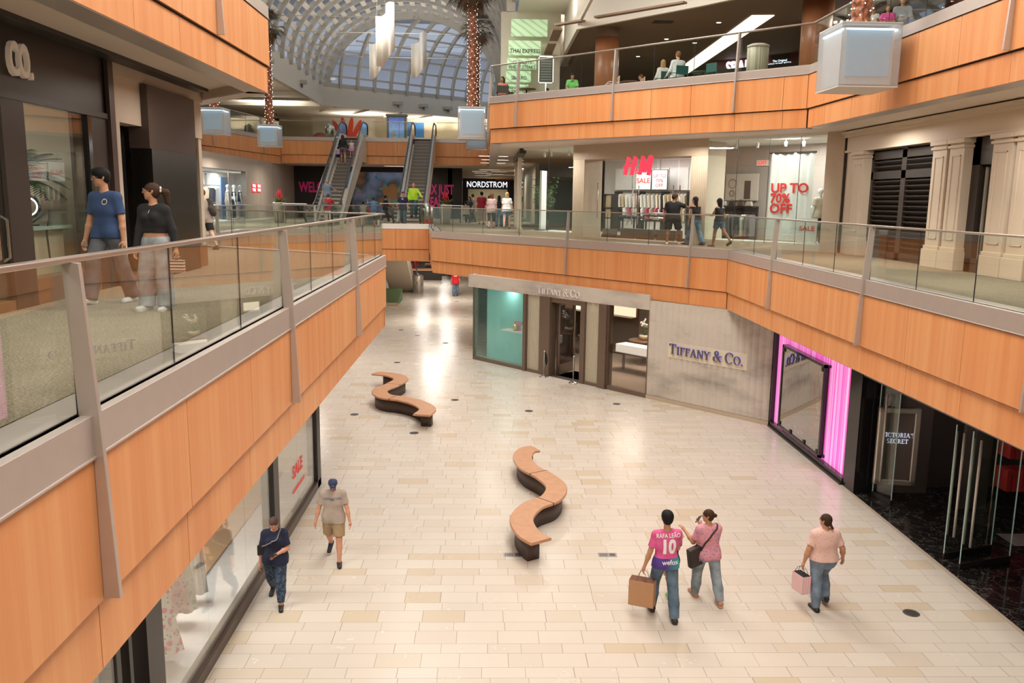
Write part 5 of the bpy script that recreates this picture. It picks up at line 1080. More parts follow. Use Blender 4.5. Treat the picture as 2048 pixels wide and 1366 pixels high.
# light slot in the brown ceiling
t = thing('light_slot', 'long bright diagonal light slot in the brown food court ceiling', 'ceiling light'); G().prism([(9.0, 30.2), (9.75, 30.1), (9.95, 44), (9.2, 44)], 7.77, 7.795).build('diffuser', M('slot_glow', (1, .95, .85), .5, em=(1, .9, .72), es=1.7), t)
for i, (x, y) in enumerate(((4.6, 34.5), (5.5, 37.2), (7.0, 34.8), (6.6, 39), (8.2, 31.5), (8.3, 35.5))):
    t = thing('downlight', ['small round downlight left above the wooden column', 'small downlight behind the wooden column', 'small downlight right of the wooden column', 'farthest small downlight in the brown ceiling', 'nearest small downlight beside the light slot', 'small downlight left of the light slot'][i], 'ceiling light', (x, y, 7.8), 0, 'food court downlights'); G().lathe([(.1, -.01), (.11, 0)], n=14).build('trim_ring', WHITE, t); G().lathe([(.08, -.014), (.08, -.01)], n=14).build('lens', LAMPM, t)
t = thing('air_vent', 'dark slotted air vent in the brown food court ceiling', 'vent', (6.2, 31.6, 7.78)); G().box(-.35, .35, -.2, .2, 0, .02).build('grille', BLK2, t)
CW = brown_wood('column_wood', (.30, .115, .05), (.42, .18, .085), (7, 7, .5), .35)
for x, y, r_, i in ((4.4, 33, .45, 0), (10.1, 27, .47, 1)):
    t = struct('pillar', G().lathe([(r_, L3), (r_, 7.45 if i == 0 else 7.8)], (x, y), 32), CW, smooth=True); G().lathe([(r_+.03, L3), (r_+.03, L3+.15)], (x, y), 32).build('base_ring', BLK2, t); G().lathe([(r_-.03, 7.45), (r_-.03, 7.8)], (x, y), 32).build('shadow_neck', BRN, t)
# food court sign tower with green lit blades
struct('wall_back', G().box(.45, 3.0, 37.6, 38, L3, 9.3), M('warm_white_wall', (.66, .60, .50), .7))
tw_ = thing('food_court_sign', 'stack of pale green lit panels naming the food court shops', 'sign')
def green():
    m, n, l, b = nm('green_lit_panel'); nt = m.node_tree; w = n.new('ShaderNodeTexWave'); w.inputs['Scale'].default_value = .9; w.inputs['Distortion'].default_value = 1.5; w.inputs['Detail'].default_value = 1
    l.new(mapping(nt, pos(nt), (1, 1, 2.6), (0, .5, 0)), w.inputs['Vector']); c = ramp(nt, w.outputs[0], [(0, (.40, .62, .34)), (.09, (.36, .60, .33)), (.14, (.52, .80, .47)), (1, (.66, .88, .60))])
    l.new(c, b.inputs['Base Color']); l.new(c, b.inputs['Emission Color']); b.inputs['Emission Strength'].default_value = .35; return m
GP = green(); INK = M('ink_black', (.01, .015, .012), .5)
FG = wall_frame((.45, 37.2), (3.0, 37.2))
for a, b, z0, z1, s_, sz, al in ((.42, 1.95, 8.22, 8.9, '', .2, 0), (.32, 1.68, 7.45, 8.04, 'THAI EXPRESS', .235, 0), (.26, 1.5, 6.88, 7.33, 'CHARLEYS\nPHILLY STEAKS', .19, 0), (.22, 1.28, 6.35, 6.8, 'SBARRO', .2, 0), (.19, 1.18, 5.86, 6.25, "RAISING CANE'S\nCHICKEN FINGERS", .15, 0)):
    G().box(a, b, 0, .12, z0, z1, FG).build('green_panel', GP, tw_, bevel=.01)
    if s_: text(s_, sz, FG, (a+b)/2+.02, .125, z0+(.16 if '\n' not in s_ else .17), INK, tw_, .004, name='panel_lettering', bold=.012, sx=.88)
t = thing('menu_board', 'dark framed menu board on a stand beside the green sign panels', 'sign', (2.08, 32.6, L3)); t.scale = (.70, 1, .86); G().box(-.36, .36, -.03, .03, 1.0, 2.05).build('panel', M('menu_dark', (.05, .07, .06), .4), t); g = G()
for i in range(8): g.box(-.28, .28, -.034, -.03, 1.1+i*.11, 1.13+i*.11)
g.build('printed_rows', M('menu_rows', (.3, .34, .3), .5), t); g = G().box(-.4, -.36, -.04, .04, .96, 2.1).box(.36, .4, -.04, .04, .96, 2.1).box(-.4, .4, -.04, .04, 2.05, 2.1).box(-.4, .4, -.04, .04, .96, 1.0); g.build('frame', STEEL, t); G().box(-.03, .03, -.03, .03, 0, .96).box(-.25, .25, -.15, .15, 0, .02).build('stand', STEEL, t)
# shop units on the right of the upper floor
t = thing('food_counter', 'dark red food counter with white lit letters on the upper floor', 'shop front'); FS = wall_frame((10.2, 40), (14.5, 36))
G().box(0, 6, -.5, 0, L3, 7.8, FS).build('red_wall', M('counter_red', (.16, .012, .015), .4), t); G().box(0, 6, 0, .3, 7.0, 7.35, FS).build('fascia', BLK2, t)
SW = M('sign_white'); text('SBARRO', .72, FS, 1.75, .03, 7.4, SW, t, .03, name='sign_lettering', bold=.03, sx=.75)
G().box(2.9, 3.7, .0, .06, 7.1, 7.75, FS).build('black_sign', BLK2, t); text('The Original\nNEW YORK PIZZA', .13, FS, 3.3, .065, 7.45, SW, t, .004, name='sign_lettering')
g = G()
for i in range(3): g.box(2.6+i*.9, 3.2+i*.9, .0, .05, 5.9, 6.15, FS)
g.build('menu_lights', M('menu_glow', (1, .9, .8), .5, em=(1, .85, .75), es=.9), t)
t = thing('food_counter', 'black food counter with white STEAKS letters behind the right wooden column', 'shop front'); FK = wall_frame((11.0, 31), (14.4, 28))
G().box(0, 5, -.5, 0, L3, 7.8, FK).build('black_wall', BLK2, t); text('STEAKS', .55, FK, 1.35, .02, 7.42, SW, t, .02, name='sign_lettering', bold=.03, sx=.8)
struct('wall_right', G().box(17, 17.2, -5, 60, L3, 7.8), M('dim_wall')); struct('wall_back', G().box(3.3, 17, 60, 60.2, L3, 7.8), M('court_wall', (.22, .17, .13), .7))
# murals and kiosk on the far upper wall
FA = wall_frame((-26, 71.2), (3.3, 71.2))   # u = x + 26
t = thing('wall_mural', 'red flower mural with pink and green shapes on the far upper wall', 'mural'); MR = M('mural_red', (.62, .05, .02), .6); 
G().box(11.4, 16.6, .01, .03, 5.6, 7.8, FA).build('white_ground', M('mural_white', (.7, .64, .55), .7), t); g = G()
def blob(cx, cz, pts, w): return G().prism([(cx+a, cz+b) for a, b in pts], w, w+.02, fr=lambda a, b, c: FA(a, c, b))
ell = lambda rx, rz, rot=0, n=20: [(rx*math.cos(6.283*i/n)*math.cos(rot)-rz*math.sin(6.283*i/n)*math.sin(rot), rx*math.cos(6.283*i/n)*math.sin(rot)+rz*math.sin(6.283*i/n)*math.cos(rot)) for i in range(n)]
blob(14.3, 6.2, ell(.85, .6), .035).build('red_petal', MR, t)
for dx, dz, ro in ((-.75, .95, .5), (-.25, 1.2, .15), (.3, 1.2, -.15), (.8, .95, -.45)): blob(14.3+dx, 6.35+dz*.55, ell(.2, .85, ro), .04).build('red_petal', MR, t)
blob(12.1, 5.9, ell(.75, .7), .035).build('pink_shape', M('mural_pink', (.5, .16, .15), .6), t); blob(14.45, 5.5, ell(.4, .45), .045).build('green_leaf', M('mural_green', (.28, .38, .06), .6), t)
t = thing('wall_mural', 'blue and cream mural shapes right of the kiosk on the far upper wall', 'mural'); G().box(18.9, 20.6, .01, .03, 5.4, 7.5, FA).build('blue_panel', M('mural_blue', (.02, .13, .36), .6), t); blob(19.3, 5.9, ell(.7, .5), .035).build('cream_shape', M('mural_white'), t)
k = thing('advert_kiosk', 'grey advertising pillar with a blue poster above the escalators', 'kiosk', (-6.15, 57.5, 5.1)); KG = M('kiosk_grey', (.2, .21, .19), .4)
G().box(-.65, .65, -.3, .3, 0, 1.62).build('body', KG, k); G().box(-.7, .7, -.35, .35, 1.62, 1.74).build('cap', KG, k)
def ad():
    m, n, l, b = nm('blue_poster'); nt = m.node_tree; s = n.new('ShaderNodeSeparateXYZ'); l.new(obc(nt), s.inputs[0]); c = ramp(nt, mth(nt, 'ADD', mth(nt, 'MULTIPLY', s.outputs[2], .55), mth(nt, 'MULTIPLY', noise(nt, obc(nt), 4, 4), .35)), [(.2, (.35, .42, .2)), (.38, (.12, .22, .35)), (.6, (.25, .36, .62)), (1, (.08, .13, .38))])
    l.new(c, b.inputs['Base Color']); l.new(c, b.inputs['Emission Color']); b.inputs['Emission Strength'].default_value = .5; return m
G().box(-.5, .5, -.33, -.3, .1, 1.5).build('poster', ad(), k); g = G().ball((-.2, -.34, .45), (.13, .02, .15), 8, 6); g.build('printed_figure', M('print_peach', (.8, .5, .4), .6), k)
# small emergency lights on the roof band
for i in range(6):
    p = S0+AXD*(1.6+2.3*i)+PPD*.2 if i > 1 else Vector((-11.6, 46+8*i, 0)); t = thing('roof_spotlight', 'small box floodlight on the roof band, %s from the left' % ['first', 'second', 'third', 'fourth', 'fifth', 'sixth'][i], 'spotlight', (p.x, p.y, 8.35), 0, 'floodlights on the roof band')
    G().box(-.35, .35, -.3, .0, -.12, .1).build('housing', M('flood_grey', (.42, .4, .36), .5), t); G().box(-.05, .05, 0, .2, -.3, -.1).build('bracket', KG, t)
# hanging spiral fabric banners
for (x, y, z, h, s_), lab in zip(((-4.05, 34, 6.45, 1.85, 1.0), (-5.15, 40, 6.8, 1.5, .95), (-3.25, 40, 6.85, 1.5, .95)), ('nearest and largest of the three white hanging banners', 'left one of the two farther white hanging banners', 'right one of the two farther white hanging banners')):
    t = thing('hanging_banner', lab, 'banner', (x, y, z), 0, 'white spiral banners under the skylight'); g = G(); n_ = 32
    for i in range(n_+1):
        f = i/n_; xx = -.36+.72*f; yy = .28*math.sin(f*2*PI); g.v += [(xx*s_, yy*s_, .42*f*f*1.4), (xx*s_, yy*s_, h+.32*(f > .55)+.18*f)]
    g.f = [(2*i, 2*i+2, 2*i+3, 2*i+1) for i in range(n_)]; o = g.build('fabric_sheet', M('banner_fabric', (.80, .77, .70), .8), t, True); sm = o.modifiers.new('s', 'SOLIDIFY'); sm.thickness = .012
    gw = G()
    for f in (.05, .5, .95): gw.tube([(-.36+.72*f, 0, h), (-.2+.4*f, 0, h+5.5)], .004, 4)
    gw.build('wire', M('wire_grey', (.5, .5, .48), .5), t)
# frosted planter boxes with lit palms
FRO = glass('frosted_box', (.86, .88, .9), .3, .7, .22, (.80, .80, .80)); LIN = M('box_liner', (.78, .76, .74), .6)
BLU = M('box_blue', (.16, .33, .42), .6, em=(.20, .42, .55), es=.38); BGL = M('box_strip', (.8, .95, 1), .5, em=(.72, .92, 1), es=3.0); TCO = None
def trunk_mat():
    m, n, l, b = nm('lit_palm_bark'); nt = m.node_tree; v = n.new('ShaderNodeTexVoronoi'); v.inputs['Scale'].default_value = 1; l.new(mapping(nt, obc(nt), (13, 13, 9)), v.inputs['Vector'])
    c = ramp(nt, v.outputs['Distance'], [(0, (.50, .20, .10)), (.4, (.32, .11, .05)), (.8, (.10, .035, .02))]); l.new(c, b.inputs['Base Color']); b.inputs['Roughness'].default_value = .55; bump(nt, b, v.outputs['Distance'], .8, .04); return m
BARK = trunk_mat(); FRD = M('dry_frond', (.075, .06, .035), .7, var=.3); FRD2 = M('brown_frond', (.14, .075, .035), .8); BULB = M('fairy_bulb', (1, .9, .8), .5, em=(1, .85, .72), es=7)
def fan_palm(x, y, z, h, cr, label, rt=.17, seed=1, crown=True, gap=.24):
    t = thing('palm_tree', label, 'palm tree', (x, y, z), 0, 'palm trees wrapped in small lights'); r = random.Random(seed); g = G(); n = int(h/.09)
    g.tube([(0, 0, h*i/n) for i in range(n+1)], [rt*(1.05-.1*i/n)+.022*(i % 2) for i in range(n+1)], 12)
    for i in range(int(h*34)):   # cut leaf stubs
        a = r.uniform(0, 6.28); zz = r.uniform(.05, h-.1); c_, s_ = math.cos(a), math.sin(a); k = rt*.98; tz = .06
        g.add([(k*c_-.035*s_, k*s_+.035*c_, zz-tz), (k*c_+.035*s_, k*s_-.035*c_, zz-tz), ((k+.055)*c_, (k+.055)*s_, zz+tz)], [(0, 1, 2)])
    g.build('trunk', BARK, t); gb = G()
    for i in range(int(h/gap*9)):
        a = i*2.4; zz = (i+.5)/(h/gap*9)*h; gb.ball(((rt+.05)*math.cos(a), (rt+.05)*math.sin(a), zz), .012, 5, 3)
    o = gb.build('fairy_lights', BULB, t); o['kind'] = 'stuff'
    if crown:
        for mt, nn, lo, hi, ln in ((FRD, 34, -.5, 1.3, cr), (FRD2, 16, -1.3, -.4, cr*.8)):
            g = G()
            for i in range(nn):
                a = r.uniform(0, 6.28); el = r.uniform(lo, hi); d = Vector((math.cos(a)*math.cos(el), math.sin(a)*math.cos(el), math.sin(el))); st = Vector((0, 0, h-.05)); c0 = st+d*ln*.42+Vector((0, 0, -.03)); g.tube([st, c0], [.014, .01], 4)
                sd = d.cross(Vector((0, 0, 1))).normalized()
                for j in range(15):
                    w = (j-7)/7*1.15; dd = (d*math.cos(w)+sd*math.sin(w)).normalized(); L_ = ln*.62*r.uniform(.85, 1.05)*math.cos(w*.5); up = dd.cross(sd if abs(w) < 1 else d).normalized()*.02; m_ = c0+dd*L_*.55
                    g.add([c0, m_+sd*.022, c0+dd*L_+Vector((0, 0, -L_*r.uniform(.15, .5))), m_-sd*.022], [(0, 1, 2, 3)])
            g.build('fronds', mt, t)
    return t
def planter_box(x, y, z0, s, h, label):
    t = thing('planter_box', label, 'planter', (x, y, z0), 0, 'frosted hanging planter boxes'); a = s/2
    G().box(-a+.16, a-.16, -a+.10, -a+.16, .2, h-.1).build('blue_core', BLU, t); G().box(-a+.08, a-.08, -a+.16, a-.06, .05, h-.06).build('liner', LIN, t)
    for q in ((-a, a, -a, -a+.015), (-a, a, a-.015, a), (-a, -a+.015, -a, a), (a-.015, a, -a, a)): G().box(*q, .0, h).build('frosted_panel', FRO, t)
    G().box(-a, a, -a, a, -.02, 0).build('bottom_panel', M('box_floor', (.62, .58, .54), .5), t)
    G().box(-a, a, -a, a, h-.02, h+.02).build('top_panel', M('box_top', (.6, .58, .55), .4), t)
    g = G().box(-a+.1, a-.1, -a+.04, -a+.07, h-.12, h-.09).box(-a+.1, a-.1, a-.07, a-.04, h-.12, h-.09).box(-a+.04, -a+.07, -a+.1, a-.1, h-.12, h-.09).box(a-.07, a-.04, -a+.1, a-.1, h-.12, h-.09); g.build('light_strip', BGL, t)
    return t
for x, y, z0, h, s, lab, plab, ph, cr, sd in (
    (-13.2, 42.0, 4.31, 1.2, 1.12, 'leftmost frosted planter box, close to the cream wall edge', 'leftmost lit palm trunk, mostly hidden by the balcony', 1.9, .7, 1),
    (-11.3, 44.7, 3.94, 1.05, 1.03, 'second frosted planter box from the left, before the far balcony', 'lit palm whose crown shows left of the skylight', 4.9, 1.15, 2),
    (-.78, 38, 4.0, 1.32, 1.2, 'upper frosted planter box beside the upper balcony end', 'tall lit palm in front of the arched skylight', 5.0, 1.3, 3),
    (-.75, 50, 4.25, 1.3, 1.2, 'lower and farther frosted planter box by the balcony end', 'farther palm behind the tall lit one', 5.4, 1.35, 4),
    (7.27, 17.15, 3.68, 1.16, 1.16, 'large near frosted planter box on the right balcony corner', 'nearest lit palm trunk rising out of the large box', 4.0, 1.2, 5)):
    planter_box(x, y, z0, s, h, lab); fan_palm(x, y, z0+h+.02, ph, cr, plab, .17 if sd != 4 else .12, sd, gap=.3 if sd != 5 else .24)
# ---------------- people: smooth bodies grown from blended limbs ----------------
class Field:
    """union of blended capsules and ellipsoids on a grid, turned into one closed surface"""
    def __init__(s, res): s.p = []; s.h = res; s.clip = []; s.late = 10**6
    def cone(s, a, b, ra, rb, k=.02, sy=1.0, cut=False, sub=False): s.p.append((np.array(a, float), np.array(b, float), ra, rb, k, sy, cut, sub)); return s
    def ball(s, c, r, k=.02, rr=None, sub=False): s.p.append((np.array(c, float), None, np.array(r if hasattr(r, '__len__') else (r, r, r), float), rr, k, 1, False, sub)); return s
    def mesh(s, name, mat, parent, disp=None):
        h = s.h; lo = np.full(3, 1e9); hi = -lo
        for a, b, ra, rb, k, sy, cut, sub in s.p:
            if sub: continue
            R = max(ra, rb) if b is not None else float(ra.max()); e = a if b is None else b
            lo = np.minimum(lo, np.minimum(a, e)-R*max(1, sy)-.01); hi = np.maximum(hi, np.maximum(a, e)+R*max(1, sy)+.01)
        lo -= 3*h; n = np.ceil((hi-lo)/h).astype(int)+4; D = np.full(n, 1.0, np.float32)
        def clips():
            nonlocal D
            for ax_, sg, val in s.clip:
                c_ = lo[ax_]+h*np.arange(n[ax_]); sh = [1, 1, 1]; sh[ax_] = -1; D = np.maximum(D, (sg*(c_-val)).reshape(sh).astype(np.float32))
        for pi_, (a, b, ra, rb, k, sy, cut, sub) in enumerate(s.p):
            if pi_ == s.late: clips()
            e = a if b is None else b; R = (max(ra, rb) if b is not None else float(ra.max()))*max(1, sy)+max(k, h)*2.2+h
            i0 = np.maximum(0, np.floor((np.minimum(a, e)-R-lo)/h).astype(int)); i1 = np.minimum(n, np.ceil((np.maximum(a, e)+R-lo)/h).astype(int)+1)
            if (i1 <= i0).any(): continue
            X, Y, Z = np.meshgrid(*[lo[j]+h*np.arange(i0[j], i1[j]) for j in range(3)], indexing='ij', sparse=True)
            if b is None:
                X, Y, Z = X-a[0], Y-a[1], Z-a[2]
                if rb is not None:   # rotation about z by rb
                    c_, s_ = math.cos(rb), math.sin(rb); X, Y = X*c_+Y*s_, -X*s_+Y*c_
                q = np.sqrt((X/ra[0])**2+(Y/ra[1])**2+(Z/ra[2])**2)+1e-9; d = (q-1)*float(ra.min())*np.maximum(.6, np.minimum(1.6, q*0+1))
            else:
                ax = b-a; X, Y, Z = X-a[0], (Y-a[1])/sy, Z-a[2]; ax = np.array([ax[0], ax[1]/sy, ax[2]]); L2 = float(ax@ax)+1e-12
                t = (X*ax[0]+Y*ax[1]+Z*ax[2])/L2; tc = np.clip(t, 0, 1)
                d = np.sqrt((X-tc*ax[0])**2+(Y-tc*ax[1])**2+(Z-tc*ax[2])**2)-(ra+(rb-ra)*tc)
                if cut: d = np.maximum(d, (t-1)*math.sqrt(L2))
            d = d.astype(np.float32); sl = tuple(slice(i0[j], i1[j]) for j in range(3)); o = D[sl]
            if sub: D[sl] = np.maximum(o, -d)
            else:
                hh = np.maximum(k-np.abs(o-d), 0)/k; D[sl] = np.minimum(o, d)-hh*hh*k*.25
        if s.late >= len(s.p): clips()
        S = D < 0; P = np.zeros([n[0]-1, n[1]-1, n[2]-1, 3], np.float32); C_ = np.zeros(n-1, np.float32)
        cs = [(i, j, k) for i in (0, 1) for j in (0, 1) for k in (0, 1)]
        def sub_(i, j, k, A): return A[i:n[0]-1+i, j:n[1]-1+j, k:n[2]-1+k]
        for ax_ in range(3):
            for c0 in cs:
                if c0[ax_]: continue
                c1 = list(c0); c1[ax_] = 1; d0 = sub_(*c0, D); d1 = sub_(*c1, D); m_ = (d0 < 0) != (d1 < 0); t = np.where(m_, d0/(d0-d1+1e-12), 0)
                for q in range(3): P[..., q] += np.where(m_, c0[q]+(t if q == ax_ else 0), 0)
                C_ += m_
        act = C_ > 0; idx = -np.ones(act.shape, np.int64); idx[act] = np.arange(act.sum()); ij = np.argwhere(act); V = (ij+P[act]/C_[act][:, None])*h+lo
        F_ = []
        for ax_ in range(3):
            d0 = [slice(0, None)]*3; d1 = [slice(0, None)]*3; d0[ax_] = slice(0, -1); d1[ax_] = slice(1, None); m_ = S[tuple(d0)] != S[tuple(d1)]; e = np.argwhere(m_)
            b_, c_ = [(1, 2), (2, 0), (0, 1)][ax_]; e = e[(e[:, b_] > 0) & (e[:, c_] > 0)]
            if not len(e): continue
            def g_(db, dc): q = e.copy(); q[:, b_] -= db; q[:, c_] -= dc; return idx[tuple(q.T)]
            f = np.stack([g_(1, 1), g_(0, 1), g_(0, 0), g_(1, 0)], 1); ins = S[tuple(e.T)]; f[~ins] = f[~ins][:, ::-1]; F_.append(f)
        F_ = np.concatenate(F_); F_ = F_[(F_ >= 0).all(1)]
        if disp is not None: V = disp(V)
        me = bpy.data.meshes.new(name); me.vertices.add(len(V)); me.vertices.foreach_set('co', V.astype(np.float32).ravel()); me.loops.add(len(F_)*4); me.loops.foreach_set('vertex_index', F_.ravel().astype(np.int32))
        me.polygons.add(len(F_)); me.polygons.foreach_set('loop_start', (np.arange(len(F_))*4).astype(np.int32)); me.polygons.foreach_set('loop_total', np.full(len(F_), 4, np.int32)); me.polygons.foreach_set('use_smooth', np.ones(len(F_), bool))
        me.update(calc_edges=True); me.validate(); me.materials.append(mat); o = bpy.data.objects.new(name, me); link(o, parent); o['grown'] = 1; del o['grown']
        return o
SKIN = {k: M('skin_'+k, c, .55, var=.04) for k, c in dict(tan=(.52, .27, .16), fair=(.66, .40, .29), brown=(.30, .145, .08), dark=(.13, .06, .035), rosy=(.62, .30, .20)).items()}
HAIR = {k: M('hair_'+k, c, .7, spec=.25, var=.35, vs=40, bmp=.6) for k, c in dict(black=(.008, .007, .007), brown=(.05, .025, .014), light=(.24, .12, .055), blond=(.45, .28, .13), grey=(.10, .06, .055), auburn=(.12, .045, .02), silver=(.35, .32, .3)).items()}
def vec(f, a, s): f = math.radians(f); a = math.radians(a); return np.array([s*math.sin(a), math.sin(f)*math.cos(a), -math.cos(f)*math.cos(a)])
def person(name, label, pos, face, H, skin='tan', hair=('short', 'black'), legs=((0, 2, 0), (0, 2, 0)), arms=((0, 8, 10, 8), (0, 8, 10, 8)), head=(0, 0), lean=0, build=1.0, belly=0, fem=False,
           top=None, bottom=None, shoes=None, res=.02, seat=None, group=None, extra=None, grip=(None, None), dz=0, cat='person'):
    """pos = x, y, floor height; face = heading in degrees (0 looks along +Y). legs: hip flex, spread, knee; arms: upper flex, upper spread, fore flex, fore spread; index 0 = left side (-X)"""
    root = thing(name, label, cat, pos, math.radians(face), group); sk = SKIN[skin]; J = {}
    W_ = H*build; up = np.array([0, math.sin(math.radians(lean)), math.cos(math.radians(lean))]); pel = np.zeros(3)
    sp = lambda z, y=0, x=0: pel+up*(z*H)+np.array([x*H, y*H, 0])
    J['neck'] = sp(.305); hy = math.radians(head[0]); hp = math.radians(head[1]); hf = np.array([-math.sin(hy)*math.cos(hp), math.cos(hy)*math.cos(hp), math.sin(hp)])   # head yaw + = turns to its left
    hr = np.array([math.cos(hy), math.sin(hy), 0]); hu = np.cross(hr, hf); hc = J['neck']+up*.038*H+hu*.058*H+hf*.014*H; J['head'] = hc; J['hf'], J['hr'], J['hu'] = hf, hr, hu
    shw = (.088 if fem else .100)*H*(.6+.4*build); hw = (.052 if not fem else .055)*H*(.5+.5*build)
    Lg = []
    for i, s in ((0, -1), (1, 1)):
        hf_, ab, kn = legs[i][:3]; h0 = pel+np.array([s*hw, 0, -.0*H]); k0 = h0+vec(hf_, ab, s)*.245*H; a0 = k0+vec(hf_-kn, ab*.4, s)*.245*H; pt = legs[i][3] if len(legs[i]) > 3 else 0
        fd = np.array([s*.12, math.cos(math.radians(pt)), math.sin(math.radians(pt))]); Lg.append((h0, k0, a0, a0+fd*.105*H+np.array([0, 0, -.028*H]), a0-fd*.03*H+np.array([0, 0, -.03*H]), fd))
    zmin = min(min(l[3][2], l[4][2]) for l in Lg)-.012*H
    base = -zmin if seat is None else seat+.05*H; off = np.array([0, 0, base+dz])
    Ar = []
    for i, s in ((0, -1), (1, 1)):
        uf, ua, ff, fa = arms[i][:4]; s0 = sp(.262)+np.array([s*shw, 0, 0]); e0 = s0+vec(uf, ua, s)*.165*H; w0 = e0+vec(ff, fa, s)*.145*H; Ar.append((s0, e0, w0, vec(ff, fa, s)))
    for d in (Lg, Ar):
        for i in range(2): d[i] = tuple((v+off if j < len(d[i])-1 else v) for j, v in enumerate(d[i]))
    hc = hc+off; nk = J['neck']+off; P = lambda z, y=0, x=0: sp(z, y, x)+off
    J.update(head=hc, hand=[a[2]+a[3]*.05*H for a in Ar], elbow=[a[1] for a in Ar], sh=[a[0] for a in Ar], P=P, off=off)
    r_ = lambda v: v*H*(.55+.45*build)
    def torso(F, t=0, hem=-.02, topz=.285, loose=0):
        bt = belly*H
        F.cone(P(.235, 0, -.055), P(.235, 0, .055), .062*W_+t, .062*W_+t, .05, .8); F.cone(P(.17, .005, -.035), P(.17, .005, .035), .070*W_+t, .070*W_+t, .05, .82)
        F.cone(P(.16, bt*.6/H, -.02), P(.08, bt/H, -.0), .070*W_+t+loose*.3, .066*W_+t+bt*.5+loose*.5, .06, .85); F.cone(P(.07, bt*.5/H, -.032), P(.07, bt*.5/H, .032), (.060 if fem else .058)*W_+t+bt*.3+loose, (.060 if fem else .058)*W_+t+bt*.3+loose, .05, .88)
        if fem: F.ball(P(.205, .048*build, -.036), r_(.034)+t, .03); F.ball(P(.205, .048*build, .036), r_(.034)+t, .03)
        for i, s in ((0, -1), (1, 1)): F.cone(P(.272, 0, s*.03), Ar[i][0], r_(.030)+t, r_(.030)+t, .04)
    def hips(F, t=0):
        F.cone(P(.0, -.004, -.035), P(.0, -.004, .035), .066*W_+t, .066*W_+t, .05, .95)
        if fem or build > 1.1: F.ball(P(-.02, -.03, -.038), r_(.055)+t, .04); F.ball(P(-.02, -.03, .038), r_(.055)+t, .04)
    # --- body ---
    B = Field(res); torso(B); hips(B)
    for h0, k0, a0, toe, heel, fd in Lg:
        B.cone(h0, k0, r_(.052), r_(.034), .03); ca = (k0*.62+a0*.38)-fd*.008*H; B.cone(k0, ca, r_(.033), r_(.033), .02); B.cone(ca, a0, r_(.032), r_(.021), .02)
        B.cone(heel, a0, .022*H, .022*H, .015); B.cone(heel, toe, .023*H, .016*H, .012)
    for i, (s0, e0, w0, hd) in enumerate(Ar):
        s = (-1, 1)[i]; B.cone(s0, e0, r_(.029), r_(.0225), .025); B.cone(e0, e0*.6+w0*.4, r_(.0225), r_(.0225), .02); B.cone(e0*.6+w0*.4, w0, r_(.0225), .0145*H, .02)
        side = np.cross(hd, np.array([0, 0, 1.]) if abs(hd[2]) < .9 else np.array([1., 0, 0])); side /= np.linalg.norm(side)
        if abs(hd[2]) >= .6: side = np.array([0, 1., 0]); side -= hd*(side@hd); side /= np.linalg.norm(side)
        nrm = np.cross(hd, side)*s; curl = grip[i] if grip[i] is not None else .35
        B.cone(w0, w0+hd*.045*H, .0135*H, .017*H, .012); B.cone(w0+hd*.03*H-side*.010*H, w0+hd*.03*H+side*.010*H, .012*H, .012*H, .01)
        for j, (o_, L_) in enumerate(((.0165, .040), (.0058, .046), (-.0052, .042), (-.0155, .033))):
            b0 = w0+hd*.055*H+side*o_*H; d1 = hd*math.cos(curl)-nrm*math.sin(curl)*1; d2 = hd*math.cos(curl*2.2)-nrm*math.sin(curl*2.2); m_ = b0+d1*L_*.55*H; B.cone(b0, m_, .0052*H, .0050*H, .003); B.cone(m_, m_+d2*L_*.55*H, .0050*H, .0042*H, .003)
        t0 = w0+hd*.02*H+side*.014*H; t1 = t0+(hd*.6+side*.55-nrm*.35)*.028*H; B.cone(t0, t1, .0062*H, .0056*H, .006); B.cone(t1, t1+(hd*.8-nrm*.4)*.024*H, .0056*H, .0046*H, .003)
    B.cone(nk-up*.03*H, hc-hu*.02*H-hf*.008*H, .031*H*(.7+.3*build), .029*H, .02)
    yaw = math.atan2(-hf[0], hf[1])
    B.ball(hc+hu*.012*H-hf*.006*H, (.045*H, .055*H, .055*H), .02, yaw); B.ball(hc-hu*.022*H+hf*.012*H, (.036*H, .038*H, .043*H), .022, yaw)
    fine = res < .014
    if True:
        tip = hc-hu*.006*H+hf*.060*H; B.cone(hc+hu*.016*H+hf*.045*H, tip, .006*H, .0085*H, .008); B.cone(hc-hu*.03*H+hf*.043*H-hr*.006*H, hc-hu*.03*H+hf*.043*H+hr*.006*H, .0065*H, .0065*H, .006); B.ball(hc-hu*.05*H+hf*.034*H, .013*H, .02)
        for s in (-1, 1): B.cone(hc-hu*.010*H+hr*s*.043*H-hf*.004*H, hc+hu*.008*H+hr*s*.046*H-hf*.010*H, .007*H, .009*H, .004); B.ball(hc+hu*.012*H+hr*s*.02*H+hf*.0465*H, .008*H, .004, sub=False)
    body = B.mesh('body', sk, root)
    def small(nm_, pts, r, mat):
        g = G()
        for p in pts: g.ball(p, r, 8, 6)
        return g.build(nm_, mat, root, True)
    eye = [hc+hu*.010*H+hr*s*.019*H+hf*.0505*H for s in (-1, 1)]
    if fine:
        small('eyes', eye, (.0075*H, .006*H, .0045*H), M('eye_white', (.6, .55, .5), .3)); small('irises', [e+hf*.0045*H for e in eye], (.0035*H,)*3, M('iris_dark', (.02, .012, .01), .2))
        g = G()
        for s in (-1, 1): g.tube([hc+hu*.022*H+hr*s*.010*H+hf*.051*H, hc+hu*.026*H+hr*s*.02*H+hf*.049*H, hc+hu*.021*H+hr*s*.032*H+hf*.041*H], [.0026*H, .0032*H, .0015*H], 6)
        g.build('eyebrows', HAIR['black' if hair[1] in ('black', 'brown') else hair[1]], root)
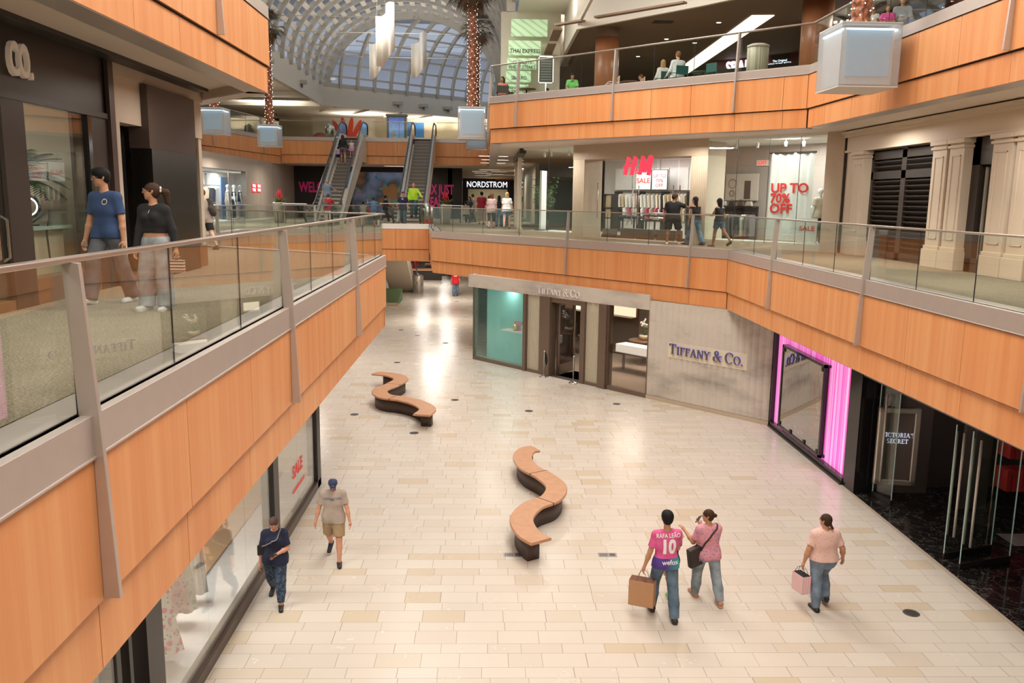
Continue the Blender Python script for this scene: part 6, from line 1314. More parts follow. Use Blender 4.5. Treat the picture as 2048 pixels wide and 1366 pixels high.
        G().tube([hc-hu*.030*H+hf*.0475*H-hr*.012*H, hc-hu*.0285*H+hf*.051*H, hc-hu*.030*H+hf*.0475*H+hr*.012*H], [.0025*H, .0045*H, .0025*H], 6).build('lips', M('lips_'+skin, tuple(x*.72 for x in sk.node_tree.nodes['Mix'].inputs[6].default_value[:3]) if 'Mix' in sk.node_tree.nodes else (.4, .15, .12), .5), root, True)
    # --- hair ---
    st, hcol = hair; hm = HAIR[hcol]; cap0 = hc+hu*.020*H-hf*.010*H
    if st != 'bald':
        Hr = Field(res*.8 if fine else res); Hr.ball(cap0, (.050*H, .059*H, .054*H), .02, yaw)
        if st in ('short', 'thick', 'cap', 'curly'): Hr.ball(hc+hu*.0*H-hf*.026*H, (.045*H, .038*H, .046*H), .02, yaw)
        if st in ('thick', 'curly'): Hr.ball(hc+hu*.050*H+hf*.012*H, (.045*H, .047*H, .028*H), .02, yaw); Hr.ball(hc+hu*.03*H-hf*.006*H, (.054*H, .058*H, .046*H), .02, yaw)
        if st in ('long', 'xlong', 'bob', 'pony', 'bun', 'low'):
            Hr.ball(hc-hu*.004*H-hf*.024*H, (.046*H, .040*H, .05*H), .02, yaw)
        Ln = dict(long=.20, xlong=.30, bob=.085).get(st)
        if Ln: 
            for x_ in (-.024, 0, .024): Hr.cone(hc-hf*.03*H+hr*x_*H, hc-hf*(.042 if st != 'bob' else .03)*H+hr*x_*1.35*H-np.array([0, 0, Ln*H]), .028*H, (.024 if st != 'xlong' else .028)*H, .02)
            for s in (-1, 1): Hr.cone(hc+hr*s*.038*H-hf*.002*H+hu*.01*H, hc+hr*s*.042*H-hf*.006*H-np.array([0, 0, min(Ln, .12)*H]), .014*H, .013*H, .015)
        if st == 'pony': b0 = hc+hu*.02*H-hf*.062*H; Hr.cone(b0, b0-hf*.045*H-hu*.02*H, .02*H, .026*H, .015); Hr.cone(b0-hf*.045*H-hu*.02*H, b0-hf*.06*H-hu*.11*H, .028*H, .018*H, .02)
        if st == 'low': b0 = hc-hu*.025*H-hf*.055*H; Hr.ball(b0, .017*H, .01); Hr.cone(b0, b0-hf*.03*H-hu*.03*H, .015*H, .012*H, .01)
        if st == 'bun': Hr.ball(hc+hu*.012*H-hf*.074*H, .021*H, .01)
        fw = hc+hf*.036*H-hu*.015*H   # open the face
        Hr.p.append((hc-hu*.028*H+hf*.058*H, None, np.array((.042*H, .040*H, .062*H)), yaw, .01, 1, False, True))
        Hr.mesh('hair', hm, root)
    # --- clothes ---
    th = max(.008, res*.55)
    if top:
        c, sl, hem, loose = top[:4]; T = Field(res); torso(T, th, loose=loose); 
        
        if hem < .02:
            hips(T, th+.010+loose*.6)
            for h0, k0, a0, toe, heel, fd in Lg: T.cone(h0, h0+(k0-h0)*.3, r_(.053)+th+.012+loose*.5, r_(.05)+th+.014+loose, .05)
        T.late = len(T.p)
        if sl > 0:
            for s0, e0, w0, hd in Ar:
                T.cone(P(.268), s0, .030*H, r_(.030)+th, .04)
                if sl <= .75: k_ = sl*1.15; T.cone(s0, s0+(e0-s0)*k_, r_(.031)+th+loose*.2, r_(.029)+th+loose*.5, .03, cut=True)
                else: T.cone(s0, e0, r_(.032)+th, r_(.027)+th, .03); T.cone(e0, e0+(w0-e0)*(sl if sl < 1 else .97), r_(.027)+th, .019*H+th, .02, cut=True)
        T.clip = [(2, -1, base+dz+(hem if hem > -.5 else 0)*H)]
        if sl == 0: T.clip.append((2, 1, base+dz+.272*H))
        else: T.p.append((nk+up*.012*H+hf*0, None, np.array((.040*H, .045*H, .030*H)), None, .01, 1, False, True))
        J['top'] = T.mesh('shirt' if len(top) < 5 else top[4], c, root)
    if bottom:
        c, ln, loose = bottom[:3]; fl = bottom[3] if len(bottom) > 3 else 0; T = Field(res); hips(T, th+.002); T.cone(P(.03, belly*.3, -.03), P(.03, belly*.3, .03), .058*W_+th, .058*W_+th, .05, .9)
        for h0, k0, a0, toe, heel, fd in Lg:
            if ln <= .5: kk = ln*2; T.cone(h0, h0+(k0-h0)*kk, r_(.054)+th+loose*.5, r_(.05-.014*kk)+th+loose, .03, cut=True)
            else:
                T.cone(h0, k0, r_(.054)+th+loose*.4, r_(.036)+th+loose, .03); kk = (ln-.5)*2; e_ = k0+(a0-k0)*kk+np.array([0, 0, -.012*H*(ln >= 1)]); m_ = (k0+e_)/2-fd*.006*H; T.cone(k0, m_, r_(.036)+th+loose, r_(.034)+th+loose+fl*.5, .02); T.cone(m_, e_, r_(.034)+th+loose+fl*.5, .024*H+th+loose+fl, .02, cut=True)
        T.clip = [(2, 1, base+dz+.055*H)]
        T.mesh('trousers' if ln > .6 else 'shorts', c, root)
    if shoes:
        c = shoes[0]; S_ = Field(res*.7 if fine else res)
        for h0, k0, a0, toe, heel, fd in Lg:
            S_.cone(heel, toe, .027*H+th*.4, .021*H+th*.3, .012); S_.cone(heel, a0-np.array([0, 0, .008*H]), .026*H, .024*H+th*.4, .012, cut=True); S_.cone(heel*.4+toe*.6, toe, .024*H, .020*H, .01)
        S_.mesh('shoes', c, root)
        if len(shoes) > 1:
            g = G()
            for h0, k0, a0, toe, heel, fd in Lg: 
                a_ = Vector(heel)-Vector((0, 0, .022*H)); b_ = Vector(toe)-Vector((0, 0, .012*H)); g.tube([a_-Vector(fd)*.02*H, a_, a_.lerp(b_, .5), b_, b_+Vector(fd)*.018*H], [.018*H, .026*H, .023*H, .024*H, .014*H], 10)
            o = g.build('soles', shoes[1], root, True)
    J['mat'] = Matrix.Translation(Vector(pos)) @ Matrix.Rotation(math.radians(face), 4, 'Z'); J['root'] = root; J['Ar'] = Ar; J['Lg'] = Lg; J['H'] = H; J['hc'] = hc
    return J
def fab(n, c=(.5, .5, .5), r=.85, v=.12): return M('fabric_'+n, c, r, var=v, vs=14, bmp=.15)
def denim(n, c=(.1, .16, .23)):
    if 'denim_'+n in MATS: return MATS['denim_'+n]
    m, nn, l, b = nm('denim_'+n); nt = m.node_tree; f = noise(nt, obc(nt), 5, 4); g_ = noise(nt, obc(nt), 160, 2)
    l.new(mixc(nt, .25, ramp(nt, f, [(.3, tuple(x*.6 for x in c)), (.7, tuple(min(1, x*1.5) for x in c))]), g_, 'OVERLAY'), b.inputs['Base Color']); b.inputs['Roughness'].default_value = .85; MATS['denim_'+n] = m; return m
def print_on(J, s, size, x, z, mat, back=True, name='printed_letters', bold=.02, sx=1, curve=None):
    """lettering laid on the shirt surface"""
    from mathutils.bvhtree import BVHTree
    me = J['top'].data; bv = BVHTree.FromPolygons([v.co[:] for v in me.vertices], [p.vertices[:] for p in me.polygons])
    c = bpy.data.curves.new('t', 'FONT'); c.body = s; c.size = size; c.offset = bold*size; c.align_x = 'CENTER'; c.align_y = 'CENTER'; c.resolution_u = 3; o = bpy.data.objects.new('t', c); COL.objects.link(o); m2 = bpy.data.meshes.new_from_object(o); bpy.data.objects.remove(o)
    bm = bmesh.new(); bm.from_mesh(m2); bmesh.ops.triangulate(bm, faces=bm.faces); bmesh.ops.subdivide_edges(bm, edges=bm.edges, cuts=1); bm.to_mesh(m2); bm.free()
    sg = -1 if back else 1
    for v in m2.vertices:
        px = x+v.co.x*sx*(1 if back else -1); pz = z+v.co.y; hit = bv.ray_cast(Vector((px, sg*1.0, pz)), Vector((0, -sg, 0)))
        v.co = (px, (hit[0].y if hit[0] else sg*.1)+sg*.004, pz)
    m2.materials.append(mat); return link(bpy.data.objects.new(name, m2), J['root'])
def carry_bag(name, label, J, hand, w, h, d, mat, group=None, tilt=0, hlen=.16, rim=None, stripes=None):
    """open paper bag hanging from a hand"""
    p = J['mat'] @ Vector(J['hand'][hand]); t = thing(name, label, 'bag', (p.x, p.y, p.z), J['root'].rotation_euler.z+tilt, group)
    g = G(); z1 = -hlen; z0 = z1-h
    for a in ((-w/2, w/2, -d/2, -d/2+.004), (-w/2, w/2, d/2-.004, d/2), (-w/2, -w/2+.004, -d/2, d/2), (w/2-.004, w/2, -d/2, d/2)): g.box(*a, z0, z1)
    g.box(-w/2, w/2, -d/2, d/2, z0, z0+.004); g.build('bag_body', mat, t)
    if rim: G().box(-w/2+.005, w/2-.005, -d/2+.005, d/2-.005, z1-.02, z1-.004).build('tissue', rim, t)
    g = G()
    for y in (-d/2, d/2): g.tube([(-w*.2, y, z1), (-w*.13, y*.6, z1+hlen*.7), (0, 0, 0), (w*.13, y*.6, z1+hlen*.7), (w*.2, y, z1)], .004, 6)
    g.build('handles', rim or mat, t); return t
def strap(J, a, b, r, mat, label, name='shoulder_strap'):
    pass
# ---------------- the people ----------------
SKIN['white'] = M('mannequin_white', (.78, .76, .74), .35)
NR_, FR_ = .0095, .019
BK = fab('black', (.012, .012, .014)); NV = fab('navy', (.012, .018, .05)); WT = fab('white', (.74, .72, .70)); GY = fab('grey', (.34, .30, .27))
SB = M('shoe_black', (.015, .015, .017), .5); SWt = M('shoe_white', (.72, .70, .66), .5); SOLE = M('sole_pale', (.6, .52, .42), .6); SOLD = M('sole_dark', (.06, .05, .05), .6)
def jersey():
    m, n, l, b = nm('football_shirt'); nt = m.node_tree; s = n.new('ShaderNodeSeparateXYZ'); l.new(obc(nt), s.inputs[0])
    band = ramp(nt, mth(nt, 'ADD', mth(nt, 'MULTIPLY', s.outputs[0], 2.0), .5), [(.1, (.07, .035, .26)), (.45, (.09, .05, .30)), (.8, (.05, .30, .36)), (1, (.10, .50, .45))])
    pk = ramp(nt, noise(nt, obc(nt), 9, 3), [(.3, (.62, .07, .25)), (.7, (.74, .13, .36))]); l.new(mixc(nt, mth(nt, 'LESS_THAN', s.outputs[2], 1.045), pk, band), b.inputs['Base Color']); b.inputs['Roughness'].default_value = .7; return m
INKW = M('print_white', (.88, .86, .86), .6)
# man in the pink football shirt
J = person('person', 'man walking away in a pink football shirt numbered 10, carrying a brown paper bag', (2.83, 12.4, L1), 6, 1.76, 'tan', ('thick', 'black'), legs=((24, 3, 14, 0), (-10, 3, 4, -8)), arms=((2, 16, 10, 14), (18, 8, 62, -8)), head=(-6, 2), res=NR_,
           top=(jersey(), .62, -.045, .012, 'football_shirt'), bottom=(denim('mid', (.10, .16, .23)), 1, .014, .012), shoes=(M('shoe_brown', (.035, .022, .018), .5), SOLD))
print_on(J, 'RAFA LEÃO', .088, 0, 1.405, INKW, sx=.86); print_on(J, '10', .30, 0, 1.225, INKW, bold=.05, sx=.82, name='printed_number'); print_on(J, 'wefox', .105, .03, .985, INKW, bold=.015, name='printed_word')
JM = J
carry_bag('paper_bag', 'large plain brown paper bag held by the man in the pink football shirt', J, 0, .40, .42, .20, M('kraft_paper', (.48, .27, .145), .8, bmp=.1), tilt=-.5, rim=M('kraft_inside', (.16, .07, .045), .9))
# child half hidden
person('person', 'small child in a black shirt and green shoes, half hidden behind the man in pink', (3.10, 13.2, L1), 10, 1.16, 'tan', ('thick', 'black'), legs=((-14, 2, 20, 0), (16, 2, 4)), arms=((20, 5, 40, 5), (55, 30, 110, 30)), res=.012, top=(BK, .6, -.06, .012), bottom=(fab('tan', (.42, .26, .16)), .42, .02), shoes=(M('shoe_green', (.12, .55, .08), .5), SWt))
# woman in floral blouse
FLB = floral('blouse_floral', (.72, .30, .34), ((.75, .35, .38), (.18, .16, .42), (.50, .42, .60)), 22)
J = person('person', 'woman in a pink floral blouse and light jeans looking left, with a dark shoulder bag', (3.66, 13.02, L1), 8, 1.58, 'tan', ('bun', 'brown'), legs=((16, 3, 10), (-16, 4, 12, -10)), arms=((14, 18, 128, 22), (48, 4, 118, -34)), head=(62, -2), build=1.24, fem=True, res=NR_,
           top=(FLB, .66, -.05, .014, 'blouse'), bottom=(denim('pale', (.24, .29, .33)), 1, .012, .008), shoes=(M('shoe_tan', (.45, .22, .13), .6), SOLE))
g = G().ball(tuple(J['hc']+J['hu']*.012*J['H']-J['hf']*.060*J['H']), (.030, .030, .034), 12, 8); g.build('hair_band', M('band_blue', (.02, .05, .45), .5), J['root'], True)
def box_at(name, label, cat, J, local, size, mat, rz=0, rx=0, group=None, extra=None):
    p = J['mat'] @ Vector(local); t = thing(name, label, cat, (p.x, p.y, p.z), J['root'].rotation_euler.z+rz, group); t.rotation_euler.x = rx; w, d, h = size; G().box(-w/2, w/2, -d/2, d/2, -h/2, h/2).build('body', mat, t, bevel=min(size)*.25); return t
t = box_at('shoulder_bag', 'dark brown leather bag hanging at the left hip of the woman in floral blouse', 'bag', J, (-.23, -.06, .80), (.30, .11, .34), M('leather_dark', (.03, .018, .014), .45), .35); t.rotation_euler.y = -.18
G().box(-.15, .15, -.062, -.056, .0, .16).build('flap', MATS['leather_dark'], t); G().ball((.02, -.066, -.06), .012, 8, 6).build('clasp', STEEL, t)
def torso_strap(J, parent_t, pts, w=.014, mat=None):
    """strap hugging the shirt between given local points"""
    from mathutils.bvhtree import BVHTree
    me = J['top'].data; bv = BVHTree.FromPolygons([v.co[:] for v in me.vertices], [p.vertices[:] for p in me.polygons]); out = []
    for a, b in zip(pts, pts[1:]):
        for k in range(10):
            p = Vector(a).lerp(Vector(b), k/10); q = bv.find_nearest(p); out.append(J['mat'] @ (q[0]+(p-Vector((0, 0, p.z))).normalized()*.006) if q[0] is not None else J['mat'] @ p)
    inv = (Matrix.Translation(parent_t.location) @ parent_t.rotation_euler.to_matrix().to_4x4()).inverted()
    G().tube([inv @ p for p in out], w, 6, sx=.4).build('strap', mat or MATS['leather_dark'], parent_t, True)
torso_strap(J, t, [(-.20, -.15, .93), (-.05, -.2, 1.12), (.1, -.16, 1.3), (.135, -.02, 1.36), (.08, .14, 1.28), (-.08, .2, 1.08), (-.22, .1, .93)], .016)
box_at('phone', 'dark phone held up by the woman in the floral blouse', 'phone', J, tuple(np.array(J['hand'][1])+np.array([0, .02, .05])), (.075, .012, .15), M('phone_dark', (.02, .025, .06), .2), .5, .5)
# woman in dotted shirt
def dots(n, base, dot, sc):
    m, nn, l, b = nm(n); nt = m.node_tree; v = nn.new('ShaderNodeTexVoronoi'); v.inputs['Scale'].default_value = sc; v.inputs['Randomness'].default_value = .55; l.new(obc(nt), v.inputs['Vector']); l.new(mixc(nt, mth(nt, 'LESS_THAN', v.outputs['Distance'], .17), base, dot), b.inputs['Base Color']); b.inputs['Roughness'].default_value = .85; return m
J = person('person', 'woman walking away in a pale pink dotted shirt and blue jeans with a striped bag', (5.48, 12.72, L1), 2, 1.60, 'tan', ('low', 'brown'), legs=((-6, 1, 3, -5), (34, 0, 62, -25)), arms=((-4, 22, 4, 14), (-12, 26, 26, 16)), head=(38, 2), build=1.42, fem=True, res=NR_,
           top=(dots('dotted_pink', (.74, .50, .45), (.25, .07, .06), 30), .66, .0, .010, 'dotted_shirt'), bottom=(denim('blue', (.16, .22, .30)), 1, .010, .008), shoes=(SB, SOLD))
carry_bag('gift_bag', 'pink striped gift bag with black tissue held by the woman in the dotted shirt', J, 0, .16, .30, .27, stripes('pink_stripes', (.82, .42, .48), (.85, .68, .68), 26), tilt=.25, hlen=.13, rim=M('tissue_black', (.01, .01, .012), .8))
# elderly woman in navy
J = person('person', 'grey haired woman in a navy blouse and patterned trousers looking at her phone', (-3.42, 12.95, L1), 186, 1.52, 'rosy', ('short', 'grey'), legs=((20, 1, 4, 0), (-12, 1, 30, -25)), arms=((10, 14, 84, -38), (2, 14, 8, 8)), head=(6, -28), build=1.18, fem=True, res=NR_,
           top=(NV, .70, -.06, .016, 'blouse'), bottom=(floral('leaf_print', (.02, .035, .075), ((.02, .035, .08), (.16, .24, .30), (.05, .10, .16)), 26), .97, .012, 0), shoes=(SB, SOLD))
t = box_at('phone', 'dark folding phone case in the hand of the woman in navy', 'phone', J, tuple(np.array(J['hand'][0])+np.array([.02, .03, .03])), (.15, .08, .018), M('phone_case', (.015, .012, .012), .4), .2, .3)
t = box_at('waist_bag', 'small black bag with a grey strap worn by the woman in navy', 'bag', J, (.20, .05, .92), (.14, .05, .17), M('nylon_black', (.015, .015, .016), .7), .2)
torso_strap(J, t, [(.2, .1, .98), (.02, .2, 1.08), (-.07, .17, 1.2), (-.10, .02, 1.3), (-.05, -.15, 1.18), (.12, -.15, 1.02)], .011, M('strap_grey', (.22, .2, .17), .7))
# man with cap
J = person('person', 'man in a navy cap, grey T-shirt and khaki shorts with his head bowed', (-2.76, 14.5, L1), 184, 1.64, 'rosy', ('short', 'silver'), legs=((14, 2, 4, 0), (-16, 2, 32, -30)), arms=((4, 16, 14, 12), (-2, 18, 8, 14)), head=(8, -36), build=1.06, res=NR_,
           top=(fab('heather', (.40, .33, .285)), .62, -.06, .02, 'tshirt'), bottom=(fab('khaki', (.36, .255, .145)), .44, .034), shoes=(M('shoe_navy', (.012, .014, .03), .6), SOLE))
H_ = J['H']; hc, hf, hu, hr = J['hc'], J['hf'], J['hu'], J['hr']; yaw = math.atan2(-hf[0], hf[1])
F_ = Field(.008); F_.ball(hc+hu*.030*H_-hf*.006*H_, (.050*H_, .060*H_, .046*H_), .02, yaw); F_.ball(hc+hu*.0*H_-hf*.02*H_, (.047*H_, .045*H_, .04*H_), .02, yaw); F_.p.append((hc-hu*.022*H_+hf*.05*H_, None, np.array((.06*H_, .055*H_, .05*H_)), yaw, .01, 1, False, True))
for x_ in (-.022, 0, .022): F_.cone(hc+hu*.026*H_+hf*.045*H_+hr*x_*H_, hc+hu*.016*H_+hf*(.098-abs(x_)*.5)*H_+hr*x_*H_, .010*H_, .006*H_, .012)
F_.mesh('cap', M('cap_navy', (.03, .045, .10), .8), J['root']); tp = hc+hu*.045*H_+hf*.050*H_
g = G(); q = Vector(hu)*.014; e_ = Vector(hr)*.016; c_ = Vector(tp); g.add([c_-e_-q, c_+e_-q, c_+e_+q, c_-e_+q], [(0, 1, 2, 3)]); g.build('cap_badge', M('badge_grey', (.4, .42, .45), .6), J['root'])
print_on(J, 'NEW YORK', .06, 0, 1.22, M('print_blue', (.12, .18, .28), .7), back=False, sx=1.05); 
for s_ in (-1, 1): torus(G(), tuple(np.array(J['head'])*0+J['P'](.22, .085, s_*.008)), .016, .003, 14, 5, (0, 1, 0)).build('sunglasses', BLK2, J['root'])
w_ = J['Ar'][1][2]; torus(G(), tuple(J['Ar'][0][2]), .026, .006, 16, 6, tuple(J['Ar'][0][3])).build('wrist_watch', BLK2, J['root'])
# young man in the blue T-shirt
J = person('person', 'tall young man in a blue T-shirt and glasses walking behind the near glass railing', (-5.05, 11.35, 0), 160, 1.79, 'tan', ('thick', 'black'), legs=((-12, 3, 8, -5), (22, 3, 12, 8)), arms=((-2, 12, 8, 8), (4, 14, 12, 10)), head=(-36, -6), build=1.02, res=NR_,
           top=(fab('blue', (.035, .07, .17)), .66, -.035, .014, 'tshirt'), bottom=(denim('worn', (.11, .12, .14)), 1, .022, .018), shoes=(SWt, M('sole_grey', (.10, .095, .11), .6)))
def glasses(J, mat):
    g = G(); H_ = J['H']; hc, hf, hu, hr = J['hc'], J['hf'], J['hu'], J['hr']
    for s in (-1, 1): torus(g, hc+hu*.009*H_+hr*s*.021*H_+hf*.058*H_, .016*H_, .0016*H_, 18, 5, tuple(hf), tuple(hu)); g.tube([hc+hu*.012*H_+hr*s*.036*H_+hf*.055*H_, hc+hu*.010*H_+hr*s*.047*H_-hf*.004*H_], .0014*H_, 5)
    g.tube([hc+hu*.011*H_-hr*.006*H_+hf*.059*H_, hc+hu*.011*H_+hr*.006*H_+hf*.059*H_], .0016*H_, 5); g.build('glasses', mat, J['root'])
glasses(J, M('frame_metal', (.25, .22, .2), .3, .8))
print_on(J, '●', .10, -.085, 1.335, INKW, back=False, name='chest_badge'); print_on(J, '●', .078, -.085, 1.335, M('badge_dark', (.01, .015, .03), .6), back=False, name='chest_badge')
for o in J['root'].children:
    if o.name.startswith('chest_badge'):
        pass
t = box_at('crumpled_wrapper', 'crumpled clear wrapper in the right hand of the young man in blue', 'wrapper', J, tuple(J['hand'][1]), (.07, .05, .06), M('foil', (.6, .6, .62), .25, .6))
# young woman in black
J = person('person', 'young woman in a black cropped top and pale wide jeans beside the man in blue', (-4.18, 10.72, 0), 168, 1.58, 'tan', ('pony', 'brown'), legs=((4, 3, 4, 0), (10, 3, 10)), arms=((-6, 18, 6, 12), (14, 6, 20, 2)), head=(-58, 2), build=1.08, fem=True, res=NR_,
           top=(BK, 1, .085, .006, 'cropped_top'), bottom=(denim('light', (.30, .33, .36)), 1, .034, .022), shoes=(SWt, SWt))
glasses(J, M('frame_rose', (.5, .3, .22), .3, .8))
g = G(); hb_ = J['hc']+J['hu']*.02*J['H']-J['hf']*.068*J['H']
for i in range(5): g.ball(tuple(hb_+J['hr']*.02*math.cos(i*1.26)+J['hu']*.025*math.sin(i*1.26)-J['hr']*.02), (.014, .014, .020), 7, 5)
g.build('hair_claw', M('claw_pearl', (.75, .68, .62), .4), J['root'], True)
G().tube([tuple(J['P'](.262, .058, 0)), tuple(J['P'](.235, .078, 0))], .004, 5).build('zip', STEEL, J['root'])
t = carry_bag('small_handbag', 'small brown and white striped bag held by the young woman in black', J, 0, .17, .15, .07, stripes('brown_stripes', (.75, .72, .68), (.17, .055, .03), 26, 'z'), tilt=.2, hlen=.07)
# boy with hood over shoulder
J = person('person', 'boy in a grey T-shirt and black shorts with a dark hooded top over his shoulder', (-7.6, 22.9, 0), 52, 1.64, 'fair', ('curly', 'auburn'), legs=((22, 2, 6), (-18, 2, 14, -15)), arms=((30, 12, 70, 0), (-4, 12, 8, 8)), head=(18, -22), res=.012, top=(GY, .62, -.08, .024), bottom=(BK, .42, .03), shoes=(M('shoe_taupe', (.12, .08, .06), .6), SOLD))
F_ = Field(.014); P = J['P']; F_.cone(P(.28, -.01, .02), P(.27, -.03, .13), .04, .05, .04); F_.cone(P(.28, -.04, .08), P(.10, -.10, .10), .07, .075, .05); F_.cone(P(.16, -.1, .05), P(.06, -.1, .11), .06, .06, .05); F_.cone(P(.27, .05, .11), P(.16, .06, .12), .04, .045, .04); o = F_.mesh('draped_hoodie', M('fabric_charcoal', (.055, .045, .045), .9, bmp=.3), J['root'])
# the two women walking to the store
person('person', 'woman in a mauve T-shirt and black leggings walking towards the department store', (.12, 41.3, 0), 0, 1.70, 'fair', ('bob', 'auburn'), legs=((-8, 2, 8, -10), (14, 2, 4)), arms=((2, 12, 14, 8), (0, 14, 18, 8)), head=(-20, -10), build=1.12, fem=True, res=.014, top=(fab('mauve', (.46, .33, .32)), .62, -.09, .03), bottom=(BK, .78, .004), shoes=(M('shoe_taupe'), SOLE))
person('person', 'blonde woman in a white T-shirt and denim shorts walking towards the department store', (.86, 40.9, 0), -3, 1.76, 'fair', ('bob', 'blond'), legs=((-12, 2, 14, -18), (12, 2, 4)), arms=((0, 10, 10, 8), (-4, 16, 10, 10)), head=(4, 2), build=1.05, fem=True, res=.014, top=(WT, .6, -.06, .03), bottom=(denim('mid', (.10, .16, .23)), .30, .02), shoes=(M('shoe_taupe'), SOLE))
# crowd further along the corridor
RDk = fab('crimson', (.30, .012, .03)); BE = fab('beige', (.40, .31, .24))
for i, (x, y, h, sk, hr_, tp_, bt_, sh_, f, lb_, fm) in enumerate((
    (-.42, 48, 1.83, 'tan', ('short', 'black'), (RDk, .6, -.08, .03), (GY, .44, .03), SB, 0, 'man in a crimson shirt and dark cap in the corridor crowd', False),
    (.02, 45.4, 1.62, 'fair', ('long', 'brown'), (fab('wine', (.26, .01, .04)), .6, -.09, .03), (fab('rose', (.5, .36, .33)), .3, .02), SWt, 0, 'woman in a wine red top walking just left of the mauve T-shirt', True),
    (.52, 44.3, 1.62, 'fair', ('long', 'black'), (BK, 0, .02, .0), (denim('mid', (.1, .16, .23)), 1, .02), SB, 4, 'woman with dark hair walking between the two women in T-shirts', True),
    (.92, 46.6, 1.60, 'fair', ('long', 'brown'), (fab('peach', (.5, .33, .28)), 0, .0, .01), (fab('slate', (.12, .14, .17)), 1, .03), SB, -4, 'brown haired woman farther ahead of the blonde woman', True),
    (-1.15, 50.5, 1.55, 'tan', ('long', 'black'), (fab('dark_teal', (.03, .05, .05)), .6, -.05, .02), (BK, 1, .01), SB, 150, 'dark haired woman standing by the barrier left of the corridor', True),
    (-1.0, 52.5, 1.70, 'tan', ('short', 'black'), (fab('mud', (.12, .09, .07)), .6, -.05, .02), (BK, 1, .01), SB, 60, 'man in a dark brown shirt at the left edge of the corridor crowd', False))):
    person('person', lb_, (x, y, 0), f, h, sk, hr_, legs=((-10, 2, 10, -8), (12, 2, 4)) if i % 2 else ((14, 2, 4), (-10, 2, 12, -8)), build=1.05, fem=fm, res=.021, top=tp_, bottom=bt_, shoes=(sh_,), arms=((0, 12, 20, 5), (0, 12, 20, 5)))
t = thing('suitcase', 'dark blue suitcase beside the woman with dark hair in the corridor', 'suitcase', (.72, 43.8, 0)); G().box(-.18, .18, -.12, .12, .05, .6).build('shell', denim('case', (.03, .05, .08)), t, bevel=.03); G().tube([(-.1, 0, .6), (-.1, 0, .9), (.1, 0, .9), (.1, 0, .6)], .01).build('handle', BLK2, t)
for s in (-.14, .14): G().ball((s, 0, .03), (.02, .03, .03), 8, 6).build('wheel', BLK2, t)
person('person', 'person in a beige shirt sitting by the barrier left of the corridor', (-1.35, 49.5, 0), 20, 1.6, 'tan', ('short', 'black'), legs=((85, 8, 85), (85, 8, 85)), seat=.45, res=.021, top=(BE, .6, -.02, .03), bottom=(BK, 1, .01), shoes=(SB,))
# outside the clothes shop
J = person('person', 'broad man in black T-shirt and shorts, his arm round the woman in jeans', (6.22, 28.55, 0), -14, 1.70, 'brown', ('curly', 'brown'), legs=((-8, 6, 6), (10, 14, 4)), arms=((-4, 14, 6, 8), (52, 62, 60, 66)), head=(-52, -10), build=1.42, belly=.01, res=.012, top=(BK, .66, -.07, .02), bottom=(BK, .46, .04), shoes=(SWt, M('sole_red', (.4, .02, .02), .6)))
J = person('person', 'woman with long black hair in a black tank top and flared blue jeans', (6.86, 28.1, 0), 26, 1.63, 'brown', ('long', 'black'), legs=((20, 2, 4), (-16, 2, 14, -12)), arms=((-4, 14, 6, 10), (-4, 16, 10, 10)), head=(48, -2), build=1.08, fem=True, res=.012, top=(BK, 0, .0, .004), bottom=(denim('flare', (.10, .18, .25)), 1, .006, .034), shoes=(SB, SOLD))
J = person('person', 'woman with waist long black hair and denim shorts near the sale banner', (7.42, 27.15, 0), 30, 1.57, 'brown', ('xlong', 'black'), legs=((14, 0, 4), (-26, -2, 22, -30)), arms=((30, 12, 95, 0), (-2, 12, 10, 6)), head=(22, -6), build=1.0, fem=True, res=.012, top=(BK, 0, -.0, .004), bottom=(denim('short', (.06, .10, .15)), .30, .02), shoes=(M('shoe_taupe'), SOLD))
# between and on the escalators
person('person', 'boy in a light blue T-shirt standing between the escalators, hand to his ear', (-6.7, 49.5, 0), 20, 1.42, 'tan', ('short', 'brown'), arms=((60, 50, 150, -10), (0, 10, 10, 5)), res=.019, top=(fab('sky', (.14, .30, .52)), .6, -.10, .03), bottom=(fab('stone', (.5, .42, .36)), .36, .02), shoes=(SWt,))
person('person', 'person in black clothes walking between the escalators', (-5.95, 49.1, 0), -60, 1.58, 'tan', ('short', 'black'), legs=((22, 2, 6), (-20, 2, 14, -15)), arms=((0, 10, 20, 5), (20, 10, 70, 5)), res=.019, top=(BK, 1, -.06, .02), bottom=(BK, 1, .02), shoes=(SWt,))
person('person', 'person in a pale olive shirt seated low between the escalators', (-7.3, 49.6, 0), 10, 1.5, 'tan', ('short', 'black'), legs=((85, 8, 85), (85, 8, 85)), seat=.40, arms=((30, 12, 60, 0), (30, 12, 60, 0)), head=(0, -30), res=.019, top=(fab('olive_pale', (.42, .38, .27)), .6, -.02, .03), bottom=(denim('mid', (.1, .16, .23)), 1, .01), shoes=(SB,))
J = person('person', 'man in a navy T-shirt and jeans stepping off the right escalator', (-4.52, 44.85, .01), 170, 1.74, 'rosy', ('short', 'brown'), legs=((12, 2, 4), (-8, 2, 14)), arms=((0, 12, 14, 6), (8, 20, 14, 14)), head=(30, -2), build=1.12, res=.014, top=(NV, .62, -.07, .03), bottom=(denim('teal', (.05, .10, .12)), 1, .02), shoes=(SWt, SWt)); print_on(J, '▬', .1, 0, 1.36, INKW, back=False, name='chest_print')
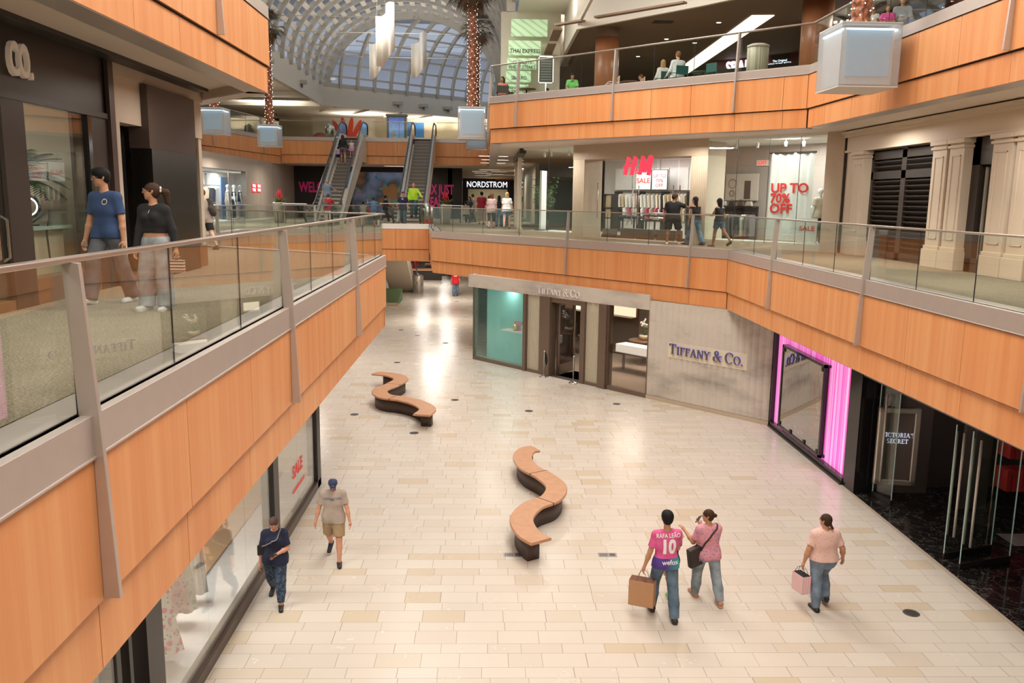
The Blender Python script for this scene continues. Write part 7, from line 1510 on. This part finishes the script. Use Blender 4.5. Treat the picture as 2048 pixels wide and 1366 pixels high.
J = person('person', 'bald man in a bright yellow green shirt holding the right escalator handrail', (-4.08, 46.25, .215*2+.0), 176, 1.78, 'rosy', ('bald', 'grey'), legs=((14, 2, 18), (-4, 2, 4)), arms=((24, 34, 40, 30), (4, 14, 10, 6)), head=(-8, -4), build=1.25, belly=.02, res=.014, top=(fab('lime', (.50, .80, .03)), .97, -.04, .012), bottom=(denim('teal', (.05, .10, .12)), 1, .016), shoes=(SB, SOLD))
person('person', 'grey haired man in a blue grey shirt riding up the left escalator', (-8.78, 46.5, .215*3), -4, 1.68, 'rosy', ('short', 'silver'), arms=((0, 10, 10, 6), (40, 34, 60, 40)), build=1.25, res=.014, top=(fab('dusty', (.16, .22, .29)), .62, -.07, .03), bottom=(fab('stone2', (.4, .32, .26)), .45, .03), shoes=(SB,))
J = person('person', 'woman in a red patterned blouse stepping onto the left escalator', (-8.5, 45.25, .01), -6, 1.56, 'rosy', ('bun', 'auburn'), arms=((8, 12, 20, 0), (44, 30, 70, 34)), build=1.15, fem=True, res=.014, top=(floral('red_print', (.40, .015, .03), ((.45, .02, .04), (.55, .12, .12), (.3, .01, .02)), 20), .66, -.08, .02), bottom=(WT, 1, .01), shoes=(SB,))
box_at('shoulder_bag', 'grey backpack style bag on the back of the woman in the red blouse', 'bag', J, (-.10, -.22, 1.02), (.26, .12, .24), fab('bag_grey', (.12, .12, .13)), .1)
person('person', 'woman in a black top and grey skirt near the top of the left escalator', (-8.78, 51.75, .215*16.0), 0, 1.64, 'rosy', ('long', 'brown'), legs=((24, 3, 30), (-4, 5, 4)), arms=((10, 20, 30, 10), (-4, 22, 8, 20)), fem=True, res=.014, top=(BK, .95, .01, .008), bottom=(fab('taupe', (.18, .14, .13)), .32, .012), shoes=(M('shoe_tan'),))
person('person', 'small blonde child in a pink skirt near the top of the left escalator', (-8.32, 52.15, .215*17.6), -4, 1.02, 'fair', ('bun', 'blond'), legs=((0, 3, 0), (4, 3, 4)), arms=((30, 60, 30, 62), (0, 16, 6, 10)), fem=True, res=.014, top=(fab('cream', (.7, .6, .55)), .4, .02, .006), bottom=(fab('tutu', (.75, .30, .52)), .36, .07), shoes=(SWt,))
person('person', 'smallest child in dark shorts left of the woman near the escalator top', (-9.08, 51.75, .215*16.0), 6, .92, 'fair', ('short', 'brown'), arms=((20, 10, 60, 0), (20, 10, 60, 0)), res=.014, top=(fab('lilac', (.5, .35, .5)), .6, 0, .01), bottom=(NV, .4, .02), shoes=(SWt,))
# lower floor: guard, man in red, far shoppers
person('person', 'security guard in a black suit standing inside the open jewellery shop door', (3.45, 34.6, L1+.012), 150, 1.80, 'dark', ('short', 'black'), arms=((4, 14, 12, 6), (30, 10, 100, -40)), head=(20, 0), build=1.12, res=.014, top=(BK, 1, -.10, .02, 'jacket'), bottom=(BK, 1, .016), shoes=(SB,))
J = person('person', 'man in a red shirt and blue jeans walking away on the lower floor', (-2.22, 56.6, L1), 0, 1.76, 'tan', ('short', 'black'), legs=((-8, 2, 8, -8), (10, 2, 4)), arms=((2, 14, 10, 8), (2, 16, 10, 8)), build=1.15, res=.016, top=(fab('red', (.55, .01, .02)), .62, -.07, .03), bottom=(denim('mid', (.1, .16, .23)), 1, .02), shoes=(SB, SWt)); print_on(J, '▬▬', .1, 0, 1.38, INKW, name='back_print')
for x, y, f, tp_, lb_ in ((-5.2, 70.2, 10, fab('red', (.55, .01, .02)), 'person in red beside the nearest wooden sales table on the far lower floor'), (-3.9, 71.5, 170, BK, 'person in black trousers right of the wooden sales tables'), (-4.7, 75.5, 30, NV, 'person in navy behind the wooden sales tables'), (-3.2, 74, -20, BK, 'farthest right person near the wooden sales tables')):
    person('person', lb_, (x-.9 if x < -5 else x+.6, y, L1), f, 1.7, 'tan', ('short', 'black'), legs=((10, 3, 4), (-10, 3, 8)), res=.024, top=(tp_, .6, -.06, .02), bottom=(BK, 1, .02), shoes=(SB,))
# shop customer behind the dark shop front
person('person', 'dark haired customer seated behind the dark shop front window', (-6.95, 10.35, 0), -60, 1.62, 'tan', ('long', 'brown'), legs=((85, 8, 85), (85, 8, 85)), seat=.5, arms=((30, 12, 100, -20), (30, 12, 90, 0)), fem=True, res=.014, top=(BK, .6, -.02, .01), bottom=(BK, 1, .01), shoes=(SB,))
t = thing('stool', 'dark padded stool under the seated shop customer', 'stool', (-6.95, 10.35, 0)); G().lathe([(.2, .42), (.22, .46), (.18, .5)], n=20).build('seat', BLK2, t, True); G().lathe([(.18, 0), (.03, .03), (.03, .42)], n=16).build('leg', STEEL, t, True)
# mannequins
def mannequin(label, loc, f, top, bottom, H=1.84, arms=((2, 12, 8, 6), (2, 12, 8, 6))):
    J = person('mannequin', label, loc, f, H, 'white', ('bald', 'grey'), arms=arms, res=.017, top=top, bottom=bottom, shoes=(SWt,), fem=False, cat='mannequin', group='shop window mannequins')
p = FH(12.75, -.75, .17); mannequin('mannequin in a cream shirt and black trousers turned away beside the sale banner', p, 20, (fab('cream_shirt', (.62, .55, .46)), .6, -.06, .03), (BK, 1, .01), 1.72)
for (y, tp_, bt_, lb_) in ((46.2, (BE, .0, -.12, .03), (fab('pale_grey', (.5, .5, .5)), 1, .02), 'white mannequin in a beige sleeveless jacket, left of the three in the window'), (47.3, (BK, 0, .14, .0), (BK, 1, .01), 'white mannequin in a short black top, middle of the three in the window'), (48.5, (NV, 0, -.02, .03), (fab('lavender', (.45, .42, .5)), 1, .03), 'white mannequin in a navy vest, right of the three in the window')):
    mannequin(lb_, (-14.05, y, .12), -70, tp_, bt_, 1.88)
for i, y in enumerate((45.7, 46.7, 47.2, 47.8)):
    t = thing('pair_of_shoes', 'white and red trainers on the window floor, %s pair from the left' % ['first', 'second', 'third', 'fourth'][i], 'shoes', (-13.85, y, .12), 0, 'trainers in the left shop window')
    for s in (-.07, .07): G().ball((0, s, .045), (.13, .045, .05), 10, 6).build('shoe', SWt if i % 2 else M('trainer_red', (.6, .06, .05), .5), t, True)
# upper floor diners, a watcher, and figures standing in for reflections
WC = M('chair_white', (.75, .72, .66), .4); GC_ = M('chair_dark', (.05, .045, .03), .5); TC_ = M('chair_teal', (.02, .10, .09), .4); CO_ = M('chair_wood', (.55, .27, .10), .4)
def chair(x, y, rz, frame, back, label, z=L3):
    t = thing('dining_chair', label, 'chair', (x, y, z), rz, 'food court chairs'); G().box(-.22, .22, -.22, .22, .43, .46).build('seat', back, t, bevel=.01); G().box(-.21, .21, -.25, -.22, .58, .86).build('backrest', back, t, bevel=.01)
    for sx in (-.21, .21):
        G().tube([(sx, -.24, 0), (sx, -.23, .45), (sx, -.25, .86)], .014, 6).build('leg', frame, t); G().tube([(sx, .21, 0), (sx, .2, .43)], .014, 6).build('leg', frame, t); G().tube([(sx*1.1, -.23, .62), (sx*1.15, .1, .66), (sx*1.1, .18, .62), (sx, .2, .44)], .014, 6).build('armrest', frame, t)
    return t
def cafe_table(x, y, label, mat=None):
    t = thing('cafe_table', label, 'table', (x, y, L3), 0, 'food court tables'); G().lathe([(.36, .71), (.38, .73), (.36, .745)], n=24).build('table_top', mat or M('table_brown', (.2, .1, .05), .4), t, True); G().lathe([(.22, 0), (.2, .02), (.03, .05), (.03, .71)], n=16).build('leg', STEEL, t, True)
chair(.5, 33.9, 0, GC_, GC_, 'dark green chair carrying the long haired girl at the upper balcony end'); chair(3.1, 32.9, PI, WC, CO_, 'white armed wooden chair under the boy in green'); chair(6.13, 28.3, .3, TC_, TC_, 'teal chair under the adult in a white shirt'); chair(5.9, 29.6, .3, TC_, TC_, 'teal chair under the second diner in white')
for x, y, rz, fr_, bk_, lb_ in ((2.0, 34.2, 1.2, GC_, GC_, 'empty dark chair left of the boy in green'), (4.3, 30.8, PI/2, WC, CO_, 'empty chair with white tube arms at the foot of the wooden column'), (5.7, 30.9, -PI/2, WC, CO_, 'empty chair with white tube arms right of the wooden column'), (7.2, 27.6, -1, TC_, TC_, 'empty teal chair right of the diners in white')): chair(x, y, rz, fr_, bk_, lb_)
cafe_table(1.4, 33.6, 'brown cafe table left of the boy in green'); cafe_table(7.0, 28.6, 'cafe table right of the diners in white', TC_); cafe_table(5.0, 31.2, 'brown cafe table in front of the wooden column'); cafe_table(.6, 34.9, 'brown cafe table before the long haired girl')
bs = dict(legs=((85, 8, 85), (85, 8, 85)), seat=.46, res=.016)
person('person', 'girl with long dark hair seated at the end of the upper balcony', (.5, 34.0, L3), 0, 1.5, 'tan', ('long', 'brown'), arms=((30, 14, 90, -10), (30, 14, 90, -10)), head=(150, -10), fem=True, top=(fab('coral', (.6, .2, .15)), .6, -.02, .01), bottom=(denim('mid', (.1, .16, .23)), 1, .01), shoes=(SWt,), **bs)
J = person('person', 'boy in a bright green T-shirt seated on the upper floor holding a red cup', (3.1, 32.85, L3), 176, 1.52, 'tan', ('short', 'black'), arms=((14, 14, 62, -34), (14, 14, 62, -34)), head=(0, -24), top=(fab('green', (.22, .72, .20)), .66, -.02, .02), bottom=(BK, .46, .03), shoes=(SB,), lean=8, **bs); print_on(J, '26', .13, -.0, .95, BK, back=False)
t = thing('paper_cup', 'red and white paper cup held by the boy in green', 'cup', tuple(J['mat'] @ Vector(tuple((J['hand'][0]+J['hand'][1])/2)))); G().lathe([(.03, -.06), (.042, .07)], n=16).build('cup', M('cup_red', (.7, .02, .02), .4), t, True)
person('person', 'adult in a white shirt seated with back turned on the upper floor', (6.13, 28.4, L3), 18, 1.72, 'fair', ('short', 'light'), arms=((10, 16, 60, 0), (10, 16, 60, 0)), build=1.15, top=(fab('white_blue', (.66, .70, .72)), .9, -.02, .02), bottom=(BK, 1, .01), shoes=(SB,), **bs)
person('person', 'blonde woman in a white jumper seated with back turned on the upper floor', (5.9, 29.7, L3), 14, 1.6, 'fair', ('bob', 'blond'), arms=((10, 16, 60, 0), (10, 16, 60, 0)), fem=True, head=(-12, -4), top=(WT, .9, -.02, .02), bottom=(BK, 1, .01), shoes=(SB,), **bs)
person('person', 'red haired diner whose head just shows above the upper balcony edge', (5.7, 32.8, L3), 90, 1.5, 'rosy', ('short', 'auburn'), top=(GY, .6, -.02, .01), bottom=(BK, 1, .01), shoes=(SB,), **bs)
person('person', 'dark haired diner whose head just shows above the upper balcony edge', (6.5, 33.0, L3), -90, 1.5, 'tan', ('short', 'black'), top=(NV, .6, -.02, .01), bottom=(BK, 1, .01), shoes=(SB,), **bs)
for x, y, rz, lb_ in ((5.7, 32.8, PI/2, 'chair under the red haired diner'), (6.5, 33.0, -PI/2, 'chair under the dark haired diner')): chair(x, y, rz, GC_, GC_, lb_)
person('person', 'stand-in figure for a reflected woman with long light hair and a white top, top right', (9.35, 21.4, L3), 150, 1.34, 'rosy', ('xlong', 'light'), arms=((20, 12, 110, 0), (20, 14, 80, -20)), head=(-30, -6), fem=True, res=.014, top=(WT, .5, -.04, .02), bottom=(denim('flare', (.10, .18, .25)), 1, .01), shoes=(SWt,))  # solid figures from here stand in for people reflected in the glass, made short
person('person', 'stand-in figure for a reflected girl in a bright pink T-shirt, top right', (9.42, 20.7, L3), 156, 1.2, 'tan', ('short', 'brown'), arms=((20, 12, 90, -30), (20, 12, 90, -30)), head=(0, -10), fem=True, res=.014, top=(fab('hotpink', (.75, .10, .36)), .55, -.10, .02), bottom=(denim('flare', (.10, .18, .25)), 1, .01), shoes=(SWt,))
J = person('person', 'stand-in figure for a reflected adult in a pale grey shirt holding a bowl, top right', (9.95, 21.1, L3), 156, 1.5, 'tan', ('short', 'brown'), arms=((16, 14, 84, -20), (16, 14, 84, -20)), res=.014, top=(fab('bluegrey', (.36, .38, .42)), .8, -.08, .02), bottom=(fab('stone2', (.4, .32, .26)), 1, .01), shoes=(SWt,))
t = thing('bowl', 'small pale bowl held by the stand-in for the reflected adult in pale grey', 'bowl', tuple(J['mat'] @ Vector(tuple((J['hand'][0]+J['hand'][1])/2)))); G().lathe([(.03, 0), (.075, .05), (.07, .055), (.02, .015)], n=18).build('bowl', M('ivory'), t, True)
person('person', 'person with a reddish face looking over the far upper railing at left', (-14.1, 57.6, 5.1), 150, 1.66, 'rosy', ('short', 'black'), arms=((30, 20, 90, -20), (30, 20, 90, -20)), res=.02, top=(BK, .6, -.04, .02), bottom=(BK, 1, .01), shoes=(SB,))
